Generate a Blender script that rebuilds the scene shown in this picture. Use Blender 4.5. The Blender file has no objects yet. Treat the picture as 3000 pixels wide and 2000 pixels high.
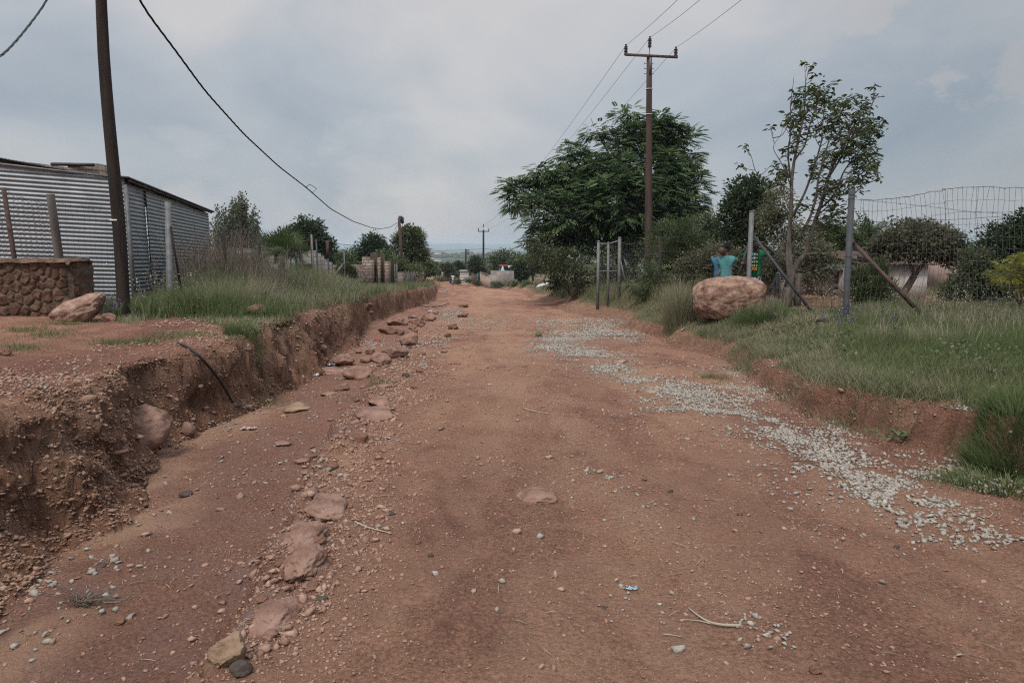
import bpy, bmesh, math, random
import numpy as np
from mathutils import Vector, Matrix
random.seed(7); RNG = np.random.default_rng(7)
SC = bpy.context.scene
COL = SC.collection
R = math.radians

# ------------------------------------------------------------------ camera
F = 2000.0                       # focal length in pixels of a 3000 px wide frame
PITCH = math.atan(282.0 / F)     # camera tilted a little down
cam_d = bpy.data.cameras.new('camera')
cam = bpy.data.objects.new('camera', cam_d); COL.objects.link(cam)
cam_d.sensor_width = 36; cam_d.lens = 36 * F / 3000
cam_d.clip_start = 0.05; cam_d.clip_end = 30000
cam.location = (0, 0, 0); cam.rotation_euler = (R(90) - PITCH, 0, 0)
SC.camera = cam
CP, SP = math.cos(PITCH), math.sin(PITCH)

# ------------------------------------------------------------------ sky, sun, exposure
SUN_EL, SUN_AZ = 56, 200         # behind the camera, high, behind thin cloud
W = bpy.data.worlds.new('World'); SC.world = W; W.use_nodes = True
nt = W.node_tree; nt.nodes.clear()
def N(t, kind, **kw):
    n = t.nodes.new(kind)
    for k, v in kw.items():
        if k == 'ins':
            for a, b in v.items(): n.inputs[a].default_value = b
        else: setattr(n, k, v)
    return n
def ramp(t, fac, stops, interp='LINEAR'):
    n = t.nodes.new('ShaderNodeValToRGB'); e = n.color_ramp.elements
    n.color_ramp.interpolation = interp
    while len(e) < len(stops): e.new(0.5)
    for i, (p, c) in enumerate(stops):
        e[i].position = p
        e[i].color = (c[0], c[1], c[2], 1) if hasattr(c, '__len__') else (c, c, c, 1)
    t.links.new(fac, n.inputs[0]); return n
def build_world():
    L = nt.links.new
    out = N(nt, 'ShaderNodeOutputWorld')
    sky = N(nt, 'ShaderNodeTexSky', sky_type='NISHITA', sun_disc=False, sun_elevation=R(SUN_EL), sun_rotation=R(SUN_AZ),
            air_density=1.3, dust_density=3.0, ozone_density=1.5)
    b1 = N(nt, 'ShaderNodeBackground', ins={'Strength': 0.07}); L(sky.outputs[0], b1.inputs[0])
    tc = N(nt, 'ShaderNodeTexCoord'); sp = N(nt, 'ShaderNodeSeparateXYZ'); L(tc.outputs['Generated'], sp.inputs[0])
    ad = N(nt, 'ShaderNodeMath', operation='ADD', ins={1: 0.22}); L(sp.outputs[2], ad.inputs[0])
    mx = N(nt, 'ShaderNodeMath', operation='MAXIMUM', ins={1: 0.05}); L(ad.outputs[0], mx.inputs[0])
    cb = N(nt, 'ShaderNodeCombineXYZ')
    for i in (0, 1):
        d = N(nt, 'ShaderNodeMath', operation='DIVIDE'); L(sp.outputs[i], d.inputs[0]); L(mx.outputs[0], d.inputs[1]); L(d.outputs[0], cb.inputs[i])
    mp = N(nt, 'ShaderNodeMapping', ins={'Scale': (0.75, 1.25, 1), 'Rotation': (0, 0, R(24)), 'Location': (2.3, 0.7, 0)}); L(cb.outputs[0], mp.inputs[0])
    mpa = N(nt, 'ShaderNodeMapping', ins={'Scale': (1, 1, 2.0), 'Rotation': (R(12), R(-14), 0), 'Location': (0.4, 1.7, 0.9)}); L(tc.outputs['Generated'], mpa.inputs[0])
    n1 = N(nt, 'ShaderNodeTexNoise', ins={'Scale': 1.9, 'Detail': 6, 'Roughness': 0.48, 'Distortion': 0.35}); L(mpa.outputs[0], n1.inputs[0])
    n2 = N(nt, 'ShaderNodeTexNoise', ins={'Scale': 5.2, 'Detail': 8, 'Roughness': 0.58, 'Distortion': 0.3}); L(mpa.outputs[0], n2.inputs[0])
    # broad veil: lighter warm grey on the left, bluer and darker to the right
    r1 = ramp(nt, n1.outputs[0], [(0.36, (0.315, 0.365, 0.425)), (0.5, (0.43, 0.458, 0.495)), (0.61, (0.575, 0.56, 0.558))])
    m2 = N(nt, 'ShaderNodeMix', data_type='RGBA', blend_type='MIX')
    r2 = ramp(nt, n2.outputs[0], [(0.54, 0.0), (0.70, 0.5)])
    L(r2.outputs[0], m2.inputs[0]); L(r1.outputs[0], m2.inputs[6]); m2.inputs[7].default_value = (0.59, 0.575, 0.57, 1)
    # a few cumulus heads low on the right
    n3 = N(nt, 'ShaderNodeTexNoise', ins={'Scale': 5.0, 'Detail': 9, 'Roughness': 0.62}); 
    mp3 = N(nt, 'ShaderNodeMapping', ins={'Scale': (1, 1, 1.6), 'Location': (0.31, 0.2, 0.13)}); L(tc.outputs['Generated'], mp3.inputs[0]); L(mp3.outputs[0], n3.inputs[0])
    r3 = ramp(nt, n3.outputs[0], [(0.535, 0.0), (0.575, 1.0)])
    zr = ramp(nt, sp.outputs[2], [(0.1, 0.0), (0.17, 1.0), (0.30, 1.0), (0.42, 0.0)])
    xr = ramp(nt, sp.outputs[0], [(0.32, 0.0), (0.44, 1.0)])
    p = N(nt, 'ShaderNodeMath', operation='MULTIPLY'); L(r3.outputs[0], p.inputs[0]); L(zr.outputs[0], p.inputs[1])
    q = N(nt, 'ShaderNodeMath', operation='MULTIPLY'); L(p.outputs[0], q.inputs[0]); L(xr.outputs[0], q.inputs[1])
    q2 = N(nt, 'ShaderNodeMath', operation='MULTIPLY', ins={1: 0.5}); L(q.outputs[0], q2.inputs[0])
    m3 = N(nt, 'ShaderNodeMix', data_type='RGBA'); L(q2.outputs[0], m3.inputs[0]); L(m2.outputs[2], m3.inputs[6]); m3.inputs[7].default_value = (0.62, 0.555, 0.53, 1)
    # darker, bluer sky off to the right; brightened overhead, out of view, to lift ground light
    xb = N(nt, 'ShaderNodeMapRange', interpolation_type='SMOOTHSTEP', ins={1: 0.15, 2: 0.72, 3: 1.0, 4: 0.60}); L(sp.outputs[0], xb.inputs[0])
    tint = N(nt, 'ShaderNodeMix', data_type='RGBA', blend_type='MULTIPLY', ins={0: 1.0}); L(m3.outputs[2], tint.inputs[6])
    xc = N(nt, 'ShaderNodeCombineColor'); L(xb.outputs[0], xc.inputs[0]); 
    xg = N(nt, 'ShaderNodeMath', operation='POWER', ins={1: 0.82}); L(xb.outputs[0], xg.inputs[0]); L(xg.outputs[0], xc.inputs[1])
    xh = N(nt, 'ShaderNodeMath', operation='POWER', ins={1: 0.68}); L(xb.outputs[0], xh.inputs[0]); L(xh.outputs[0], xc.inputs[2])
    L(xc.outputs[0], tint.inputs[7])
    zen = N(nt, 'ShaderNodeMapRange', interpolation_type='SMOOTHSTEP', ins={1: 0.34, 2: 0.95, 3: 0.81, 4: 2.5}); L(sp.outputs[2], zen.inputs[0])
    b2 = N(nt, 'ShaderNodeBackground'); L(tint.outputs[2], b2.inputs[0]); L(zen.outputs[0], b2.inputs[1])
    mix = N(nt, 'ShaderNodeMixShader', ins={0: 0.86}); L(b1.outputs[0], mix.inputs[1]); L(b2.outputs[0], mix.inputs[2])
    L(mix.outputs[0], out.inputs[0])
build_world()
sd = bpy.data.lights.new('sun', 'SUN'); sd.energy = 1.5; sd.angle = R(14); sd.color = (1.0, 0.95, 0.88)
sun = bpy.data.objects.new('sun', sd); COL.objects.link(sun)
sun.rotation_euler = (R(90 - SUN_EL), 0, R(180 - SUN_AZ))
SC.view_settings.view_transform = 'Standard'; SC.view_settings.look = 'None'
SC.view_settings.exposure = 0.50; SC.view_settings.gamma = 1.0
SC.render.engine = 'CYCLES'
SC.cycles.max_bounces = 6; SC.cycles.transparent_max_bounces = 8; SC.cycles.volume_bounces = 2
SC.cycles.use_denoising = False; SC.cycles.filter_width = 1.15

# ------------------------------------------------------------------ measuring helpers
K = 3000 / 2352.0                # positions below were measured on a 2352 px wide copy
def ray(dx, dy):
    """direction per metre of depth through a measured point"""
    x = (dx * K - 1500) / F; y = (1000 - dy * K) / F
    return np.array([x, CP + y * SP, -SP + y * CP])
def at(dx, dy, t): return ray(dx, dy) * t
def px(n, t): return n * K * t / F          # measured pixels -> metres at depth t
def proj(P):
    P = np.asarray(P, float); d = P[..., 1] * CP - P[..., 2] * SP; u = P[..., 1] * SP + P[..., 2] * CP
    d = np.maximum(d, 0.05)
    return (P[..., 0] / d * F + 1500) / K, (1000 - u / d * F) / K

# ------------------------------------------------------------------ noise
def _h(i, j, k, s):
    n = (i * 374761393 + j * 668265263 + k * 2147483647 % 1442695041 + s * 974634777) & 0xffffffff
    n = ((n ^ (n >> 13)) * 1274126177) & 0xffffffff
    n = ((n ^ (n >> 16)) * 2246822519) & 0xffffffff
    return ((n ^ (n >> 15)) & 0xffff) / 65535.0 * 2 - 1
def vn(x, y, z=None, s=0):
    x = np.asarray(x, float); y = np.asarray(y, float)
    xi = np.floor(x).astype(np.int64); yi = np.floor(y).astype(np.int64); fx = x - xi; fy = y - yi
    fx = fx * fx * (3 - 2 * fx); fy = fy * fy * (3 - 2 * fy)
    if z is None:
        a = _h(xi, yi, 0, s); b = _h(xi + 1, yi, 0, s); c = _h(xi, yi + 1, 0, s); d = _h(xi + 1, yi + 1, 0, s)
        return (a + (b - a) * fx) * (1 - fy) + (c + (d - c) * fx) * fy
    z = np.asarray(z, float); zi = np.floor(z).astype(np.int64); fz = z - zi; fz = fz * fz * (3 - 2 * fz); o = []
    for k in (0, 1):
        a = _h(xi, yi, zi + k, s); b = _h(xi + 1, yi, zi + k, s); c = _h(xi, yi + 1, zi + k, s); d = _h(xi + 1, yi + 1, zi + k, s)
        o.append((a + (b - a) * fx) * (1 - fy) + (c + (d - c) * fx) * fy)
    return o[0] * (1 - fz) + o[1] * fz
def fbm(x, y, z=None, o=4, s=0, g=0.5):
    r = 0; a = 1.0; t = 0
    for i in range(o):
        r = r + a * vn(x * 2 ** i + 17.3 * i, y * 2 ** i - 9.1 * i, None if z is None else z * 2 ** i, s + i); t += a; a *= g
    return r / t
def sstep(a, b, x):
    u = np.clip((x - a) / (b - a), 0, 1); return u * u * (3 - 2 * u)

# ------------------------------------------------------------------ terrain
ZL = ([-20, 0, 4, 5.5, 10, 18, 35, 60, 100, 140], [-.8, -.85, -.95, -1.08, -1.13, -1.5, -2.25, -3.4, -5.5, -8.0])
ZR = ([-20, 0, 4.5, 7, 11.8, 17.8, 25, 48, 100, 140], [-1.05, -1.1, -1.17, -1.38, -1.66, -1.93, -2.25, -3.3, -5.7, -8.0])
RISE = ([0, 4, 8, 12, 17, 25, 48, 80], [.05, .12, .20, .34, .42, .48, .40, .3])
def hit_plane(pts, h, sl=0.046):
    o = []
    for sx, sy in pts:
        r = ray(sx / K, sy / K); t = h / (-r[2] - sl * r[1]); o.append((t * r[1], t * r[0]))
    return o
def hit_prof(pts, prof):
    o = []
    for sx, sy in pts:
        r = ray(sx / K, sy / K); t = 5.0
        for _ in range(60): t = 0.5 * t + 0.5 * (np.interp(t * r[1], *prof) / r[2])
        o.append((t * r[1], t * r[0]))
    return o
def as_fn(pts, ahead):
    pts = sorted(pts); y = [p[0] for p in pts]; x = [p[1] for p in pts]
    yy = [-20.0] + y + [130.0]; xx = [x[0] + 0.0] + x + [ahead]
    return np.array(yy), np.array(xx)
LB = hit_plane([(70, 1735), (124, 1694), (207, 1607), (290, 1536), (385, 1495), (439, 1437), (464, 1343), (500, 1285), (535, 1267), (574, 1248),
                (658, 1202), (776, 1167), (834, 1125), (899, 1106), (975, 1045), (1044, 999), (1071, 961)], 1.45) + [(21.5, -4.7), (26, -4.9), (33, -4.95), (40, -4.9), (46, -5.1), (58, -6.4), (80, -8.5)]
LT = hit_prof([(0, 1190), (120, 1160), (230, 1130), (344, 1095), (402, 1072), (478, 1041), (547, 1030), (688, 991), (776, 953), (853, 926), (945, 900), (1063, 882)], ZL) + [(22, -5.0), (30, -5.35), (40, -5.25), (46, -5.5), (58, -6.8), (80, -9)]
RB = hit_plane([(2825, 1346), (2669, 1302), (2512, 1248), (2423, 1221), (2334, 1190), (2237, 1110), (2096, 1046), (1991, 1018), (1914, 980), (1851, 966), (1781, 934), (1658, 913), (1563, 881)], 1.33) + [(62, 0.8), (75, -1.0), (90, -4.0)]
RT = hit_prof([(2870, 1177), (2736, 1177), (2579, 1150), (2432, 1132), (2356, 1092), (2254, 1057), (2131, 997), (2044, 980), (1991, 966), (1952, 932), (1858, 932), (1805, 903), (1728, 889), (1640, 875), (1560, 860)], ZR) + [(62, 1.5), (75, -0.4), (90, -3.4)]
LBf, LTf, RBf, RTf = as_fn(LB, -12), as_fn(LT, -12.5), as_fn(RB, -10), as_fn(RT, -9.4)
RIDGE = as_fn(hit_plane([(612, 1990), (765, 1837), (816, 1658), (880, 1505), (944, 1403), (1020, 1225), (1097, 1148), (1122, 1046), (1200, 982), (1275, 900)], 1.36), -5)
def lines(Y):
    lb = np.interp(Y, *LBf); lt = np.minimum(np.interp(Y, *LTf), lb - 0.18)
    rb = np.interp(Y, *RBf); rt = np.maximum(np.interp(Y, *RTf), rb + 0.12)
    return lt, lb, rb, rt
def macro(X, Y, warp=True):
    """height, left-bank mask, right-bank mask, verge masks"""
    X = np.asarray(X, float); Y = np.asarray(Y, float)
    Xw = X
    if warp:
        fade = 1 / (1 + np.abs(Y) * 0.01)
        Xw = X + (0.26 * fbm(Y * 0.8, X * 0.3, o=3, s=11) + 0.15 * fbm(Y * 2.9, X * 0.9, o=4, s=12, g=.6)) * fade
    lt, lb, rb, rt = lines(Y)
    Yc = np.clip(Y, -6, 400)
    road = -1.35 - 0.046 * np.clip(Yc, -6, 88) - 0.030 * np.clip(Yc - 88, 0, 75)
    mid = 0.5 * (np.interp(Y, *RIDGE) + rb)
    half = np.maximum(0.5 * (rb - np.interp(Y, *RIDGE)), 0.5)
    crown = 0.05 * np.clip(1 - ((Xw - mid) / half) ** 2, -1, 1)
    rg = np.interp(Y, *RIDGE)
    chan = -(0.17 + 0.05 * vn(Y * .5, Y * 0, s=4)) * (1 - sstep(rg - 0.13, rg + 0.03, Xw)) * (1 - sstep(40, 60, Y))
    z = road + crown + chan
    zl = np.interp(Y, *ZL) + 0.02 * np.clip(lt - Xw, 0, 4) * (Y < 12)
    zr = np.interp(Y, *ZR); rise = np.interp(Y, *RISE)
    zr = zr + rise * sstep(0, 1, (Xw - rt) / np.interp(Y, [0, 12, 18, 60], [1.5, 1.5, .8, .7]))
    u = np.clip((Xw - lt) / (lb - lt), 0, 1)
    f = np.where(u < .28, .16 * (u / .28) ** 1.7, np.where(u < .6, .16 + .6 * (u - .28) / .32, .76 + .24 * (1 - (1 - (u - .6) / .4) ** 1.8)))
    f = np.where(Xw <= lt, 0, f)
    zleft = zl * (1 - f) + z * f
    v = np.clip((Xw - rb) / (rt - rb), 0, 1); g = np.where(v < .4, .25 * (v / .4) ** 1.5, .25 + .75 * (1 - (1 - (v - .4) / .6) ** 1.6))
    zright = z * (1 - g) + zr * g
    h = np.where(Xw < lb, zleft, np.where(Xw > rb, zright, z))
    far = sstep(82, 98, Y)                     # banks melt away where the road forks
    h = h * (1 - far) + (road + 0.25 * vn(X * .05, Y * .05, s=9) - 0.1) * far
    bl = (Xw > lt) * (Xw < lb) * 1.0 * (1 - far); br = (Xw > rb) * (Xw < rt) * 1.0 * (1 - far)
    return h, bl, br, Xw, lt, lb, rb, rt, rg
def gz(X, Y):
    """ground height used to stand things on"""
    X = np.asarray(X, float); Y = np.asarray(Y, float)
    h, bl, br, Xw, lt, lb, rb, rt, rg = macro(X, Y)
    road = (Xw > lb) & (Xw < rb)
    fd = np.clip(1.2 - np.abs(Y) / 60, 0.2, 1)
    n = 0.030 * fbm(X * 1.3, Y * 1.3, o=3, s=21) + 0.014 * fbm(X * 5, Y * 5, o=3, s=22) * fd
    chanm = (Xw > lb) & (Xw < rg + .25)
    wl = .5 * (rg + rb); hw = np.maximum(.5 * (rb - rg), .5); s0 = (Xw - wl) / hw; n = n - .022 * (np.exp(-((s0 + .25) / .2) ** 2) + np.exp(-((s0 - .38) / .13) ** 2)) * road + .008 * fbm(X * 11, Y * 11, o=3, s=29) * road * fd
    n = n + np.where(chanm, 0.045 * fbm(X * 2.2, Y * 1.6, o=4, s=23), 0)
    rocky = np.exp(-((Xw - rg + 0.02) / 0.20) ** 2) * (Y < 60)
    n = n + rocky * (0.17 * np.clip(fbm(X * 2.0, Y * 2.0, o=4, s=24, g=.6) + .05, 0, 1) + 0.09 * np.abs(fbm(X * 6, Y * 6, o=4, s=28, g=.6)))
    verge = (Xw < lt) | (Xw > rt)
    n = n + np.where(verge, 0.035 * fbm(X * .8, Y * .8, o=4, s=25) * fd, 0)
    bank = (bl + br)
    n = n + bank * (0.14 * fbm(X * 2.4, Y * 2.4, h * 3, o=5, s=26, g=.6) + 0.07 * np.abs(fbm(X * 9, Y * 9, h * 9, o=3, s=27)) - .02) * np.where(br > 0, .45, 1.0)
    return h + n
def stand(dx, dy, t=None):
    """ground point under a measured pixel (march along the sight line)"""
    r = ray(dx, dy); ts = np.geomspace(1.5, 140, 1600); P = r[None] * ts[:, None]
    b = P[:, 2] < gz(P[:, 0], P[:, 1]); i = int(np.argmax(b)) if b.any() else len(ts) - 1
    return P[i]
def on(x, y, dz=0.0): return np.array([x, y, float(gz(x, y)) + dz])
def at_depth(dx, t, dz=0.0):
    """ground point on a measured column at a chosen depth"""
    r = ray(dx, 700); x, y = r[0] * t, r[1] * t
    for _ in range(4):
        z = float(gz(x, y)); d = y * CP - z * SP; x *= t / d; y *= t / d; x = (dx * K - 1500) / F * t
    return np.array([x, y, float(gz(x, y)) + dz])

# ------------------------------------------------------------------ mesh plumbing
def make_mesh(name, V, faces, mats=(), tint=None, smooth=False, mi=None):
    V = np.asarray(V, np.float32); me = bpy.data.meshes.new(name)
    faces = [np.asarray(f, np.int32) for f in faces if len(f)]
    nl = sum(f.size for f in faces); nf = sum(len(f) for f in faces)
    me.vertices.add(len(V)); me.vertices.foreach_set('co', V.ravel())
    me.loops.add(nl); me.loops.foreach_set('vertex_index', np.concatenate([f.ravel() for f in faces]))
    me.polygons.add(nf); st = []; o = 0
    for f in faces: st.append(o + np.arange(len(f)) * f.shape[1]); o += f.size
    me.polygons.foreach_set('loop_start', np.concatenate(st).astype(np.int32))
    if smooth: me.polygons.foreach_set('use_smooth', np.ones(nf, bool))
    for m in mats: me.materials.append(m)
    if mi is not None: me.polygons.foreach_set('material_index', np.asarray(mi, np.int32))
    if tint is not None:
        a = me.attributes.new('tint', 'FLOAT', 'POINT'); a.data.foreach_set('value', np.asarray(tint, np.float32))
    me.update(calc_edges=True); me.validate() if len(V) < 5000 else None
    return me
def tag(o, label=None, cat=None, group=None, kind=None):
    if label: o['label'] = label
    if cat: o['category'] = cat
    if group: o['group'] = group
    if kind: o['kind'] = kind
    return o
def thing(name, loc, label, cat, group=None, kind=None):
    o = bpy.data.objects.new(name, None); COL.objects.link(o); o.location = tuple(float(v) for v in loc)
    o.empty_display_size = 0.2
    return tag(o, label, cat, group, kind)
WLOC = {}
def wloc(o):
    p = np.zeros(3)
    while o is not None: p = p + np.array(o.location); o = o.parent
    return p
class MB:
    def __init__(s): s.v = []; s.f = {}; s.n = 0; s.t = []
    def add(s, V, F_, tint=0.5):
        V = np.asarray(V, float).reshape(-1, 3)
        if not isinstance(F_, list) or (len(F_) and not hasattr(F_[0], '__len__')): F_ = [F_]
        if isinstance(F_, list) and len(F_) and np.ndim(F_[0]) == 1:
            g = {}
            for f in F_: g.setdefault(len(f), []).append(f)
            F_ = [np.array(q) for q in g.values()]
        for f in F_:
            f = np.asarray(f)
            if f.size: s.f.setdefault(f.shape[1], []).append(f + s.n)
        s.v.append(V); s.t.append(np.broadcast_to(np.asarray(tint, float), (len(V),)) if np.ndim(tint) == 0 or len(tint) == len(V) else np.full(len(V), .5)); s.n += len(V)
        return s
    def box(s, c, size, ax=None, tint=.5):
        """box centred at c, full sizes, optional 3x3 rows = axes"""
        h = np.array(size) / 2; k = np.array([[i, j, l] for i in (-1, 1) for j in (-1, 1) for l in (-1, 1)]) * h
        if ax is not None: k = k @ np.asarray(ax, float)
        return s.add(k + np.asarray(c), np.array([[0, 1, 3, 2], [4, 6, 7, 5], [0, 4, 5, 1], [2, 3, 7, 6], [0, 2, 6, 4], [1, 5, 7, 3]]), tint)
    def prism(s, pts, off, tint=.5):
        """flat polygon pts (n,3) extruded by vector off"""
        p = np.asarray(pts, float); n = len(p); V = np.vstack([p, p + np.asarray(off)])
        return s.add(V, [list(range(n))[::-1], list(range(n, 2 * n))] + [[i, (i + 1) % n, n + (i + 1) % n, n + i] for i in range(n)], tint)
    def tube(s, path, rad, n=8, caps=True, tint=.5, rough=0.0, sd=0):
        P = np.asarray(path, float); m = len(P); rad = np.broadcast_to(np.asarray(rad, float), (m,))
        T = np.gradient(P, axis=0); T /= np.linalg.norm(T, axis=1)[:, None] + 1e-9
        up = np.array([0, 0, 1.0]) if abs(T[0][2]) < 0.9 else np.array([1.0, 0, 0])
        A = np.cross(T[0], up); A /= np.linalg.norm(A); V = []
        for i in range(m):
            A = A - T[i] * (A @ T[i]); A /= np.linalg.norm(A) + 1e-9; B = np.cross(T[i], A)
            an = np.arange(n) * 2 * math.pi / n
            rr = rad[i] * (1 + (rough * vn(np.cos(an) * 2 + sd, np.sin(an) * 2 + i * .37, s=5) if rough else 0))
            V.append(P[i] + (np.cos(an) * rr)[:, None] * A + (np.sin(an) * rr)[:, None] * B)
        V = np.vstack(V); i, j = np.meshgrid(np.arange(m - 1), np.arange(n), indexing='ij'); i = i.ravel(); j = j.ravel()
        q = np.stack([i * n + j, i * n + (j + 1) % n, (i + 1) * n + (j + 1) % n, (i + 1) * n + j], 1)
        fs = [q]
        if caps and n >= 3: fs += [np.array([list(range(n))[::-1]]), np.array([[(m - 1) * n + k for k in range(n)]])]
        return s.add(V, fs, tint)
    def lathe(s, c, prof, n=14, ax=(0, 0, 1), tint=.5):
        c = np.asarray(c, float); ax = np.asarray(ax, float); ax /= np.linalg.norm(ax)
        return s.tube([c + ax * z for r, z in prof], [max(r, 1e-4) for r, z in prof], n, tint=tint) if False else s._lathe(c, prof, n, ax, tint)
    def _lathe(s, c, prof, n, ax, tint):
        up = np.array([1.0, 0, 0]) if abs(ax[0]) < .9 else np.array([0, 1.0, 0]); A = np.cross(ax, up); A /= np.linalg.norm(A); B = np.cross(ax, A)
        an = np.arange(n) * 2 * math.pi / n; ring = np.cos(an)[:, None] * A + np.sin(an)[:, None] * B
        V = np.vstack([c + ax * z + ring * max(r, 1e-4) for r, z in prof]); m = len(prof)
        i, j = np.meshgrid(np.arange(m - 1), np.arange(n), indexing='ij'); i = i.ravel(); j = j.ravel()
        q = np.stack([i * n + j, i * n + (j + 1) % n, (i + 1) * n + (j + 1) % n, (i + 1) * n + j], 1)
        return s.add(V, [q, np.array([list(range(n))[::-1]]), np.array([[(m - 1) * n + k for k in range(n)]])], tint)
    def build(s, name, mat, parent=None, smooth=False, loc=None, tint=True):
        V = np.vstack(s.v); base = wloc(parent) if parent is not None else (np.asarray(loc, float) if loc is not None else np.zeros(3))
        me = make_mesh(name, V - base, [np.concatenate(f) for f in s.f.values()], [mat], np.concatenate(s.t) if tint else None, smooth)
        o = bpy.data.objects.new(name, me); COL.objects.link(o)
        if parent is not None: o.parent = parent
        elif loc is not None: o.location = tuple(base)
        return o
def basis(d, roll=None, up=(0, 0, 1)):
    """(n,3) directions -> (n,3,3) rows x,y(dir),z(normal)"""
    d = d / (np.linalg.norm(d, axis=1)[:, None] + 1e-9); upv = np.broadcast_to(np.array(up, float), d.shape).copy()
    par = np.abs((d * upv).sum(1)) > .97; upv[par] = (1, 0, 0)
    x = np.cross(d, upv); x /= np.linalg.norm(x, axis=1)[:, None] + 1e-9; z = np.cross(x, d)
    if roll is not None:
        c = np.cos(roll)[:, None]; s_ = np.sin(roll)[:, None]; x, z = x * c + z * s_, z * c - x * s_
    return np.stack([x, d, z], 1)
def inst(T, pos, B, sc):
    """template (k,3) -> (n*k,3)"""
    sc = np.asarray(sc, float)
    S = (T[None] * (sc[:, None, None] if sc.ndim == 1 else sc[:, None, :]))
    return (np.einsum('nki,nij->nkj', S, B) + pos[:, None, :]).reshape(-1, 3)
def instf(Fc, n, k): return (Fc[None] + (np.arange(n) * k)[:, None, None]).reshape(-1, Fc.shape[1])

# ------------------------------------------------------------------ materials
MAT = {}
def mat(name, c1, c2=None, scale=6.0, rough=.85, bump=.2, bscale=None, c3=None, tintc=None, metal=0.0, spec=.3, detail=6, stretch=(1, 1, 1), dist=.02, trans=0.0, lo=.38, hi=.62):
    if name in MAT: return MAT[name]
    m = bpy.data.materials.new(name); MAT[name] = m; m.use_nodes = True; t = m.node_tree; L = t.links.new
    b = t.nodes['Principled BSDF']; b.inputs['Roughness'].default_value = rough; b.inputs['Metallic'].default_value = metal
    b.inputs['Specular IOR Level'].default_value = spec
    c2 = c2 or tuple(v * .65 for v in c1)
    tc = N(t, 'ShaderNodeTexCoord'); mp = N(t, 'ShaderNodeMapping', ins={'Scale': stretch}); L(tc.outputs['Object'], mp.inputs[0])
    n1 = N(t, 'ShaderNodeTexNoise', ins={'Scale': scale, 'Detail': detail, 'Roughness': .6}); L(mp.outputs[0], n1.inputs[0])
    st = [(lo, c2), (hi, c1)] if c3 is None else [(lo, c2), (.5, c1), (hi + .06, c3)]
    r = ramp(t, n1.outputs[0], st); src = r.outputs[0]
    if tintc is not None:     # per-piece colour variation stored on the mesh
        at_ = N(t, 'ShaderNodeAttribute', attribute_name='tint')
        mx = N(t, 'ShaderNodeMix', data_type='RGBA'); L(at_.outputs['Fac'], mx.inputs[0]); L(src, mx.inputs[6]); mx.inputs[7].default_value = (*tintc, 1); src = mx.outputs[2]
    L(src, b.inputs['Base Color'])
    if bump:
        n2 = N(t, 'ShaderNodeTexNoise', ins={'Scale': bscale or scale * 5, 'Detail': 5, 'Roughness': .65}); L(mp.outputs[0], n2.inputs[0])
        bp = N(t, 'ShaderNodeBump', ins={'Strength': bump, 'Distance': dist}); L(n2.outputs[0], bp.inputs['Height']); L(bp.outputs[0], b.inputs['Normal'])
    if trans:
        b.inputs['Transmission Weight'].default_value = 0
        tr = N(t, 'ShaderNodeBsdfTranslucent'); L(src, tr.inputs[0]); ms = N(t, 'ShaderNodeMixShader', ins={0: trans})
        L(b.outputs[0], ms.inputs[1]); L(tr.outputs[0], ms.inputs[2]); L(ms.outputs[0], t.nodes['Material Output'].inputs[0])
    return m

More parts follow.
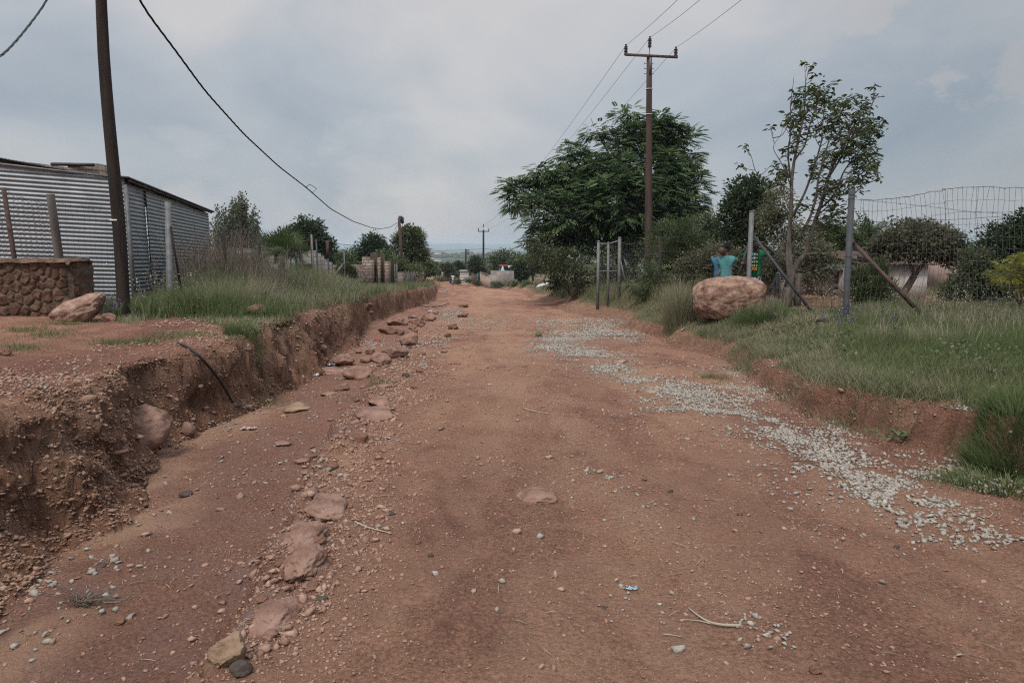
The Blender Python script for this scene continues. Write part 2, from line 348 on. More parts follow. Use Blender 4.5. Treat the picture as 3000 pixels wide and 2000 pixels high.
def ground_material():
    m = bpy.data.materials.new('red_dirt'); m.use_nodes = True; t = m.node_tree; L = t.links.new; b = t.nodes['Principled BSDF']
    b.inputs['Roughness'].default_value = .95; b.inputs['Specular IOR Level'].default_value = .15
    tc = N(t, 'ShaderNodeTexCoord'); O = tc.outputs['Object']
    def noise(s, d=5, r=.6, st=None, dist=0.0):
        n = N(t, 'ShaderNodeTexNoise', ins={'Scale': s, 'Detail': d, 'Roughness': r, 'Distortion': dist})
        if st:
            mp = N(t, 'ShaderNodeMapping', ins={'Scale': st}); L(O, mp.inputs[0]); L(mp.outputs[0], n.inputs[0])
        else: L(O, n.inputs[0])
        return n.outputs[0]
    def mixc(f, a, c, bt='MIX'):
        x = N(t, 'ShaderNodeMix', data_type='RGBA', blend_type=bt)
        if hasattr(f, 'links'): L(f, x.inputs[0])
        else: x.inputs[0].default_value = f
        for i, v in ((6, a), (7, c)):
            if hasattr(v, 'links'): L(v, x.inputs[i])
            else: x.inputs[i].default_value = (*v, 1)
        return x.outputs[2]
    def att(nm): return N(t, 'ShaderNodeAttribute', attribute_name=nm).outputs['Fac']
    def mul(a, c):
        x = N(t, 'ShaderNodeMath', operation='MULTIPLY'); L(a, x.inputs[0])
        if hasattr(c, 'links'): L(c, x.inputs[1])
        else: x.inputs[1].default_value = c
        return x.outputs[0]
    base = ramp(t, noise(.55, 6, .55, (1.6, .55, 1), .4), [(.36, (.215, .102, .072)), (.5, (.275, .136, .092)), (.64, (.370, .198, .128))]).outputs[0]
    mid = ramp(t, noise(4.5, 9, .72), [(.3, .70), (.5, 1.0), (.7, 1.28)]).outputs[0]
    c = mixc(1.0, base, mid, 'MULTIPLY')
    fine = ramp(t, noise(55, 6, .72), [(.32, .50), (.5, 1.0), (.68, 1.50)]).outputs[0]
    c = mixc(1.0, c, fine, 'MULTIPLY')
    tk = att('track'); c = mixc(mul(tk, ramp(t, noise(1.3, 6, .6, (1.4, .5, 1), .5), [(.36, .15), (.58, .95)]).outputs[0]), c, mixc(1.0, (.355, .200, .132), fine, 'MULTIPLY'))
    sub = att('lower_bank'); 
    # purple-grey worn rock showing through in the channel, orange silt tongues
    rock = att('rock'); chn = att('channel'); c = mixc(mul(chn, .62), c, mixc(1.0, (.255, .132, .092), fine, 'MULTIPLY'))
    c = mixc(mul(rock, ramp(t, noise(2.6, 6, .6), [(.45, 0.0), (.56, .85)]).outputs[0]), c, (.275, .170, .145))
    silt = att('silt'); c = mixc(mul(silt, ramp(t, noise(1.7, 5, .5, (1, .6, 1), .6), [(.44, 0.0), (.52, .9)]).outputs[0]), c, (.47, .285, .19))
    # bank faces: flaky, streaked, redder and darker towards the foot
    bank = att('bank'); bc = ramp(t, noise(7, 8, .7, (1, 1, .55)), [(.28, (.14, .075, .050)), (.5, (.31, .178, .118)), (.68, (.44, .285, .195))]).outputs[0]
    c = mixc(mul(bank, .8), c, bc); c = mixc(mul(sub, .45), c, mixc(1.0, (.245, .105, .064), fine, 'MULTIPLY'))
    # grassed soil
    gr = att('grassy'); gc = ramp(t, noise(9, 7, .7), [(.35, (.075, .075, .036)), (.55, (.13, .115, .058)), (.7, (.20, .125, .08))]).outputs[0]
    c = mixc(gr, c, gc)
    # tiny pale grit
    vo = N(t, 'ShaderNodeTexVoronoi', ins={'Scale': 62.0}); L(O, vo.inputs[0])
    vs = N(t, 'ShaderNodeSeparateColor'); L(vo.outputs['Color'], vs.inputs[0])
    sel = ramp(t, vs.outputs[0], [(.84, 0.0), (.845, 1.0)]).outputs[0]; dd = ramp(t, vo.outputs['Distance'], [(.20, 1.0), (.32, 0.0)]).outputs[0]
    grit = mul(mul(sel, dd), .75); gv = mixc(vs.outputs[1], (.40, .31, .24), (.20, .115, .09)); c = mixc(grit, c, gv)
    L(c, b.inputs['Base Color'])
    # relief
    def addn(a, c2):
        x = N(t, 'ShaderNodeMath', operation='ADD'); L(a, x.inputs[0]); L(c2, x.inputs[1]); return x.outputs[0]
    v2 = N(t, 'ShaderNodeTexVoronoi', ins={'Scale': 38.0}); L(O, v2.inputs[0])
    hgt = addn(mul(noise(22, 8, .75), 1.0), addn(mul(noise(120, 4, .7), .35), mul(v2.outputs['Distance'], -.35)))
    bp = N(t, 'ShaderNodeBump', ins={'Strength': 1.0, 'Distance': .05}); L(hgt, bp.inputs['Height'])
    bk = N(t, 'ShaderNodeBump', ins={'Distance': .16}); L(mul(bank, .75), bk.inputs['Strength']); L(noise(19, 9, .78, (1, 1, 1.9)), bk.inputs['Height']); L(bp.outputs[0], bk.inputs['Normal'])
    L(bk.outputs[0], b.inputs['Normal'])
    return m
M_GROUND = ground_material()

def push(X, Y, Z):
    """undercuts, flutes and crumbs pushed into the left bank"""
    h, bl, br, Xw, lt, lb, rb, rt, rg = macro(X, Y)
    w = (np.hypot(X, Y + 1.2) > 2.6) & (np.abs(np.arctan2(X, Y + 1.2)) < R(44))
    edge = sstep(0, .12, Xw - lt) * (1 - sstep(-.1, .02, Xw - lb)) * bl * w
    X = X + edge * (0.24 * fbm(Y * 1.7, Z * 2.4, X * .9, o=5, s=31, g=.6) + (0.02 + .05 * sstep(-.2, .4, fbm(Y * .6, Y * 0, s=36))) * fbm(Y * 7, Z * 3, o=4, s=33))
    X = X + edge * .07 * fbm(Y * 9, Z * 9, X * 4, o=4, s=35, g=.7)
    Z = Z + edge * (0.07 * fbm(X * 8, Y * 8, Z * 8, o=5, s=34, g=.7) + .035 * np.abs(fbm(X * 22, Y * 22, Z * 22, o=3, s=37, g=.6)))
    return X, Z
def build_ground():
    a1 = np.linspace(-44, 44, 1150); ac = np.concatenate([np.linspace(-180, -44, 60)[:-1], a1, np.linspace(44, 180, 60)[1:]])
    r = np.concatenate([[0.02], np.geomspace(.5, 2.6, 12)[:-1], np.geomspace(2.6, 175, 1000)])
    A = np.radians(ac); cy = -1.2
    X = np.sin(A)[None, :] * r[:, None]; Y = cy + np.cos(A)[None, :] * r[:, None]
    Z = gz(X, Y); h, bl, br, Xw, lt, lb, rb, rt, rg = macro(X, Y)
    inner = (r[:, None] > 2.6) & (np.abs(ac)[None, :] < 44)
    X, Z = push(X, Y, Z)
    nr, nc = X.shape
    V = np.stack([X, Y, Z], -1).reshape(-1, 3)
    i, j = np.meshgrid(np.arange(nr - 1), np.arange(nc - 1), indexing='ij'); i = i.ravel(); j = j.ravel()
    q = np.stack([i * nc + j, i * nc + j + 1, (i + 1) * nc + j + 1, (i + 1) * nc + j], 1)[:, ::-1]
    me = make_mesh('ground', V, [q], [M_GROUND], smooth=True)
    gm = grass_mask(X, Y); sl = (Xw - .5 * (rg + rb)) / np.maximum(.5 * (rb - rg), .5)
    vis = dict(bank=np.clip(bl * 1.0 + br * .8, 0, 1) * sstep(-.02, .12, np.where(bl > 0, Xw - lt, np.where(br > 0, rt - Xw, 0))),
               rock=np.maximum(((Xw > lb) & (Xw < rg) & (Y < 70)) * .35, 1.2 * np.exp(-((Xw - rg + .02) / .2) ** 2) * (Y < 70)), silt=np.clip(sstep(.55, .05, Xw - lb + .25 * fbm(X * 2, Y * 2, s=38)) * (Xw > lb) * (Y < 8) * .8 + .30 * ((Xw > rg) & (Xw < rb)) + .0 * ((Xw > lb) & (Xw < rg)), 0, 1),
               grassy=np.clip(gm * .85, 0, 1),
               track=np.clip(np.exp(-((sl + .25) / .28) ** 2) + .8 * np.exp(-((sl - .38) / .16) ** 2), 0, 1) * ((Xw > rg + .15) & (Xw < rb)),
               channel=((Xw > lb) & (Xw < rg + .05) & (Y < 40)) * sstep(.0, .5, Xw - lb),
               lower_bank=sstep(.35, .85, np.clip((Xw - lt) / (lb - lt), 0, 1)) * (bl > 0) + sstep(.6, .1, np.clip((Xw - rb) / (rt - rb), 0, 1)) * (br > 0) * .6)
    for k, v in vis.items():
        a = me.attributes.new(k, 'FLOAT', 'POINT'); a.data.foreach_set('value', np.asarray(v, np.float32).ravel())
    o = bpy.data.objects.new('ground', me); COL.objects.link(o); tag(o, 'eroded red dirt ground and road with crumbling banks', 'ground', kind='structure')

# where grass grows (0..1) as a function of the place on the ground
LEDGE = ([-400, 150, 180, 300, 340, 400, 470, 540, 600, 650, 700, 760, 820, 1000, 1100], [560, 690, 700, 742, 738, 728, 738, 755, 768, 742, 716, 710, 694, 657, 645])
def grass_mask(X, Y):
    h, bl, br, Xw, lt, lb, rb, rt, rg = macro(X, Y)
    dx, dy = proj(np.stack([X, Y, h], -1))
    n = fbm(X * .9, Y * .9, o=4, s=41); n2 = fbm(X * 3, Y * 3, o=3, s=42)
    left = (Xw < lt + .05) * (Y > 6) * sstep(6, -6, dy - np.interp(dx, *LEDGE) - 14 * n)
    left = np.where((X < -9) & (Y < 13), .3, left)
    right = sstep(.0, .30, Xw - rt + .22 * n)
    bare = sstep(.7, 1.6, (Y - 14.8) * .5 + (X - 5.4) * .9) * (Y > 14.9) * (Y < 24) * (X > 6.1)      # yard behind the fence
    right = right * (1 - bare * .95)
    nearbare = (Y < 6.3) * (X > 3.2) * sstep(5.2, 4.2, X) * .75
    right = right * (1 - nearbare * sstep(-.1, .3, n2))
    g = np.maximum(left, right)
    far = sstep(84, 100, Y); g2 = sstep(-.15, .15, n + (np.abs(X + 6.0 + .14 * (Y - 85)) - 4.6) * .22)
    return g * (1 - far) + g2 * far
# ------------------------------------------------------------------ far country
def build_hills():
    m = bpy.data.materials.new('wooded_hills'); m.use_nodes = True; t = m.node_tree; L = t.links.new; b = t.nodes['Principled BSDF']
    b.inputs['Roughness'].default_value = 1; b.inputs['Specular IOR Level'].default_value = 0
    tc = N(t, 'ShaderNodeTexCoord')
    n = N(t, 'ShaderNodeTexNoise', ins={'Scale': .02, 'Detail': 10, 'Roughness': .7}); L(tc.outputs['Object'], n.inputs[0])
    r = ramp(t, n.outputs[0], [(.38, (.035, .05, .022)), (.52, (.07, .085, .04)), (.66, (.16, .14, .085))]); L(r.outputs[0], b.inputs['Base Color'])
    r = np.concatenate([np.geomspace(175, 11000, 230)]); A = np.radians(np.linspace(-180, 180, 721))
    X = np.sin(A)[None] * r[:, None]; Y = -1.2 + np.cos(A)[None] * r[:, None]
    D = r[:, None] + 0 * X
    prof = np.interp(D, [135, 175, 300, 500, 900, 1200, 1650, 2300, 3500, 6500, 8500, 11000], [-8, -8, -20, -36, -48, -34, -17, -42, -50, -46, 4, 10])
    h0 = gz(X[:1] * 1.0, Y[:1] * 1.0)
    Z = prof + fbm(X * .0016, Y * .0016, o=5, s=51) * np.interp(D, [135, 400, 1500, 2500, 7000, 9000], [0, 5, 11, 8, 9, 26])
    Z += fbm(X * .02, Y * .02, o=3, s=52) * np.interp(D, [135, 300, 1500, 5000], [0, 2.0, 4.0, 6.0])
    w = sstep(175, 215, D); Z = h0 * (1 - w) + Z * w
    nr, nc = X.shape; V = np.stack([X, Y, Z], -1).reshape(-1, 3)
    i, j = np.meshgrid(np.arange(nr - 1), np.arange(nc - 1), indexing='ij'); i = i.ravel(); j = j.ravel()
    q = np.stack([i * nc + j, i * nc + j + 1, (i + 1) * nc + j + 1, (i + 1) * nc + j], 1)[:, ::-1]
    o = bpy.data.objects.new('hills', make_mesh('hills', V, [q], [m], smooth=True)); COL.objects.link(o)
    tag(o, 'hazy wooded hills and plain far beyond the end of the road', 'hills', kind='structure')
    def hz(x, y):
        d = math.hypot(x, y + 1.2); a = math.atan2(x, y + 1.2); fi = np.interp(d, r, np.arange(len(r))); fj = (math.degrees(a) + 180) / 360 * 720
        return float(Z[int(fi), int(fj)])
    # far woods: clumps of crowns on the near slopes and the first ridge
    k = 5200; th = np.radians(RNG.uniform(-40, 40, k)); d = np.concatenate([RNG.uniform(185, 700, 1500), RNG.uniform(900, 1750, k - 1500)])
    P = np.stack([np.sin(th) * d, np.cos(th) * d - 1.2], 1); z = np.array([hz(*p) for p in P])
    T, Fi = ico(1); s = RNG.uniform(2.2, 5.0, k) * np.interp(d, [170, 900], [.75, 1.25])
    k12 = len(T); V = (T[None] * (1 + .28 * RNG.standard_normal((k, k12, 1)) * .6)) * s[:, None, None] * np.array([1.25, 1.25, .8]) + np.stack([P[:, 0], P[:, 1], z + s * .35], 1)[:, None]
    mw = mat('far_foliage', (.045, .062, .026), (.028, .04, .018), scale=.4, bump=0, tintc=(.10, .105, .05), rough=1)
    me = make_mesh('woods', V.reshape(-1, 3), [instf(Fi, k, k12)], [mw], np.repeat(RNG.uniform(0, .8, k), k12))
    o = bpy.data.objects.new('woods', me); COL.objects.link(o); tag(o, 'woods of distant trees over the slopes and ridge', 'woods', kind='stuff')
    mwall = mat('far_plaster', (.62, .58, .52), (.5, .46, .4), scale=.3, bump=0); mroof = mat('far_roof', (.30, .16, .12), (.4, .36, .33), scale=.05, bump=0)
    for i in range(46):
        a = R(random.uniform(-13, 2) if i < 34 else random.uniform(3, 22)); d = random.uniform(1050, 1560) if i % 3 else random.uniform(2200, 3400)
        x, y = math.sin(a) * d, math.cos(a) * d; zz = hz(x, y) + 2.0; w_, l_, hh = random.uniform(8, 15), random.uniform(7, 11), random.uniform(3.2, 5.5)
        t_ = thing('house', (x, y, zz), 'tiny pale house among trees on the hazy far hillside', 'house', 'houses on the far hillside')
        MB().box((x, y, zz + hh / 2), (w_, l_, hh)).build('wall', mwall, t_)
        g = np.array([[x - w_ / 2 - .4, y - l_ / 2 - .4, zz + hh], [x - w_ / 2 - .4, y + l_ / 2 + .4, zz + hh], [x - w_ / 2 - .4, y, zz + hh + 1.6]])
        MB().prism(g, (w_ + .8, 0, 0)).build('roof', mroof, t_)
def ico(n):
    bm = bmesh.new(); bmesh.ops.create_icosphere(bm, subdivisions=n, radius=1); V = np.array([v.co[:] for v in bm.verts]); Fi = np.array([[v.index for v in f.verts] for f in bm.faces]); bm.free(); return V, Fi

# ------------------------------------------------------------------ foliage
LEAF = np.array([[0, 0, 0], [.30, .42, .10], [0, 1, -.05], [-.30, .42, .10]]); LEAFF = np.array([[0, 1, 2, 3]])
NARROW = np.array([[0, 0, 0], [.11, .45, .04], [0, 1, -.08], [-.11, .45, .04]])
def frond(pairs=7, w=.34, droop=.55, lw=.46):
    V = []; Fq = []
    for i in range(pairs + 1):
        u = .16 + .84 * i / pairs; c = np.array([0, u, -droop * u * u]); L_ = w * (1 - .5 * abs(u - .45)) 
        for sx in ((-1, 1) if i < pairs else (0,)):
            d = np.array([sx * .93, .42, -.30 * abs(sx)]) if sx else np.array([0, 1, -.6]); d /= np.linalg.norm(d); n = np.array([-d[1], d[0], 0]) * L_ * lw / 2
            k = len(V); V += [c, c + d * L_ * .45 + n + [0, 0, .02], c + d * L_, c + d * L_ * .45 - n + [0, 0, .02]]; Fq.append([k, k + 1, k + 2, k + 3])
    return np.array(V), np.array(Fq)
FR7 = frond(6, .40, .30, .50); FR5 = frond(5, .34)
def unit(n): v = RNG.standard_normal((n, 3)); return v / np.linalg.norm(v, axis=1)[:, None]
def crown_mesh(name, blobs, mt, parent, clumps, leaves, size, tmpl=(LEAF, LEAFF), spread=.28, droop=.2, shell=.62, updir=.25, cl_r=None, tintr=(0, 1), flatz=1.0):
    """leaves in clumps through the volume of several ellipsoids; blobs = (centre, radii)"""
    vol = np.array([np.prod(b[1]) ** (2 / 3) for b in blobs]); w = vol / vol.sum(); V = []; tn = []; tips = []
    T, Fc = tmpl; tot = 0
    for (c, rad), wi in zip(blobs, w):
        nc = max(4, int(clumps * wi)); c = np.asarray(c, float); rad = np.asarray(rad, float)
        d = unit(nc); rr = shell + (1 - shell) * RNG.random(nc) ** .6; rr *= 1 + .16 * RNG.standard_normal(nc)
        P = c + d * rad * rr[:, None]; tips.append(P)
        n = int(leaves); cr = (cl_r or spread) * rad.mean() if cl_r is None else cl_r
        off = unit(nc * n) * (RNG.random(nc * n) ** .5)[:, None] * cr * np.array([1, 1, .62])
        Q = np.repeat(P, n, 0) + off
        dirs = off / (np.linalg.norm(off, axis=1)[:, None] + 1e-6) * .9 + np.repeat(d, n, 0) * .5 + unit(nc * n) * .45 + np.array([0, 0, updir - droop])
        dirs[:, 2] *= flatz
        B = basis(dirs, RNG.normal(0, .5 * flatz, nc * n)); s = size * RNG.uniform(.65, 1.25, nc * n)
        V.append(inst(T, Q, B, s)); ct = RNG.uniform(*tintr, nc); tn.append(np.repeat(np.clip(np.repeat(ct, n) + RNG.normal(0, .15, nc * n), 0, 1), len(T))); tot += nc * n
    me = make_mesh(name, np.vstack(V) - wloc(parent), [instf(Fc, tot, len(T))], [mt], np.concatenate(tn))
    o = bpy.data.objects.new(name, me); COL.objects.link(o); o.parent = parent
    return o, np.vstack(tips)
def bend(a, b, sag=0.0, n=6, wob=.06):
    a = np.asarray(a, float); b = np.asarray(b, float); u = np.linspace(0, 1, n)[:, None]; L_ = np.linalg.norm(b - a)
    w_ = RNG.normal(0, wob, 3) * L_
    return a + (b - a) * u + np.sin(u * math.pi) * (w_ + np.array([0, 0, sag * L_]))
def trunk_mesh(parent, base, fork, ends, r0, mt, twigs=None, ntw=40, stems=1):
    mb = MB(); base = np.asarray(base, float); fork = np.asarray(fork, float)
    mb.tube(np.vstack([base - [0, 0, .25], bend(base, fork, n=5)[0:]]), np.linspace(r0 * 1.35, r0 * .8, 6), 9, rough=.25)
    for e in ends:
        e = np.asarray(e, float); mb.tube(bend(fork, e, .05), np.linspace(r0 * .62, r0 * .14, 6), 6, rough=.2)
    if twigs is not None and len(twigs):
        E = np.array(ends); idx = RNG.choice(len(twigs), min(ntw, len(twigs)), replace=False)
        for k in idx:
            p = twigs[k]; e = E[np.argmin(((E - p) ** 2).sum(1))]; q = fork + (e - fork) * random.uniform(.45, 1.0)
            mb.tube(bend(q, p, n=4), np.linspace(r0 * .16, r0 * .05, 4), 4, caps=False)
    return mb.build('trunk', mt, parent, smooth=True)
def tree(name, label, cat, dx, t, blobs, mt, size, clumps, leaves, base=None, fork=.35, r0=.12, tmpl=(LEAF, LEAFF), group=None, barkm=None, depth=1.0, **kw):
    """blobs: (measured x, y, radius x, radius y[, depth offset m])"""
    b = at_depth(dx, t) if base is None else np.asarray(base, float)
    th = thing(name, b, label, cat, group); bl = []
    for q in blobs:
        o = q[4] if len(q) > 4 else 0.0; c = at(q[0], q[1], t + o); bl.append((c, (px(q[2], t + o), px(q[2] * .5 + q[3] * .5, t + o) * depth, px(q[3], t + o))))
    cr, tips = crown_mesh('crown', bl, mt, th, clumps, leaves, size, tmpl, **kw)
    cen = np.mean([c for c, _ in bl], 0); low = min(c[2] - r[2] for c, r in bl)
    fk = b + (cen - b) * fork
    trunk_mesh(th, b, fk, [c for c, _ in bl], r0, barkm or M_BARK, tips, 60)
    return th
M_BARK = mat('bark', (.14, .105, .085), (.07, .052, .042), scale=9, bump=.6, stretch=(1, 1, .3), rough=.9)
M_BARKG = mat('grey_bark', (.145, .118, .10), (.075, .06, .052), scale=12, bump=.6, stretch=(1, 1, .35), rough=.9)
def leafm(name, c, tint, **kw): return mat(name, c, tuple(v * .75 for v in c), scale=3.0, bump=0, tintc=tint, rough=.6, spec=.25, trans=.33, **kw)
M_DARK = leafm('dark_green_leaves', (.03, .052, .026), (.10, .135, .065))
M_CHINA = leafm('pinnate_leaves', (.05, .09, .04), (.20, .28, .12))
M_OLIVE = leafm('olive_leaves', (.065, .082, .042), (.18, .20, .10))
M_MID = leafm('mid_green_leaves', (.055, .085, .038), (.16, .19, .085))
M_PALE = leafm('pale_green_leaves', (.07, .10, .04), (.19, .23, .10))
M_DRAB = leafm('drab_leaves', (.095, .10, .062), (.22, .215, .13))
M_YELL = leafm('yellow_leaves', (.17, .17, .03), (.34, .33, .07))
M_POPL = leafm('poplar_leaves', (.055, .07, .04), (.17, .19, .12))

# ------------------------------------------------------------------ grass
def blades(P, H, Wd, lean, tint, az=None):
    """P (n,3) bases -> verts, quads, tris"""
    n = len(P); az = RNG.uniform(0, 2 * math.pi, n) if az is None else az; f = RNG.uniform(0, 2 * math.pi, n)
    wv = np.stack([np.cos(f), np.sin(f), 0 * f], 1) * (Wd / 2)[:, None]; ld = np.stack([np.cos(az), np.sin(az), 0 * az], 1) * (H * lean)[:, None]
    up = np.array([0, 0, 1.0]) * (H * np.sqrt(np.maximum(1 - np.minimum(lean, .95) ** 2, .05)))[:, None]
    V = np.stack([P - wv, P + wv, P + ld * .28 + up * .55 - wv * .8, P + ld * .28 + up * .55 + wv * .8, P + ld + up * .98], 1).reshape(-1, 3)
    b = (np.arange(n) * 5)[:, None]
    return V, b + np.array([[0, 1, 3, 2]]), b + np.array([[2, 3, 4]]), np.repeat(tint, 5)
def grass_obj(name, P, H, Wd, lean, tint, mt, label, parent=None, kind='stuff', az=None, cat='grass', loc=None):
    V, q, tr, tn = blades(P, H, Wd, lean, tint, az); base = wloc(parent) if parent is not None else (np.zeros(3) if loc is None else np.asarray(loc, float))
    o = bpy.data.objects.new(name, make_mesh(name, V - base, [q, tr], [mt], tn)); COL.objects.link(o)
    if parent is not None: o.parent = parent
    else: o.location = tuple(base); tag(o, label, cat, kind=kind)
    return o
M_GRASS = mat('grass_blades', (.16, .178, .085), (.12, .14, .065), scale=1.2, bump=0, tintc=(.36, .31, .22), rough=.8, spec=.1, trans=.25)
M_TURF = mat('turf_blades', (.20, .20, .115), (.15, .165, .085), scale=1.0, bump=0, tintc=(.37, .32, .23), rough=.85, spec=.1, trans=.2)
M_LUSH = mat('lush_blades', (.10, .14, .052), (.075, .108, .04), scale=1.2, bump=0, tintc=(.21, .23, .11), rough=.75, spec=.1, trans=.25)
M_STRAW = mat('dry_stems', (.30, .25, .19), (.19, .15, .115), scale=3, bump=0, tintc=(.42, .36, .28), rough=.9)
M_DEAD = mat('dead_twigs', (.20, .155, .13), (.12, .09, .075), scale=3, bump=0, rough=.9)
def scatter(n, box, dens):
    """n candidate points inside world box (x0,x1,y0,y1), kept with probability dens(X,Y)"""
    X = RNG.uniform(box[0], box[1], n); Y = RNG.uniform(box[2], box[3], n); k = RNG.random(n) < dens(X, Y); return X[k], Y[k]
def tall_mask(dx, dy):
    """how tall the grass stands at a measured place, metres"""
    h = np.full(dx.shape, .12)
    h = np.where((dx > 330) & (dx < 1000) & (dy < 735), .32, h)
    h = np.maximum(h, 1.3 * np.exp(-(((dx - 510) / 140) ** 2 + ((dy - 690) / 26) ** 2)))
    h = np.maximum(h, 1.05 * np.exp(-(((dx - 690) / 140) ** 2 + ((dy - 672) / 26) ** 2)))
    h = np.maximum(h, .30 * ((dx > 200) & (dx < 420) & (dy < 722)))
    h = np.maximum(h, .25 * sstep(1900, 2010, dx) * sstep(905, 800, dy + (dx - 2150) * -.06))
    h = np.maximum(h, .20 * sstep(1780, 2000, dx))
    h = np.maximum(h, .42 * ((dx > 1270) & (dx < 1580) & (dy < 688 + (dx - 1300) * .05)))
    h = np.maximum(h, .34 * ((dx > 1560) & (dx < 1800) & (dy > 700) & (dy < 742)))
    h = np.maximum(h, .7 * np.exp(-(((dx - 1215) / 40) ** 2 + ((dy - 640) / 8) ** 2)))
    return h
def build_grass():
    def den(X, Y, d0=1.0):
        return grass_mask(X, Y) * d0
    parts = []
    # (box, candidates, width, near-camera weight)
    for box, n, wd in (((2.9, 10, 2.0, 9), 170000, .0045), ((2.4, 14, 9, 16), 150000, .007), ((1.5, 16, 16, 34), 110000, .012), ((-11, -3.2, 7, 14), 90000, .006),
                       ((-13, -3.2, 14, 24), 120000, .009), ((-16, -4.2, 24, 50), 90000, .014), ((0, 16, 34, 92), 60000, .03), ((-22, -5, 50, 100), 60000, .035)):
        X, Y = scatter(n, box, den); P = np.stack([X, Y, gz(X, Y) - .01], 1); dx, dy = proj(P)
        k = (dx > -400) & (dx < 3600) & (dy < 3000); P = P[k]; dx = dx[k]; dy = dy[k]; parts.append((P, dx, dy, np.full(len(P), wd)))
    P = np.vstack([p[0] for p in parts]); dx = np.concatenate([p[1] for p in parts]); dy = np.concatenate([p[2] for p in parts]); wd = np.concatenate([p[3] for p in parts])
    H = tall_mask(dx, dy) * RNG.uniform(.3, 1.3, len(P)) * (1 + .55 * fbm(P[:, 0] * 1.1, P[:, 1] * 1.1, o=3, s=61))
    lush = fbm(P[:, 0] * .55, P[:, 1] * .55, o=3, s=62)
    tint = np.clip(.32 + .35 * fbm(P[:, 0] * .8, P[:, 1] * .8, o=3, s=63) + RNG.normal(0, .34, len(P)), 0, 1)
    short = H < .15
    lean = np.where(short, RNG.uniform(.3, .95, len(P)), RNG.uniform(.1, .85, len(P)))
    green = (~short) & ((lush > .02) | ((dx < 700) & (lush > -.25)))
    for nm, k, mt, lb in (('turf', short, M_TURF, 'short dry olive turf along the road banks'), ('grass', (~short) & (~green), M_GRASS, 'long seeding grass over the verges'),
                          ('lush_grass', green, M_LUSH, 'greener long grass in patches on the verges')):
        grass_obj(nm, P[k], H[k], wd[k] * (1.25 if nm == 'turf' else 1), lean[k], tint[k], mt, lb)
    # overhanging fringe along the right brow
    yy = np.concatenate([RNG.uniform(5.5, 30, 26000), RNG.uniform(5.5, 13, 16000)]); lt, lb, rb, rt = lines(yy); xx = rt + RNG.normal(.16, .16, len(yy)); k = fbm(yy * .7, yy * 0, o=3, s=64) > -.28; xx, yy = xx[k], yy[k]
    P = np.stack([xx, yy, gz(xx, yy)], 1)
    grass_obj('bank_fringe', P, RNG.uniform(.05, .22, len(P)), np.full(len(P), .005), RNG.uniform(.4, .95, len(P)), np.clip(RNG.normal(.4, .25, len(P)), 0, 1), M_GRASS, 'matted grass hanging over the crumbling right bank', az=np.where(RNG.random(len(P)) < .28, math.pi + RNG.normal(0, .9, len(P)), RNG.uniform(0, 6.28, len(P))))
    # tufts on the bare left verge and gully
    C = [stand(x, y) for x, y in ((380, 775), (330, 785), (560, 790), (600, 800), (160, 745), (60, 760), (1640, 868), (1700, 850), (590, 903), (860, 885), (40, 800), (250, 790), (110, 770), (440, 770), (2120, 905), (2060, 915), (1980, 905), (2200, 1110))]
    Q = np.vstack([c + np.stack([RNG.normal(0, .16, 420), RNG.normal(0, .12, 420), 0 * RNG.random(420)], 1) for c in C]); Q[:, 2] = gz(Q[:, 0], Q[:, 1])
    grass_obj('grass_wisps', Q, RNG.uniform(.02, .09, len(Q)), np.full(len(Q), .004), RNG.uniform(.4, .9, len(Q)), RNG.uniform(0, .6, len(Q)), M_LUSH, 'small creeping wisps of green grass on bare dirt')
    # dry seed stems standing through the long grass
    S = []
    for box, n in (((-11, -4, 11, 30), 6500), ((3.6, 12, 5, 22), 9000), ((2.0, 6, 20, 34), 1500)):
        X, Y = scatter(n, box, den); P = np.stack([X, Y, gz(X, Y)], 1); dx, dy = proj(P); k = tall_mask(dx, dy) > .24; S.append(P[k])
    S = np.vstack(S); dx, dy = proj(S); H = RNG.uniform(.5, 1.0, len(S)) * np.clip(tall_mask(dx, dy) * 1.6, .2, 1.1)
    grass_obj('seed_stems', S, H, np.full(len(S), .006), RNG.uniform(.05, .45, len(S)), RNG.uniform(0, 1, len(S)), M_STRAW, 'thin dry seed stems rising from the long grass')
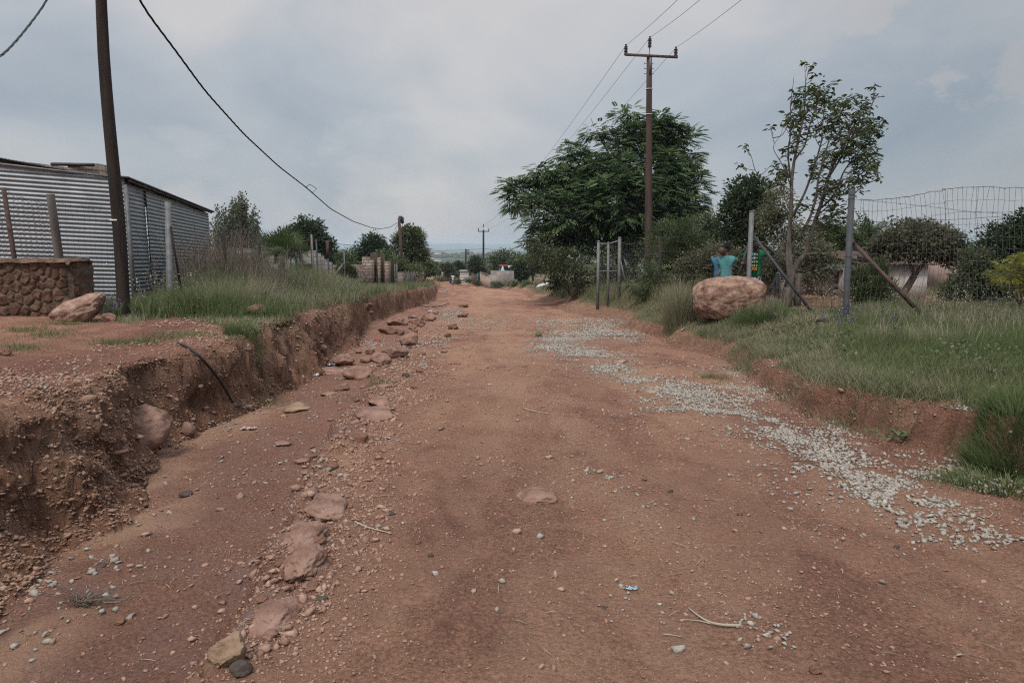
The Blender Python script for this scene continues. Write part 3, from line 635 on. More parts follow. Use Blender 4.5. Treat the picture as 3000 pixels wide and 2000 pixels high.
def build_weeds():
    """low broad leaved weeds mixed into the verges"""
    Xs, Ys = [], []
    for box, n in (((3, 12, 4.5, 22), 2600), ((-11, -3.5, 8, 30), 5200)):
        X, Y = scatter(n, box, lambda X, Y: grass_mask(X, Y) * sstep(-.1, .25, fbm(X * .9, Y * .9, o=3, s=66))); Xs.append(X); Ys.append(Y)
    X = np.concatenate(Xs); Y = np.concatenate(Ys); P0 = np.stack([X, Y, gz(X, Y)], 1); dx, dy = proj(P0); hh = np.clip(tall_mask(dx, dy), .06, .8); m = 16; n = len(X)
    hq = np.repeat(hh, m) * RNG.uniform(.25, 1.0, n * m) * np.repeat(RNG.uniform(.6, 1.25, n), m); P = np.repeat(P0, m, 0) + np.stack([RNG.normal(0, .05, n * m), RNG.normal(0, .05, n * m), hq], 1)
    V = inst(LEAF * [1.1, 1, 1], P, basis(unit(n * m) + [0, 0, .25]), RNG.uniform(.02, .055, n * m)); k = np.repeat(RNG.random(n), m) < .6; tn = np.repeat(np.clip(np.repeat(RNG.random(n), m) + RNG.normal(0, .2, n * m), 0, 1), 4)
    for nm, sel, mt, lb in (('weeds', k, M_DRAB, 'dull broad leaved weeds mixed through the verge grass'), ('green_weeds', ~k, M_MID, 'fresh green broad leaved weeds mixed through the verge grass')):
        s4 = np.repeat(sel, 4); q = int(sel.sum()); o = bpy.data.objects.new(nm, make_mesh(nm, V[s4], [instf(LEAFF, q, 4)], [mt], tn[s4])); COL.objects.link(o); tag(o, lb, 'weeds', kind='stuff')
def tuft(name, label, c, n, h, spread, mt, w=.006, lean=(.1, .7), cat='grass tuft', tint=(0, .6), group=None, ang=None):
    c = np.asarray(c, float); th = thing(name, c, label, cat, group); a = RNG.uniform(0, 6.283, n); r = spread * np.sqrt(RNG.random(n))
    P = np.stack([c[0] + r * np.cos(a), c[1] + r * np.sin(a), 0 * a], 1); P[:, 2] = gz(P[:, 0], P[:, 1]) - .01
    grass_obj('blades', P, h * RNG.uniform(.45, 1.1, n), np.full(n, w), RNG.uniform(*lean, n), RNG.uniform(*tint, n), mt, None, th, az=a + RNG.normal(0, .5, n)); return th
# ------------------------------------------------------------------ zoomed measuring frames -> measured pixels
def zf(ox, oy, s): return lambda x, y: ((ox + x / s) / K, (oy + y / s) / K)
ZA = zf(0, 400, 2.614)      # tin house
ZB = zf(550, 500, 3.36)     # left verge
ZC = zf(800, 660, 7.84)     # gate posts
ZD = zf(1060, 620, 6.533)   # brick piers
ZE = zf(1200, 680, 5.227)   # end of the road
ZG = zf(1290, 780, 11.2)    # end of the road, closer
ZH = zf(1450, 300, 2.614)   # big tree
ZI = zf(2350, 500, 3.135)   # right fence
ZJ = zf(2100, 120, 2.703)   # thin tree
ZK = zf(2240, 740, 5.113)   # yard
ZL1 = zf(0, 850, 2.614); ZL2 = zf(700, 800, 2.614); ZL3 = zf(0, 1350, 2.4125); ZL4 = zf(700, 1350, 2.4125); ZL5 = zf(1500, 1350, 2.4125)
ZR3 = zf(1500, 850, 2.851); ZR4 = zf(2200, 900, 2.24)
def depth_of(P): return P[1] * CP - P[2] * SP

M_GALV = mat('galvanised_steel', (.18, .18, .18), (.125, .125, .125), scale=7, bump=.15, metal=.2, rough=.6)
M_PIPE = mat('weathered_grey_pipe', (.068, .072, .078), (.048, .05, .054), scale=6, bump=.2, metal=.0, rough=.65)
M_RUST = mat('rusty_steel', (.085, .055, .046), (.045, .036, .033), scale=9, bump=.4, metal=.1, rough=.85, c3=(.13, .075, .058))
M_BLACKP = mat('black_painted_steel', (.03, .03, .035), (.015, .015, .018), scale=8, bump=.1, rough=.5)
M_WIRE = mat('old_wire', (.13, .125, .12), (.07, .06, .055), scale=20, bump=0, metal=.4, rough=.6)
M_CABLE = mat('black_cable', (.018, .018, .02), (.012, .012, .012), scale=20, bump=0, rough=.5)
M_POLE = mat('creosoted_wood', (.042, .029, .024), (.018, .013, .011), scale=6, bump=.6, stretch=(1, 1, .12), rough=.85)
M_POLER = mat('brown_pole_wood', (.088, .055, .045), (.052, .034, .029), scale=6, bump=.5, stretch=(1, 1, .1), rough=.85)
M_GREYW = mat('grey_weathered_wood', (.15, .135, .12), (.07, .06, .055), scale=8, bump=.7, stretch=(1, 1, .12), rough=.9)
M_PORC = mat('dark_insulator', (.045, .035, .035), (.03, .025, .025), scale=8, bump=0, rough=.3, spec=.5)
M_WHITE = mat('white_band', (.7, .7, .68), (.6, .6, .58), scale=8, bump=0)

# ------------------------------------------------------------------ stones
M_ROCK = mat('pink_granite', (.27, .155, .112), (.165, .088, .062), scale=7, bump=.8, bscale=38, c3=(.40, .285, .22), detail=10, rough=.9, dist=.03)
M_ROCKG = mat('gully_rock', (.245, .140, .102), (.155, .085, .06), scale=5, bump=.8, bscale=34, detail=10, c3=(.32, .205, .155), rough=.92, dist=.02)
M_ROCKT = mat('tan_sandstone', (.265, .175, .115), (.16, .10, .065), scale=5, bump=.7, bscale=22, c3=(.35, .25, .175), rough=.92, dist=.02)
M_ROCKD = mat('dark_stone', (.10, .075, .06), (.05, .04, .035), scale=8, bump=.5, rough=.9)
M_CLOD = mat('dirt_clod', (.235, .12, .08), (.13, .07, .048), scale=9, bump=.8, bscale=40, rough=.95, dist=.02)
M_REDR = mat('red_rock', (.36, .10, .07), (.22, .07, .05), scale=9, bump=.4, rough=.9)
_ic = {}
def rock_mb(c, size, seed, cuts=7, rot=0.0, sub=3, rough=.12, cutd=.78, tilt=0.0, box=0, flat=0):
    if sub not in _ic: _ic[sub] = ico(sub)
    V, Fi = _ic[sub]; rg = np.random.default_rng(seed); V = V.copy()
    for _ in range(cuts):
        n = rg.standard_normal(3); n /= np.linalg.norm(n); d = cutd + rg.uniform(-.1, .14); e = V @ n - d; k = e > 0; V[k] -= n * e[k][:, None] * .94
    s = seed * 3.7
    if box: V = V / (np.abs(V) ** box).sum(1)[:, None] ** (1 / box) * .98
    V = V * (1 + rough * fbm(V[:, 0] * 1.6 + s, V[:, 1] * 1.6, V[:, 2] * 1.6, o=3, s=70) + rough * .6 * fbm(V[:, 0] * 5 + s, V[:, 1] * 5, V[:, 2] * 5, o=4, s=71, g=.62))[:, None]
    if flat: V[:, 2] = np.where(V[:, 2] < -flat, -flat + (V[:, 2] + flat) * .15, V[:, 2]); V[:, 2] -= .12 * (V[:, 2] < -.3) * (np.abs(V[:, 2]) - .3)
    V = V * np.array(size); c1, s1 = math.cos(rot), math.sin(rot); ct, st = math.cos(tilt), math.sin(tilt)
    V = V @ np.array([[ct, 0, st], [0, 1, 0], [-st, 0, ct]]); V = V @ np.array([[c1, s1, 0], [-s1, c1, 0], [0, 0, 1]])
    return MB().add(V + np.asarray(c), Fi)
def rock(label, D, rx, ry, mt, name='rock', cat='rock', group=None, seed=None, sink=.35, deep=.85, cuts=11, sub=4, smooth=False, t=None, tilt=0.0, rough=.20, rot=None, cutd_=.72, box=0, flat=0):
    """a stone whose middle shows at measured point D with half sizes rx, ry (measured px)"""
    foot = stand(D[0], D[1] + ry * .75) if t is None else at_depth(D[0], t); tt = depth_of(foot)
    a, b = px(rx, tt), px(ry, tt); seed = seed or int(D[0] * 7 + D[1]); random.seed(seed)
    c = foot + np.array([0, a * deep * .35, 0]); c[2] = foot[2] + b * (1 - 2 * sink * .5) if t is None else at(D[0], D[1], tt)[2]
    base = np.array([c[0], c[1], foot[2]])
    mb = rock_mb(c, (a, a * deep, b), seed, cuts, rot if rot is not None else random.uniform(-.4, .4), sub, rough, cutd_, tilt, box, flat)
    o = mb.build(name, mt, None, smooth=smooth, loc=base); return tag(o, label, cat, group)

def build_rocks():
    rock('large rounded pink granite boulder on the grass in front of three children', (1680, 686), 80, 50, M_ROCK, 'boulder', 'boulder', seed=5, t=13.8, deep=.8, cuts=7, sub=6, rough=.10, smooth=True, rot=.1, tilt=.03, cutd_=.95, box=3.0, flat=.80)
    rock('angular pinkish tan boulder leaning beside the stone wall', ZL1(590, 155), 74, 33, M_ROCK, 'boulder', 'boulder', seed=33, cuts=10, sub=5, deep=.6, tilt=.45, rot=.1)
    rock('small squared pink rock at the foot of the tan boulder by the leaning pole', ZL1(832, 210), 17, 13, M_ROCK)
    rock('dull reddish boulder half hidden in the long grass of the left verge', ZL2(130, 285), 32, 19, M_ROCKG, 'boulder', 'boulder', tilt=.3, sub=4)
    rock('big rounded boulder bulging out of the foot of the left bank', ZL1(1065, 1130), 62, 66, M_ROCKG, 'boulder', 'boulder', t=depth_of(stand(*ZL1(1120, 1280))) + .30, sub=5, cuts=6, sink=.5, deep=1.1, seed=21, smooth=True, rough=.2)
    rock('cracked rock wedged in the bank left of the bulging boulder', ZL1(860, 1100), 26, 30, M_ROCKG, t=depth_of(stand(*ZL1(1000, 1240))) + .25, deep=1.0, cuts=9)
    rock('flat grey stone lying below the bulging boulder', ZL1(890, 1215), 32, 12, M_ROCKG, sink=.8, sub=4)
    rock('blocky tan sandstone rock alone in the near gully', ZL3(1615, 1350), 50, 38, M_ROCKT, sub=5, cuts=12, seed=44, sink=.2)
    rock('dark broken chunk tucked beside the tan sandstone block', ZL3(1690, 1475), 26, 20, M_ROCKD, sub=4, cuts=12, seed=9)
    rock('small red rock in the near gully above the tan block', ZL3(850, 1130), 13, 9, M_CLOD)
    rock('dark greenish stone on the orange silt of the gully', ZL3(1308, 235), 16, 8, M_ROCKD, sub=4)
    rock('black charred lump beside the gully pebbles', ZL3(715, 740), 13, 5, M_ROCKD)
    rock('red brown flat topped block, largest squared stone of the gully', ZL2(1140, 435), 25, 13, M_CLOD, cuts=12, seed=13, sub=4)
    rock('rounded stone just behind the red brown block', ZL2(1200, 372), 22, 11, M_ROCKG, sub=4)
    rock('upright slice of stone against the right side of the red brown block', ZL2(1240, 450), 8, 11, M_ROCKG)
    rock('tall tan boulder at the road edge of the gully', ZL2(1312, 512), 25, 17, M_ROCKG, cuts=9, sub=4)
    rock('broad grey backed boulder in mid gully', ZL2(1190, 605), 32, 17, M_ROCKG, sub=4, seed=88)
    rock('sloping pink rock against the broad grey backed boulder', ZL2(1080, 655), 26, 15, M_ROCKG, sub=4, tilt=-.25)
    rock('narrow wedge of rock between the pink rock and the humped boulder', ZL2(970, 665), 14, 9, M_ROCKG)
    rock('humped boulder beside the blue packet', ZL2(800, 668), 30, 15, M_ROCKG, sub=4)
    rock('largest cracked dome of rock in the gully', ZL2(912, 768), 37, 18, M_ROCKG, sub=4, cuts=8, seed=61)
    rock('long low rock under the blue packet', ZL2(680, 748), 38, 9, M_ROCKG, sink=.5, sub=4)
    rock('small dome of rock below the cracked dome', ZL2(790, 872), 20, 11, M_ROCKG, sink=.5)
    rock('flat buried rock left of the small dome', ZL2(682, 918), 22, 7, M_ROCKG, sink=.7)
    rock('grey stone level with the gravel in the gully', ZL2(1112, 862), 18, 6, M_ROCKG, sink=.6)
    rock('cream speckled stone with a ring of gravel in the gully', ZL2(425, 1030), 31, 13, M_ROCKT, sink=.5, sub=4)
    rock('worn slab with a pale pink back at the road edge', ZL2(1035, 1075), 46, 11, M_ROCKG, sink=.5, deep=1.5, rough=.2, sub=4, tilt=-.08)
    rock('worn slab just above the pale pink backed slab', ZL2(1075, 988), 30, 12, M_ROCKG, sink=.5, deep=1.5, rough=.2, sub=4, tilt=-.1)
    rock('jagged outcrop with root shreds at the road edge', ZL2(905, 1250), 30, 14, M_CLOD, sink=.5, sub=4, cuts=12)
    rock('purple grey slab outcrop beside the pale twig', ZL4(590, 325), 54, 24, M_ROCKG, sink=.95, deep=1.6, rough=.34, cutd_=.80, sub=5, smooth=True, cuts=10, tilt=-.22)
    rock('pale outcrop rock in the middle of the near road edge', ZL4(430, 530), 50, 22, M_ROCKG, sink=.95, deep=1.6, rough=.34, cutd_=.80, sub=5, smooth=True, cuts=10)
    rock('wide lumpy outcrop below the pale outcrop rock', ZL4(450, 700), 50, 30, M_ROCKG, sink=.95, deep=1.6, rough=.34, cutd_=.80, sub=5, smooth=True, cuts=9)
    rock('split outcrop rock above the tan sandstone block', ZL4(225, 1085), 50, 28, M_ROCKG, sink=.95, deep=1.6, rough=.34, cutd_=.80, sub=5, smooth=True, cuts=12, tilt=-.25)
    rock('dark flat oval stone on the near road', ZL4(582, 970), 17, 6, M_ROCKD, sink=.4)
    rock('round brown clod beside the pale twig', ZL4(770, 528), 8, 6, M_CLOD)
    rock('dark fist sized stone on the road beside the gully', ZL2(1275, 780), 10, 6, M_ROCKD)
    rock('brown clod below the dark fist sized stone', ZL2(1340, 876), 8, 5, M_CLOD)
    rock('brown clod above the dark fist sized stone', ZL2(1375, 748), 8, 5, M_CLOD)
    rock('reddish clod at the road edge beside the tall tan boulder', ZL2(1600, 475), 10, 7, M_CLOD)
    rock('bright brick red stone in the gully', ZL2(1062, 515), 9, 5, M_REDR)
    rock('shaggy clod of roots and dirt, lowest of the three by the far gully', ZL2(1640, 412), 14, 7, M_CLOD, 'dirt_clod', 'clod', cuts=9, sub=4, rough=.5)
    rock('shaggy clod of roots and dirt, middle of the three by the far gully', ZL2(1718, 325), 14, 6, M_CLOD, 'dirt_clod', 'clod', cuts=9, sub=4, rough=.5)
    rock('shaggy clod of roots and dirt, highest of the three by the far gully', ZL2(1722, 252), 14, 5, M_CLOD, 'dirt_clod', 'clod', cuts=9, sub=4, rough=.5)
    rock('dull stone half sunk near the grey post of the right fence', ZI(180, 1385), 15, 10, M_ROCKD, sub=4)
    rock('red clods at the edge of the left verge', ZL1(25, 470), 16, 12, M_CLOD, sub=4)
    rock('flat worn rock flush with the middle of the road', (1230, 1138), 50, 17, M_ROCKG, sink=.88, deep=.9, sub=5, cuts=5, smooth=True)
    rock('pink rock in the gravel below the right bank', ZR3(890, 592), 26, 6, M_ROCK, sink=.7, sub=4)
    rock('orange flat rock at the lower edge of the gravel', ZR3(1145, 840), 22, 6, M_ROCKT, sink=.7)
    rock('brown clod at the bottom of the foreground gravel', zf(2200, 1400, 2.614)(500, 1470), 14, 11, M_CLOD, sub=4)
    rock('stone tied round with straw at the end of the black hose', ZL1(1785, 880), 20, 12, M_ROCKD, sub=4)
    rs = random.Random(12)
    for x, y, n in ((590, 330, 5), (430, 540, 6), (470, 700, 8), (230, 1090, 7), (350, 900, 6), (560, 200, 5), (520, 830, 4)):
        for _ in range(n):
            X_, Y_ = x + rs.gauss(0, 75), y + rs.gauss(0, 60); s_ = rs.uniform(.35, 1.0); rock('small broken piece of rock along the ridge between gully and road', ZL4(X_, Y_), 20 * s_, 11 * s_, M_ROCKG if rs.random() < .6 else M_CLOD, 'rock_fragment', 'rock', 'broken rock along the ridge', seed=int(X_ * 3 + Y_), sink=rs.uniform(.3, .7), deep=1.2, rough=.3, cutd_=.7)
    # smaller stones of the gully, nothing tells them apart
    sp = [(1370, 375, 16, 9), (1330, 335, 12, 6), (1460, 348, 16, 8), (1415, 352, 10, 6), (1325, 415, 11, 7), (1270, 385, 10, 7), (1385, 400, 9, 5), (1000, 600, 13, 8), (915, 605, 9, 5), (990, 243, 13, 7), (968, 248, 7, 5),
          (1500, 300, 10, 4), (1440, 330, 9, 5), (1350, 440, 8, 5), (640, 572, 12, 9), (660, 665, 9, 6), (950, 870, 8, 4), (1010, 885, 7, 4), (905, 970, 8, 5), (230, 980, 8, 5), (1000, 300, 9, 4), (560, 1405, 16, 6), (490, 1440, 20, 6), (640, 1395, 9, 5),
          (700, 1480, 18, 6), (870, 1440, 12, 5), (450, 1448, 12, 5), (560, 1330, 9, 5), (330, 1305, 20, 7), (750, 1250, 12, 5), (1080, 1190, 8, 4), (700, 1120, 9, 4), (1570, 600, 9, 4), (1400, 620, 10, 5), (1670, 690, 9, 3), (1290, 365, 8, 5)]
    for i, (x, y, a, b) in enumerate(sp):
        rock('small reddish stone lying among the gully rocks', ZL2(x, y), a, b, M_ROCKG if i % 3 else M_CLOD, 'stone', 'stone', 'small stones of the gully', sink=.3)
    sr = [(1680, 1150), (1550, 1148), (1745, 1243), (1620, 1000), (1365, 1060), (1380, 985), (1290, 925), (1520, 800), (1570, 1008)]
    for i, (x, y) in enumerate([(1270, 1250), (900, 1180), (1480, 1100), (1540, 1128), (1700, 1180), (1390, 1395), (1940, 1213), (2060, 1255), (960, 1245), (990, 1275)]):
        rock('walnut sized dark pebble alone on the road', (x, y), 7, 5, M_ROCKD if i % 2 else M_CLOD, 'pebble', 'pebble', 'loose pebbles on the road')
# gravel ------------------------------------------------------------
GB = [(2050, 1080, 240, 90, .13), (2250, 1150, 130, 80, .30), (1600, 900, 220, 60, .06), (1850, 1000, 160, 50, .16), (1980, 1010, 90, 30, .25), (1700, 860, 120, 30, .12), (1300, 772, 55, 16, 1), (1375, 762, 50, 15, .9), (1440, 772, 45, 10, .8), (1250, 742, 30, 9, .45), (1330, 740, 50, 9, .55), (1400, 740, 40, 7, .6), (1262, 800, 40, 14, .9), (1330, 806, 60, 9, .7), (1300, 826, 30, 8, .4), (1380, 815, 60, 9, .75), (1410, 846, 60, 12, .9),
      (1475, 872, 60, 12, 1), (1530, 890, 50, 12, .9), (1590, 915, 60, 17, 1), (1640, 945, 60, 12, 1), (1700, 940, 45, 12, .6), (1540, 935, 45, 7, .4), (1700, 895, 60, 10, .35), (1580, 880, 45, 8, .3), (1760, 900, 50, 12, .3), (1745, 965, 50, 16, .75), (1795, 990, 45, 16, .7), (1700, 915, 60, 12, .5), (2120, 1060, 90, 40, .28), (2230, 1130, 90, 60, .3), (2010, 1120, 60, 26, .8), (1940, 1062, 70, 24, .9), (2180, 1200, 120, 30, .22), (1480, 915, 50, 8, .35),
      (1790, 995, 40, 12, .45), (1840, 1012, 45, 14, .8), (1905, 1045, 50, 17, 1), (1955, 1075, 50, 20, 1), (1990, 1100, 55, 16, 1), (2060, 1110, 45, 18, .8), (2030, 1150, 22, 20, .9), (1850, 1065, 50, 8, .5), (2130, 1095, 50, 20, .5), (2060, 1060, 40, 16, .45), (2180, 1150, 50, 20, .35),
      (2060, 1180, 22, 8, .5), (2110, 1195, 40, 10, .35), (1930, 990, 70, 12, .25), (2330, 1230, 50, 12, .6), (2260, 1225, 40, 8, .45), (2130, 1230, 25, 10, .35), (2200, 1240, 40, 8, .3), (2300, 1160, 30, 12, .2), (2120, 888, 40, 5, .5), (2230, 897, 40, 7, .6), (2200, 930, 30, 8, .35), (2320, 885, 40, 6, .5), (1990, 950, 14, 8, .6), (2040, 950, 12, 8, .4),
      (1500, 1160, 22, 10, .5), (1470, 1135, 18, 8, .25), (1400, 1095, 22, 8, .25), (1430, 1120, 20, 7, .3), (1350, 1078, 26, 7, .22), (1570, 1180, 20, 12, .15), (1540, 1205, 40, 10, .1), (1500, 1360, 60, 10, .05), (1420, 1345, 60, 16, .05),
      (1735, 1440, 55, 18, .22), (1775, 1460, 50, 26, .4), (1800, 1495, 50, 24, .3), (1790, 1530, 55, 18, .25), (1850, 1560, 80, 20, .15), (1700, 1425, 40, 16, .15), (1905, 1420, 40, 14, .05), (1500, 1365, 90, 30, .05), (2290, 1360, 40, 20, .12), (2320, 1400, 30, 20, .12),
      (620, 950, 60, 12, .18), (560, 935, 40, 10, .2), (700, 960, 50, 14, .12), (760, 870, 40, 8, .2), (850, 850, 40, 7, .4), (930, 800, 60, 10, .25), (1000, 790, 50, 20, .25), (960, 835, 50, 10, .25), (850, 792, 25, 8, .5), (1030, 720, 40, 14, .3), (950, 735, 20, 5, .4), (730, 850, 30, 8, .35), (790, 925, 60, 10, .2), (720, 1050, 30, 16, .22),
      (700, 1110, 22, 16, .3), (730, 1080, 24, 14, .25), (640, 1060, 120, 60, .035), (560, 990, 80, 24, .08), (150, 1420, 80, 40, .12), (250, 1300, 90, 40, .10), (300, 1180, 70, 30, .07), (60, 1460, 70, 60, .14), (120, 1360, 70, 40, .12), (230, 1390, 70, 34, .12), (340, 1290, 60, 30, .08), (600, 1330, 30, 24, .05), (820, 1150, 100, 60, .02), (1100, 740, 80, 16, .15), (990, 690, 50, 8, .15), (480, 1000, 30, 30, .1), (100, 860, 160, 40, .025)]
def gravel_density(X, Y):
    h = macro(X, Y)[0]; dx, dy = proj(np.stack([X, Y, h], -1)); d = np.full(X.shape, .0035)
    for x, y, a, b, w in GB: d = d + w * np.exp(-(((dx - x) / a) ** 2 + ((dy - y) / b) ** 2) * 1.3)
    n = fbm(X * 1.8, Y * 1.8, o=4, s=81); n2 = fbm(X * 6, Y * 6, o=2, s=82)
    return np.clip(1.25 * d * sstep(-.38, .4, n + .75 * n2 + d * .25), 0, 1)
def stones_obj(name, X, Y, r, mt, label, sink=.3, flat=.62, tint=None, kind='stuff', sub=1):
    n = len(X); V0, Fi = ico(1) if sub == 1 else ico(sub); k = len(V0)
    S = r[:, None, None] * (1 + np.clip(.36 * RNG.standard_normal((n, k, 1)), -.55, .7)) * np.stack([RNG.uniform(.8, 1.35, n), RNG.uniform(.7, 1.1, n), RNG.uniform(flat * .7, flat * 1.2, n)], 1)[:, None]
    a = RNG.uniform(0, 6.283, n); c, s_ = np.cos(a), np.sin(a); Z0 = 0 * a; zg = gz(X, Y)
    X, zg = push(X, Y, zg)
    tl = RNG.normal(0, .35, n); ct, st = np.cos(tl), np.sin(tl)
    Bm = np.stack([np.stack([c * ct, s_ * ct, st], 1), np.stack([-s_, c, Z0], 1), np.stack([-c * st, -s_ * st, ct], 1)], 1)
    V = np.einsum('nki,nij->nkj', V0[None] * S, Bm) + np.stack([X, Y, zg + r * flat * (1 - 2 * sink * .6)], 1)[:, None]
    me = make_mesh(name, V.reshape(-1, 3), [instf(Fi, n, k)], [mt], np.repeat(RNG.random(n) if tint is None else tint, k))
    o = bpy.data.objects.new(name, me); COL.objects.link(o); return tag(o, label, 'gravel', kind=kind)
M_GRAV = mat('pale_gravel', (.42, .39, .335), (.27, .25, .215), scale=30, bump=.3, tintc=(.25, .20, .165), rough=.9)
M_CLODS = mat('loose_clods', (.30, .165, .12), (.20, .11, .08), scale=20, bump=.4, bscale=90, tintc=(.40, .26, .19), rough=.95)
M_CRUMB = mat('bank_crumb', (.31, .175, .115), (.19, .105, .07), scale=14, bump=.3, bscale=70, tintc=(.31, .205, .145), rough=.95)
def build_gravel():
    Xs, Ys, Rs = [], [], []
    for box, per in (((.2, 4.6, 2.2, 8), 3300), ((0, 5.5, 8, 15), 1900), ((0, 6, 15, 30), 480), ((-4.2, .2, 2.2, 10), 1700), ((-6, 0, 10, 30), 480)):
        n = int((box[1] - box[0]) * (box[3] - box[2]) * per); X, Y = scatter(n, box, gravel_density); Xs.append(X); Ys.append(Y)
        Rs.append(np.clip(RNG.lognormal(math.log(.0092 if box[3] < 9 else .0115), .38, len(X)), .0035, .020) * (1.0 if box[3] < 16 else 1.5))
    X = np.concatenate(Xs); Y = np.concatenate(Ys); r = np.concatenate(Rs)
    stones_obj('gravel', X, Y, r, M_GRAV, 'pale crushed gravel washed across the red road', tint=RNG.beta(1.1, 2.4, len(X)))
    # loose crumbs of the same red dirt
    def dn(X, Y):
        h, bl, br, Xw, lt, lb, rb, rt, rg = macro(X, Y); d = .16 + .5 * sstep(-.1, .4, fbm(X * 1.1, Y * 1.1, o=3, s=83)); d = np.maximum(d, .95 * np.exp(-((Xw - rg - .15) / .4) ** 2)); d = d * (1 - .5 * ((Xw > rg + .8) & (Xw < rb - .4))) * (1 - .7 * ((Xw > lb + .1) & (Xw < rg - .1)))
        return np.clip(d + .6 * bl, 0, 1)
    Xs, Ys, Rs = [], [], []
    for box, per, r0 in (((-3.2, 3.6, 2.0, 4.5), 4200, .0038), ((-4.5, 4.5, 4.5, 9), 1100, .0055), ((-5, 4, 9, 18), 160, .010), ((-4.4, -.6, 2.2, 9), 800, .0085), ((-5, -1, 9, 20), 160, .015)):
        n = int((box[1] - box[0]) * (box[3] - box[2]) * per); X, Y = scatter(n, box, dn); Xs.append(X); Ys.append(Y); Rs.append(np.clip(RNG.lognormal(math.log(r0), .45, len(X)), .002, .03))
    X = np.concatenate(Xs); Y = np.concatenate(Ys)
    stones_obj('loose_dirt', X, Y, np.concatenate(Rs), M_CLODS, 'loose crumbs and clods of red dirt over the road', sink=.45)
    X, Y = scatter(5000, (-4.6, -1.6, 2.3, 14), lambda X, Y: macro(X, Y)[1] * sstep(-.2, .4, fbm(X * 2, Y * 2, s=85)) * .5); stones_obj('bank_rubble', X, Y, np.clip(RNG.lognormal(math.log(.017), .6, len(X)), .006, .08), M_ROCKG, 'broken stones and lumps sticking out of the left bank', sink=.5)
    X, Y = scatter(120000, (-4.4, -1.7, 2.3, 9), lambda X, Y: macro(X, Y)[1] * sstep(-.5, .3, fbm(X * 3, Y * 3, s=86))); stones_obj('bank_crumbs', X, Y, np.clip(RNG.lognormal(math.log(.0062), .5, len(X)), .003, .022), M_CRUMB, 'fine crumbs of earth covering the face of the left bank', sink=.35, flat=.5)
    # straw bits
    n = 420; X = RNG.uniform(-3.2, 3.6, n); Y = 2.2 + 8 * RNG.random(n) ** 1.5; a = RNG.uniform(0, 6.283, n); L_ = RNG.uniform(.015, .09, n); mb = MB()
    for i in range(n):
        d = np.array([math.cos(a[i]), math.sin(a[i])]) * L_[i]; p = np.array([X[i], Y[i]]); q = [np.array([*(p + d * u), float(gz(*(p + d * u))) + .006 + .006 * math.sin(u * 3)]) for u in (0, .5, 1)]
        mb.tube(q, [.0016, .0016, .0010], 3, tint=random.random())
    o = mb.build('straw', M_STRAW); tag(o, 'short bits of pale straw strewn over the dirt', 'straw', kind='stuff')

# ------------------------------------------------------------------ tin house and its neighbours
def brick_mat(name, c1, c2, mortar, bw=.4, bh=.2, ms=.012, ax='x'):
    m = bpy.data.materials.new(name); m.use_nodes = True; t = m.node_tree; L = t.links.new; b = t.nodes['Principled BSDF']; b.inputs['Roughness'].default_value = .92; b.inputs['Specular IOR Level'].default_value = .15
    tc = N(t, 'ShaderNodeTexCoord'); sp = N(t, 'ShaderNodeSeparateXYZ'); L(tc.outputs['Object'], sp.inputs[0]); cb = N(t, 'ShaderNodeCombineXYZ')
    ad = N(t, 'ShaderNodeMath', operation='ADD'); L(sp.outputs[0], ad.inputs[0]); L(sp.outputs[1], ad.inputs[1]); L(ad.outputs[0], cb.inputs[0]); L(sp.outputs[2], cb.inputs[1])
    nz = N(t, 'ShaderNodeTexNoise', ins={'Scale': 3.0, 'Detail': 4}); L(tc.outputs['Object'], nz.inputs[0]); vm = N(t, 'ShaderNodeMix', data_type='VECTOR', ins={0: .03}); L(cb.outputs[0], vm.inputs[4]); L(nz.outputs[1], vm.inputs[5])
    br = N(t, 'ShaderNodeTexBrick', ins={'Scale': 1.0, 'Mortar Size': ms, 'Mortar Smooth': .3, 'Brick Width': bw, 'Row Height': bh, 'Color1': (*c1, 1), 'Color2': (*c2, 1), 'Mortar': (*mortar, 1)}); L(vm.outputs[1], br.inputs[0])
    n = N(t, 'ShaderNodeTexNoise', ins={'Scale': 5.0, 'Detail': 9, 'Roughness': .75}); L(tc.outputs['Object'], n.inputs[0]); r = ramp(t, n.outputs[0], [(.3, .45), (.5, .95), (.72, 1.25)])
    mx = N(t, 'ShaderNodeMix', data_type='RGBA', blend_type='MULTIPLY', ins={0: 1}); L(br.outputs[0], mx.inputs[6]); L(r.outputs[0], mx.inputs[7]); L(mx.outputs[2], b.inputs[0])
    bp = N(t, 'ShaderNodeBump', ins={'Strength': .8, 'Distance': .02}); iv = N(t, 'ShaderNodeMath', operation='MULTIPLY_ADD', ins={1: -1.0, 2: 1.0}); L(br.outputs['Fac'], iv.inputs[0]); s2 = N(t, 'ShaderNodeMath', operation='ADD'); L(iv.outputs[0], s2.inputs[0]); L(n.outputs[0], s2.inputs[1]); L(s2.outputs[0], bp.inputs['Height']); L(bp.outputs[0], b.inputs['Normal'])
    return m
M_BLOCK = brick_mat('concrete_block', (.25, .235, .215), (.19, .175, .16), (.14, .125, .115), .4, .2, .014)
M_BLOCKT = brick_mat('tan_cement_brick', (.30, .235, .185), (.20, .155, .125), (.12, .095, .08), .36, .17, .016)
M_BLOCKR = brick_mat('reddish_cement_brick', (.27, .195, .165), (.21, .15, .13), (.14, .105, .09), .3, .13, .012)
M_TIN = mat('galvanised_sheet', (.37, .39, .41), (.21, .225, .24), scale=2.2, bump=0, metal=.75, rough=.5, tintc=(.28, .30, .315), lo=.3, hi=.7)
M_TINP = mat('dull_corrugated_sheet', (.55, .55, .53), (.42, .41, .39), scale=2.0, bump=0, metal=.3, rough=.6)
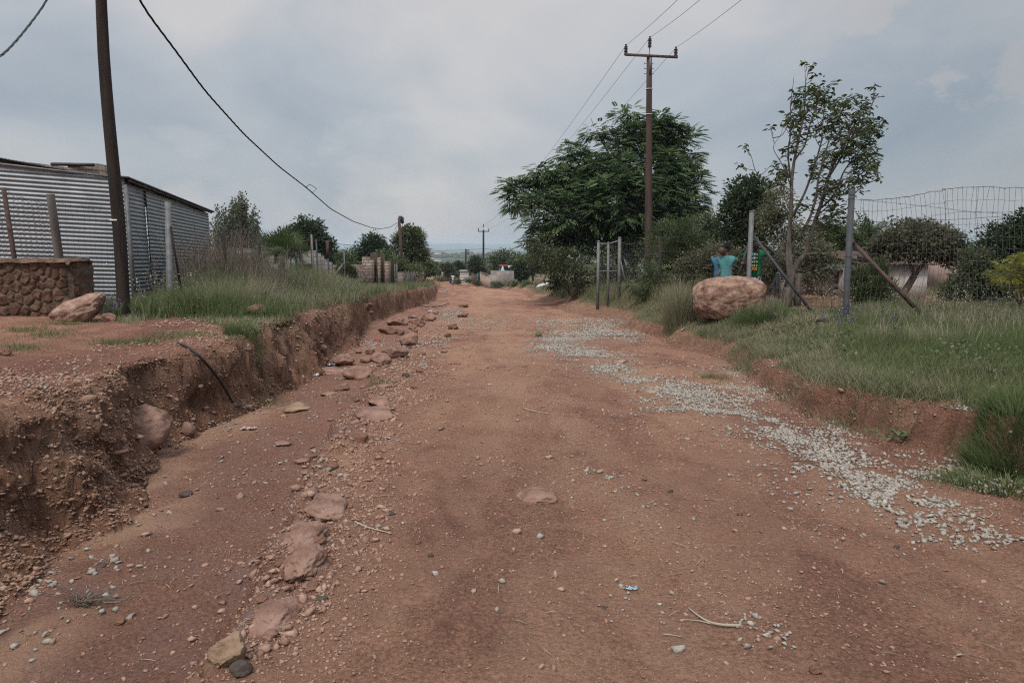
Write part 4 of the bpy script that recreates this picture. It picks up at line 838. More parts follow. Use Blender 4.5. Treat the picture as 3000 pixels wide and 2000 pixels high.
M_ROOFD = mat('dark_corrugated_roof', (.09, .08, .078), (.05, .042, .04), scale=2, bump=0, metal=.4, rough=.6)
def corrugated(mb, A, B, z0, topA, topB, out, period=.09, amp=.009, tilt=0.0, sheet=.68, cols=26, tint0=.3, seed=1):
    """wall sheet, corrugations running along A->B; A, B (x, y); out = outward normal (x, y)"""
    A = np.array(A, float); B = np.array(B, float); Ln = np.linalg.norm(B - A); u = np.linspace(0, 1, cols); hmax = max(topA, topB) - z0 + abs(tilt) * Ln + .2
    nv = int(hmax / period * 8); v = np.arange(nv + 1) * period / 8; U, V_ = np.meshgrid(u, v, indexing='ij'); top = topA + (topB - topA) * U
    z = z0 - abs(tilt) * Ln * .5 + V_ + tilt * U * Ln; zc = np.minimum(z, top); sh = np.floor(V_ / sheet); rs = np.random.default_rng(seed).random(40)
    off = amp * np.sin(2 * math.pi * V_ / period) + .010 * rs[sh.astype(int) % 40] + .012 * (np.sin(U * Ln * 1.3 + sh) * .5 + .3 * np.sin(U * Ln * 3.1 + sh * 2)) * .5
    X = A[0] + (B[0] - A[0]) * U + out[0] * off; Y = A[1] + (B[1] - A[1]) * U + out[1] * off
    P = np.stack([X, Y, zc], -1).reshape(-1, 3); i, j = np.meshgrid(np.arange(cols - 1), np.arange(nv), indexing='ij'); i = i.ravel(); j = j.ravel(); n = nv + 1
    keep = (z[:-1, :-1] < top[:-1, :-1]).ravel()[(i * nv + j)] if False else np.array([z[a, b] < top[a, b] for a, b in zip(i, j)])
    q = np.stack([i * n + j, (i + 1) * n + j, (i + 1) * n + j + 1, i * n + j + 1], 1)[keep]
    mb.add(P, q, (rs[sh.astype(int) % 40]).reshape(-1)); return mb
def build_tin_house():
    Pc = at(285, 411, 15.0); Pl = at(-60, 371, 13.75); Pf = at(478, 486, 21.5)
    c = Pc[:2]; l = Pl[:2]; f = Pf[:2]; base = np.array([c[0], c[1], float(gz(*c))])
    t = thing('tin_house', base, 'long low house of bright horizontal corrugated tin behind the leaning pole', 'house')
    nf = np.array([(l - c)[1], -(l - c)[0]]); nf /= np.linalg.norm(nf); nf = nf if nf @ -c > 0 else -nf
    ns = np.array([(f - c)[1], -(f - c)[0]]); ns /= np.linalg.norm(ns); ns = ns if ns[0] > 0 else -ns
    mb = MB(); corrugated(mb, l, c, -1.75, Pl[2], Pc[2], nf, tilt=-.045, seed=3); mb.build('wall', M_TIN, t)
    mid = c + (f - c) * .175; s1 = Pc[2] + (Pf[2] - Pc[2]) * .175
    mb = MB(); corrugated(mb, c, mid, -1.75, Pc[2] - .06, s1 - .06, ns, tilt=-.02, seed=5, cols=6); mb.build('wall', M_TIN, t)
    mb = MB(); corrugated(mb, mid + ns * .012, f, -2.3, s1 - .06, Pf[2] - .06, ns, tilt=-.03, seed=8); mb.build('wall', M_TIN, t)
    MB().tube([[*(mid + ns * .03 + (f - c) / np.linalg.norm(f - c) * .012 * math.sin(k * 2.1)), z] for k, z in enumerate(np.linspace(-1.7, s1 - .1, 22))], .012, 5).build('seam_gap', M_BLACKP, t)
    MB().box([*(c + ns * .02 + nf * .02), (Pc[2] - 1.75) / 2 - .05], (.07, .07, Pc[2] + 1.6)).build('corner_strip', M_GALV, t)
    # roof: corrugations run across, teeth show along the side wall
    n = 130; u = np.linspace(-.02, 1.03, n * 4); e1 = c + np.outer(u, f - c); zz = Pc[2] + (Pf[2] - Pc[2]) * u + .02 + .018 * np.sin(np.arange(len(u)) * math.pi / 2 * 1.0)
    V = []; m = len(u)
    for w, dz in ((.14, 0.0), (-2.0, .16), (-5.5, .42)): V.append(np.stack([e1[:, 0] + ns[0] * w, e1[:, 1] + ns[1] * w, zz + dz], 1))
    V = np.vstack(V); i = np.arange(m - 1); q = np.vstack([np.stack([k * m + i, k * m + i + 1, (k + 1) * m + i + 1, (k + 1) * m + i], 1) for k in (0, 1)])
    mb = MB().add(V, q); mb.add(V - [0, 0, .012], q[:, ::-1]); mb.build('roof', M_ROOFD, t)
    mb = MB(); e = c + ns * .10; g = f + ns * .10; mb.tube([[*e, Pc[2] - .035], [*g, Pf[2] - .035]], .03, 4).build('roof_beam', M_GREYW, t)
    mb = MB().tube([[*(l + nf * .03), Pl[2] + .01], [*(c + nf * .03), Pc[2] + .01]], .022, 5); mb.build('eaves_strip', M_GALV, t)
    # stone house behind it
    a = at(-260, 318, 18); b = at(250, 409, 20.5); g = np.array([a[0], a[1], -1.6]); t2 = thing('stone_house', (b[0] - 4, b[1], -1.5), 'rough tan stone house with dark sloping roof behind the tin house', 'house')
    wl = at(-260, 372, 18.6); wr = at(182, 402, 20.4); fr = np.array([wl, wr, [wr[0], wr[1], -1.5], [wl[0], wl[1], -1.5]]); fr[0][2] = at(-260, 330, 18.6)[2]; fr[1][2] = at(182, 388, 20.4)[2]
    MB().prism(fr, (-1.0, 3.5, 0)).build('wall', M_BLOCKT, t2)
    m = 160; uu = np.linspace(0, 1, m * 4); L0 = a + np.outer(uu, b - a); L0[:, 2] += .022 * np.sin(np.arange(m * 4) * math.pi / 2) + .02
    V = np.vstack([L0, L0 + [-2.6, 3.8, .30], L0 - [0, 0, .03], L0 + [-2.6, 3.8, .25]]); i = np.arange(m * 4 - 1); M4 = m * 4
    MB().add(V, np.vstack([np.stack([i, i + 1, M4 + i + 1, M4 + i], 1), np.stack([2 * M4 + i, 3 * M4 + i, 3 * M4 + i + 1, 2 * M4 + i + 1], 1), np.stack([i, 2 * M4 + i, 2 * M4 + i + 1, i + 1], 1)])).build('roof', M_ROOFD, t2)
    p = at(203, 388, 20.2); MB().box((p[0], p[1], p[2] - .8), (.9, .5, px(19, 20.2) + 1.6)).build('stone_pier', M_BLOCKT, t2)
    MB().tube([at(118, 377, 20), at(216, 379, 19.8)], .05, 4).build('plank', M_ROOFD, t2)
def build_stone_wall():
    tt = 10.4; L0 = at(-150, 600, tt); R0 = at(176, 604, tt + .15); zt = at(90, 600, tt)[2]; x0, x1 = L0[0], R0[0]; y0 = L0[1]
    t = thing('stone_wall', (x1 - 1, y0, -1.15), 'low wall of rust brown stones set in grey mortar, beside the angular boulder', 'wall')
    nx, nz = 300, 110; rs = np.random.default_rng(3); W_, H_ = x1 - x0, zt + 1.45
    cells = []; 
    tries = 0
    while tries < 5000:
        tries += 1; p_ = (rs.uniform(0, W_), rs.uniform(0, H_)); md = .075 + .11 * ((vn(p_[0] * 3, p_[1] * 3, s=97) + 1) / 2)
        if all(math.hypot((p_[0] - q_[0]) * 1.15, (p_[1] - q_[1]) * .85) > md for q_ in cells): cells.append(p_)
    cells = np.array(cells); u = np.linspace(0, W_, nx); v = np.linspace(0, H_, nz); U, V_ = np.meshgrid(u, v, indexing='ij')
    Uw = U + .03 * fbm(U * 6, V_ * 6, o=2, s=91); Vw = V_ + .03 * fbm(U * 6, V_ * 6, o=2, s=92)
    d = np.hypot(Uw[..., None] - cells[:, 0], (Vw[..., None] - cells[:, 1]) * 1.02); ds = np.sort(d, -1); ed = ds[..., 1] - ds[..., 0]; st = sstep(.012, .045, ed); cid = d.argmin(-1)
    out = .035 * st * (.6 + .4 * rs.random(len(cells))[cid]) + .03 * fbm(U * 9, V_ * 9, o=4, s=93)
    # front face then wrap round the right end
    P = np.stack([x0 + U, y0 - out, zt - H_ + V_], -1); wrap = sstep(W_ - .16, W_, U); P[..., 1] += wrap * .18; P[..., 0] += 0
    tint = np.where(st > .5, .25 + .5 * rs.random(len(cells))[cid], 1.0)
    i, j = np.meshgrid(np.arange(nx - 1), np.arange(nz - 1), indexing='ij'); i = i.ravel(); j = j.ravel(); q = np.stack([i * nz + j, (i + 1) * nz + j, (i + 1) * nz + j + 1, i * nz + j + 1], 1)
    m = bpy.data.materials.new('rubble_masonry'); m.use_nodes = True; tr = m.node_tree; L = tr.links.new; b = tr.nodes['Principled BSDF']; b.inputs['Roughness'].default_value = .95; b.inputs['Specular IOR Level'].default_value = .1
    a_ = N(tr, 'ShaderNodeAttribute', attribute_name='tint'); tc = N(tr, 'ShaderNodeTexCoord'); n = N(tr, 'ShaderNodeTexNoise', ins={'Scale': 8, 'Detail': 10, 'Roughness': .75}); L(tc.outputs['Object'], n.inputs[0])
    rp = ramp(tr, a_.outputs['Fac'], [(.2, (.10, .055, .038)), (.5, (.13, .075, .052)), (.78, (.155, .098, .07)), (.9, (.125, .085, .065)), (1, (.13, .095, .075))]); r2 = ramp(tr, n.outputs[0], [(.34, .30), (.5, .95), (.68, 1.5)])
    mx = N(tr, 'ShaderNodeMix', data_type='RGBA', blend_type='MULTIPLY', ins={0: 1}); L(rp.outputs[0], mx.inputs[6]); L(r2.outputs[0], mx.inputs[7]); L(mx.outputs[2], b.inputs[0])
    bp = N(tr, 'ShaderNodeBump', ins={'Strength': .7, 'Distance': .02}); L(n.outputs[0], bp.inputs['Height']); L(bp.outputs[0], b.inputs['Normal'])
    mb = MB(); mb.add(P.reshape(-1, 3), q, tint.ravel()); mb.box(((x0 + x1) / 2 - .02, y0 + .26, zt - H_ / 2 - .01), (W_ - .06, .44, H_), tint=.95)
    end = P[-1]; back = end + [-.02, .42, 0]; k = len(end); mb.add(np.vstack([end, back]), np.array([[a, k + a, k + a + 1, a + 1] for a in range(k - 1)]), np.tile(tint[-1], 2))
    mb.build('masonry', m, t)
    # coping
    nx2, ny2 = 120, 12; U, V_ = np.meshgrid(np.linspace(-.02, W_ + .02, nx2), np.linspace(-.07, .5, ny2), indexing='ij'); Z_ = zt + .035 + .018 * fbm(U * 5, V_ * 7, o=4, s=95) - .05 * (np.abs(V_ - .2) > .26) - .04 * (U > W_ - .03)
    P = np.stack([x0 + U, y0 + V_ - .01, Z_], -1).reshape(-1, 3); i, j = np.meshgrid(np.arange(nx2 - 1), np.arange(ny2 - 1), indexing='ij'); i = i.ravel(); j = j.ravel()
    MB().add(P, np.stack([i * ny2 + j, (i + 1) * ny2 + j, (i + 1) * ny2 + j + 1, i * ny2 + j + 1], 1), .85).build('coping', m, t)
    p = at(153, 712, tt - .1); MB().tube([p, p + [0, .25, 0]], px(7.5, tt), 14, caps=False).tube([p + [0, .03, 0], p + [0, .22, 0]], px(5.8, tt), 14).build('drain_pipe', M_GALV, t)

def netting(mb, corners, nx, nz, r=.0016, jitter=.01, seed=0, sag=None):
    """woven wire grid over a quad (bl, br, tr, tl)"""
    bl, br, tr, tl = [np.asarray(c, float) for c in corners]; rg = np.random.default_rng(seed)
    def P(u, v): return (bl * (1 - u) + br * u) * (1 - v) + (tl * (1 - u) + tr * u) * v
    G = np.array([[P(i / nx, j / nz) + rg.normal(0, jitter, 3) * [1, .6, 1] + (sag(i / nx, j / nz) if sag else 0) for j in range(nz + 1)] for i in range(nx + 1)])
    for i in range(nx + 1): mb.tube(G[i], r, 3, caps=False)
    for j in range(nz + 1): mb.tube(G[:, j], r, 3, caps=False)
    return G
def chainlink(mb, corners, cell=.06, r=.0012, seed=0):
    bl, br, tr, tl = [np.asarray(c, float) for c in corners]; rg = np.random.default_rng(seed)
    W_ = np.linalg.norm(br - bl); H_ = np.linalg.norm(tl - bl); a = int(W_ / cell); b = int(H_ / cell)
    def P(u, v): u = min(max(u, 0), 1); return (bl * (1 - u) + br * u) * (1 - v) + (tl * (1 - u) + tr * u) * v + np.array([0, .01 * math.sin(u * 9 + v * 3), 0])
    for k in range(-b, a + 1):
        for s_ in (1, -1):
            pts = []
            for j in range(0, b + 1, 2):
                i = k + j if s_ > 0 else k + b - j
                if 0 <= i <= a: pts.append(P(i / a, j / b) + rg.normal(0, .003, 3))
            if len(pts) > 1: mb.tube(pts, r, 3, caps=False)
def barbed(mb, pts, r=.002, every=.14, seed=0):
    pts = np.asarray(pts, float); mb.tube(pts, r, 4, caps=False); rg = np.random.default_rng(seed); L_ = np.concatenate([[0], np.cumsum(np.linalg.norm(np.diff(pts, axis=0), axis=1))])
    for s_ in np.arange(every / 2, L_[-1], every):
        p = np.array([np.interp(s_, L_, pts[:, k]) for k in range(3)])
        for _ in range(2): d = rg.normal(0, 1, 3); d *= .022 / np.linalg.norm(d); mb.tube([p - d, p + d], r * .8, 3, caps=False)
def hang(a, b, sag, n=14): u = np.linspace(0, 1, n)[:, None]; a = np.asarray(a, float); b = np.asarray(b, float); return a + (b - a) * u - np.array([0, 0, 1]) * (sag * 4 * u * (1 - u))
def build_left_fences():
    tt = 10.45
    t = thing('wall_fence', at(70, 600, tt + .2), 'slack chain link fence on rusty and grey posts along the top of the stone wall', 'fence')
    a0, a1 = at(8, 431, tt), at(34, 600, tt + .2); b0, b1 = at(115, 446, tt), at(136, 600, tt + .25)
    MB().tube([a1 - [0, 0, .1], a1, a0], [.035, .035, .032], 6).build('post', M_RUST, t)
    MB().tube([b1 - [0, 0, .1], b1, (b0 + b1) / 2, b0], [.07, .07, .066, .062], 9, rough=.15).build('post', M_GREYW, t)
    mb = MB(); l0, l1 = at(-110, 428, tt), at(-100, 600, tt + .2); chainlink(mb, (l1, a1, at(8, 440, tt), l0), .075, .0032); chainlink(mb, (a1, b1, at(117, 470, tt), at(10, 440, tt)), .075, .0032, seed=2)
    for y0, y1 in ((432, 470), (505, 512), (590, 594)): barbed(mb, hang(at(-110, y0, tt), at(10, y0 + 4, tt), .02), seed=y0); barbed(mb, hang(at(10, y0 + 4, tt), at(118, y1, tt), .03), seed=y1)
    mb.build('chain_link', M_WIRE, t)
    # galvanised post and thin wire fence going back
    p0, p1 = at_depth(392, 13.0), at(385, 463, 13.0); t = thing('wire_fence', p0, 'thin wire fence on a tall galvanised post in front of the tin house', 'fence')
    MB().tube([p0 - [0, 0, .2], p0, p1], [.062, .062, .052], 12).tube([p1, p1 + (p1 - p0) * .006], .056, 12).build('post', M_GALV, t)
    MB().tube([at(392, 520, 12.95), at_depth(424, 13.4)], .02, 6).build('strut', M_POLE, t)
    posts = [(516, 15.5, 524, .035), (555, 18.5, 508, .04), (597, 22, 537, .06)]; prev = (p0, p1); mb = MB()
    for i, (x, d, y, r_) in enumerate(posts):
        q0, q1 = at_depth(x + 3, d), at(x - 3, y, d); MB().tube([q0 - [0, 0, .2], (q0 + q1) / 2 + [.02, 0, 0], q1], [r_ * 1.1, r_, r_ * .9], 7, rough=.2).build('post', M_POLE, t)
        netting(mb, (prev[0] + [0, 0, .15], q0 + [0, 0, .15], q0 + (q1 - q0) * .9, prev[0] + (prev[1] - prev[0]) * .88), int(np.linalg.norm(q0 - prev[0]) / .16), 9, .0018, seed=i); prev = (q0, q1)
    w0, w1 = at(136, 590, 10.7), at(120, 460, 10.6); netting(mb, (p0 * 0 + at_depth(140, 11), p0 + [0, 0, .1], p0 + (p1 - p0) * .86, w1), 22, 9, .0016, seed=9)
    barbed(mb, hang(at(118, 462, 10.6), p1 - [0, 0, .12], .12), seed=4); barbed(mb, hang(p1 - [0, 0, .3], posts and at(516, 560, 15.5), .2), seed=5)
    mb.build('wire_netting', M_WIRE, t)
    t = thing('standpipe', at_depth(190, 11.2), 'short black legged frame capped with a grey pipe elbow at the wall end', 'pipe frame'); d = 11.2
    for (x0, x1) in ((175, 182), (203, 208)): MB().tube([at(x0, 596, d), at_depth(x1, d) - [0, 0, .1]], px(3.6, d), 6).build('leg', M_BLACKP, t)
    MB().tube([at(176, 601, d), at(177, 594, d), at(190, 591.5, d), at(202, 592, d), at(204, 602, d)], px(3.2, d), 8).build('pipe', M_GALV, t)
    # tall gate posts further along
    d = 26.0
    def post(a, b, w, m, par=None, name='post', lab=None, cat='post', grp=None, dd=d, sink=.3):
        A, B = at(*ZC(*a), dd), at(*ZC(*b), dd); g = np.array([B[0], B[1], float(gz(B[0], B[1])) - sink * .3]); B = g if b[1] > 900 else B; r_ = w / 7.84 * dd / F / 2
        if par is None: par = thing('fence_post', B, lab, cat, grp)
        MB().tube([B, (A + B) / 2 + [.01, 0, 0], A], [r_ * 1.05, r_, r_ * .95], 8, rough=.05).build(name, m, par); return par
    t = thing('gate_frame', at_depth(ZC(720, 1100)[0], d), 'tall crooked gateway of grey and rusty pipes joined by top rails', 'gate')
    post((500, 250), (545, 1150), 52, M_GALV, t); post((530, 700), (462, 1130), 26, M_GALV, t, 'strut'); post((640, 380), (672, 1080), 34, M_RUST, t); post((870, 350), (900, 1040), 36, M_RUST, t); post((880, 210), (930, 1100), 46, M_GALV, t)
    for a, b, w in (((540, 370), (630, 395), 22), ((650, 360), (870, 345), 22), ((910, 470), (990, 460), 16)): MB().tube([at(*ZC(*a), d), at(*ZC(*b), d)], w / 7.84 * d / F / 2, 6).build('rail', M_RUST, t)
    for k in range(4): MB().tube([at(*ZC(560 + 3 * k, 920 + 28 * k), d + .2), at(*ZC(880, 905 + 30 * k), d + .2)], .045, 4).build('plank', M_GREYW, t)
    post((990, 320), (1020, 1100), 38, M_PIPE, None, 'shaft', 'greenish grey pipe post right beside the tall gateway')
    post((405, 340), (370, 1050), 34, M_RUST, None, 'shaft', 'dark rusty post leaning right beside the fan palm'); post((1255, 490), (1275, 1180), 40, M_PIPE, None, 'shaft', 'grey post with a peeling rust red top in front of the stepped wall')
    tp = post((1630, 600), (1630, 1000), 28, M_GALV, None, 'shaft', 'thin pale post with a slanting brace near the low brick wall', dd=32); MB().tube([at(*ZC(1620, 880), 32), at(*ZC(1400, 1170), 31.5)], .06, 6).build('brace', M_GREYW, tp)
    P = at(*ZC(1255, 560), d); MB().tube([P + [0, 0, .35], P - [0, 0, .32]], .062, 9, rough=.1).build('rust_sleeve', M_RUST, bpy.data.objects['fence_post.002'])
def build_left_walls():
    def poly(name, pts, d, thick, m, lab, cat='wall', zf_=ZC, yaw=0.0, part='blocks'):
        P = np.array([at(*zf_(*p), d) for p in pts]); y = P[:, 1].mean(); P[:, 1] = y + (P[:, 0] - P[:, 0].mean()) * yaw; low = P[:, 2] < P[:, 2].min() + .25
        g = float(gz(P[:, 0].mean(), y)); P[low, 2] = min(g, P[:, 2].min()) - .3; t = thing(name, (P[:, 0].mean(), y, g), lab, cat)
        MB().prism(P[::-1] if False else P, (0, thick, 0)).build(part, m, t); return t
    poly('block_wall', [(330, 762), (540, 760), (545, 768), (655, 768), (657, 738), (738, 738), (740, 790), (830, 792), (830, 1000), (330, 1000)], 30, .2, M_BLOCK, 'weathered grey block wall behind the dry grass, left of the fan palm', zf_=ZB)
    poly('stepped_wall', [(640, 575), (985, 575), (985, 640), (1085, 642), (1085, 705), (1155, 705), (1158, 785), (1220, 785), (1222, 845), (1330, 845), (1345, 905), (1350, 1180), (640, 1180)], 34, .2, M_BLOCK, 'half built block wall stepping down behind the pipe gateway')
    poly('brick_wall', [(1352, 912), (2040, 900), (2040, 1200), (1352, 1200)], 37, .2, M_BLOCKR, 'low reddish brick wall between the stepped wall and the brick piers')
    t = thing('brick_gateway', at_depth(ZD(250, 1300)[0], 38), 'ruined gateway of tan brick piers filled with rusty boards', 'gateway')
    for x0, x1, y0, nm, m, o, th_ in ((0, 130, 868, 'pier', M_BLOCKT, .25, .5), (60, 215, 915, 'pier', M_BLOCKT, -.1, .5), (295, 352, 880, 'pier', M_BLOCKT, 0, .45), (430, 525, 950, 'pier', M_BLOCKT, 0, .45)):
        A = at(*ZD(x0, y0), 38 + o); B = at(*ZD(x1, 1330), 38 + o); g = float(gz(A[0], A[1])) - .2; MB().box(((A[0] + B[0]) / 2, A[1] + th_ / 2, (A[2] + g) / 2), (B[0] - A[0], th_, A[2] - g)).build(nm, m, t)
    for x0, x1, y0, n in ((160, 296, 785, 7), (350, 432, 812, 4)):
        mb = MB()
        for k in range(n):
            xa, xb = x0 + (x1 - x0) * k / n + 1, x0 + (x1 - x0) * (k + 1) / n - 1; A = at(*ZD(xa, y0 + 12 * math.sin(k * 2.3)), 38.15); B = at(*ZD(xb, 1310), 38.15); g = float(gz(A[0], A[1])) - .1
            MB.box(mb, ((A[0] + B[0]) / 2, A[1] + .1 + .02 * (k % 2), (A[2] + g) / 2), (B[0] - A[0], .03, A[2] - g))
        mb.build('board_panel', M_RUST, t)
    A = at(*ZD(590, 930), 38); g = float(gz(A[0], A[1])); tp = thing('wooden_post', (A[0], A[1], g), 'thick black post just right of the brick gateway', 'post'); MB().tube([[A[0], A[1], g - .2], [A[0] - .02, A[1], (A[2] + g) / 2], A], [.11, .1, .09], 8, rough=.2).build('shaft', M_POLE, tp)
    A = at(*ZD(735, 1160), 40); g = float(gz(A[0], A[1])); tp = thing('brick_stub', (A[0], A[1], g), 'knee high tan brick stub left of the pole with the sign', 'pier'); MB().box((A[0], A[1] + .15, (A[2] + g) / 2 - .1), (.32, .3, A[2] - g + .2)).build('bricks', M_BLOCKT, tp)
    A = at(*ZD(985, 1095), 52); B = at(*ZD(1190, 1200), 52); g = float(gz(A[0], A[1])) - .3; tp = thing('brick_wall', ((A[0] + B[0]) / 2, A[1], g), 'short brown brick wall right of the pole with the sign', 'wall'); MB().box(((A[0] + B[0]) / 2, A[1], (A[2] + g) / 2), (B[0] - A[0], .25, A[2] - g)).build('bricks', M_BLOCKR, tp)
    # stick fence
    t = thing('stick_fence', at_depth(ZD(880, 1300)[0], 47), 'row of grey upright sticks between the pole with the sign and the brick wall', 'fence')
    for k in range(15):
        A = at(*ZD(800 + 16 * k, 1150 + 22 * math.sin(k * 1.9)), 47); g = float(gz(A[0], A[1])); MB().tube([[A[0] + random.uniform(-.08, .08), A[1], g - .1], A], [.035, .028], 5).build('stick', M_GREYW, t)
    for k in range(4):
        A = at(*ZD(555 + 38 * k, 1000), 44); g = float(gz(A[0], A[1])); tp = thing('metal_post', (A[0], A[1], g), 'thin grey post of the row between the black post and the pole with the sign', 'post', 'thin posts right of the brick gateway'); MB().tube([[A[0], A[1], g - .1], A], .035, 6).build('shaft', M_GALV, tp)

# ------------------------------------------------------------------ poles and lines
def power_pole_t(base, top, arm_l, arm_r, label, r0, r1, m, scale=1.0, detail=True):
    t = thing('power_pole', base, label, 'power pole', 'T shaped power poles along the road'); base = np.asarray(base); top = np.asarray(top)
    MB().tube([base - [0, 0, .3]] + [base + (top - base) * k / 6 for k in range(7)], np.linspace(r0, r1, 8), 12, rough=.06).build('pole', m, t, smooth=True)
    al, ar = np.asarray(arm_l), np.asarray(arm_r); d = ar - al; L_ = np.linalg.norm(d); d /= L_; y = np.array([0, 1.0, 0]); z = np.cross(d, y)
    c = (al + ar) / 2 - y * (r1 + .03); MB().box(c, (L_, .012, .11 * scale), (d, y, z)).box(c - z * (-.05 * scale) - y * -.03 , (L_, .07, .012), (d, y, z)).build('crossarm', M_RUST if detail else M_POLE, t)
    tips = []
    for p in (al + d * .06, None, ar - d * .06):
        if p is None: p = np.array([top[0], (al + ar)[1] / 2, top[2]]) + np.array([0, 0, .36 * scale]); MB().tube([p - [0, 0, .62 * scale], p], .022, 6).build('pin', M_GALV, t)
        prof = [(.02, 0)]; h = .0
        for k in range(6): prof += [(.045 * scale, h + .01), (.085 * scale, h + .03), (.085 * scale, h + .042), (.045 * scale, h + .06)]; h += .062 * scale
        prof += [(.04 * scale, h + .01), (.03 * scale, h + .05), (.05 * scale, h + .06), (.05 * scale, h + .075), (.01, h + .08)]
        MB().lathe(p, prof, 12).build('insulator', M_PORC, t); tips.append(p + np.array([.02, 0, h + .06]))
    if detail:
        for y_ in (205, 263): q = base + (top - base) * ((ray(1489, y_)[2] * base[1] / ray(1489, y_)[1] - base[2]) / (top[2] - base[2])); MB().tube([q - [0, 0, .012], q + [0, 0, .012]], r1 + .035, 12).build('band', M_WHITE, t)
        for y_ in (146, 158, 170): q = ray(1491, y_) * (base[1] / ray(1491, y_)[1]); MB().tube([q - [.2, 0, 0], q + [.2, 0, 0]], .012, 5).lathe(q - [.2, 0, 0], [(.03, 0), (.03, .02)], 6, (1, 0, 0)).build('bolt', M_GALV, t)
        q = ray(1492.5, 150) * (base[1] / ray(1492.5, 150)[1]) - np.array([0, r1 + .02, 0]); MB().box(q, (.09, .03, .75)).build('bracket', M_GALV, t)
    return t, tips
def build_poles():
    b = at_depth(1489, 30.0); Yp = b[1]; aty = lambda x, y, Y=Yp: ray(x, y) * (Y / ray(x, y)[1]); tp = aty(1491.5, 131)
    _, t1 = power_pole_t(b, tp, aty(1434, 128), aty(1555, 134), 'tall brown T shaped power pole in front of the big dark tree', .19, .115, M_POLER)
    b2 = at_depth(1110.5, 122); tp2 = aty(1110.5, 528, b2[1])
    _, t2 = power_pole_t(b2, tp2, aty(1098, 531.5, b2[1]), aty(1123.5, 531.5, b2[1]), 'distant dark T shaped power pole where the road bends', .2, .16, M_POLE, 1.3, False)
    t = thing('power_lines', t1[0], 'three thin power lines running over the T shaped poles', 'power line')
    ex = [(1547, -2), (1597, -2), (1692, -2)]
    for k in range(3):
        a = t1[k]; dirv = at(ex[k][0], ex[k][1], 17.5 + k * .3) - a; e = a + dirv * 1.9; MB().tube(hang(a, e, .12, 16), .0075, 4, caps=False).build('wire', M_CABLE, t)
        MB().tube(hang(a, t2[k], 1.3, 40), .009, 4, caps=False).build('wire', M_CABLE, t)
    # leaning dark pole at left and the pole with the sign
    b = at_depth(285, 10.8); v = at(232, 0, 10.8); v = b + (v - b); s_ = (b[1] / v[1]); v = ray(232, 0) * (b[1] / ray(232, 0)[1]); dv = v - b; top = b + dv * 1.36
    tl = thing('power_pole', b, 'thick near black pole leaning beside the tin house, its top out of view', 'power pole')
    pts = [b - dv * .05] + [b + dv * u * 1.36 + np.array([.02 * math.sin(u * 9), 0, 0]) for u in np.linspace(0, 1, 14)]
    MB().tube(pts, np.linspace(.102, .068, 15), 14, rough=.10).build('pole', M_POLE, tl, smooth=True)
    q = b + dv * .318; MB().tube([q - [0, 0, .012], q + [0, 0, .012]], .101, 14).build('band', M_WHITE, tl)
    d = 50.0; b3 = at_depth(ZD(783, 1330)[0], d); t3 = at(*ZD(740, 125), d); t3[1] = b3[1]; tp = thing('power_pole', b3, 'slim brown pole carrying a small blue and white sign beside the gully', 'power pole')
    MB().tube([b3 - [0, 0, .3], b3, (b3 + t3) / 2 + [.03, 0, 0], t3], [.14, .13, .115, .10], 9).build('pole', M_POLER, tp)
    MB().box(at(*ZD(742, 150), d) - [0, .13, 0], (.24, .05, .5)).build('cap_plate', M_BLACKP, tp)
    c = at(*ZD(779, 170), d); MB().box(c, (.19, .16, .42)).lathe(c + [0, 0, .21], [(.095, 0), (.07, .05), (.01, .07)], 8).build('meter_box', M_PIPE, tp)
    sg = at(*ZD(768, 813), d) - np.array([0, .16, 0]); s = MB().box(sg, (px(9, d), .02, px(7, d))).build('sign_board', M_WHITE, tp)
    mb = MB(); blue = mat('sign_blue', (.05, .19, .45), (.04, .15, .38), bump=0)
    for k, (ox, w, hh, oz) in enumerate(((-.09, .05, .10, .05), (-.03, .04, .09, .05), (.03, .03, .10, .05), (.09, .05, .09, .05), (0, .16, .025, -.06), (0, .12, .02, -.10))): mb.box(sg + [ox, -.014, oz], (w, .006, hh))
    mb.build('sign_lettering', blue, s)
    # twisted bundle cable between the two left poles
    att_ = b + dv * 1.30; A = att_ + np.array([.1, 0, 0]); ctrl = [(315, -2), (350, 46), (400, 112), (470, 208), (560, 308), (640, 382), (700, 428), (760, 480), (810, 508), (850, 522), (872, 526), (895, 522), (912, 512)]
    n = len(ctrl); pts = [A]
    def tz(u): return 11.3 + (49.8 - 11.3) * u
    xs = np.array([c[0] for c in ctrl]); 
    # depth from the plan line between the two poles
    e = at(*ZD(728, 190), d); P0 = A[:2]; P1 = e[:2]
    for x, y in ctrl:
        r_ = ray(x, y); k = r_[0] / r_[1]; u = (P0[0] - k * P0[1]) / ((P0[0] - P1[0]) - k * (P0[1] - P1[1])); Y = P0[1] + (P1[1] - P0[1]) * u; pts.append(r_ * (Y / r_[1]))
    pts.append(e); pts = np.array(pts)
    L_ = np.concatenate([[0], np.cumsum(np.linalg.norm(np.diff(pts, axis=0), axis=1))]); s_ = np.linspace(0, L_[-1], 520); C_ = np.stack([np.interp(s_, L_, pts[:, k]) for k in range(3)], 1)
    for _ in range(30): C_[1:-1] = (C_[:-2] + 2 * C_[1:-1] + C_[2:]) / 4
    t = thing('bundle_cable', A, 'heavy black twisted cable sagging from the leaning pole to the pole with the sign', 'cable')
    T = np.gradient(C_, axis=0); T /= np.linalg.norm(T, axis=1)[:, None]; S_ = np.cross(T, [0, 0, 1.0]); S_ /= np.linalg.norm(S_, axis=1)[:, None]; U_ = np.cross(S_, T)
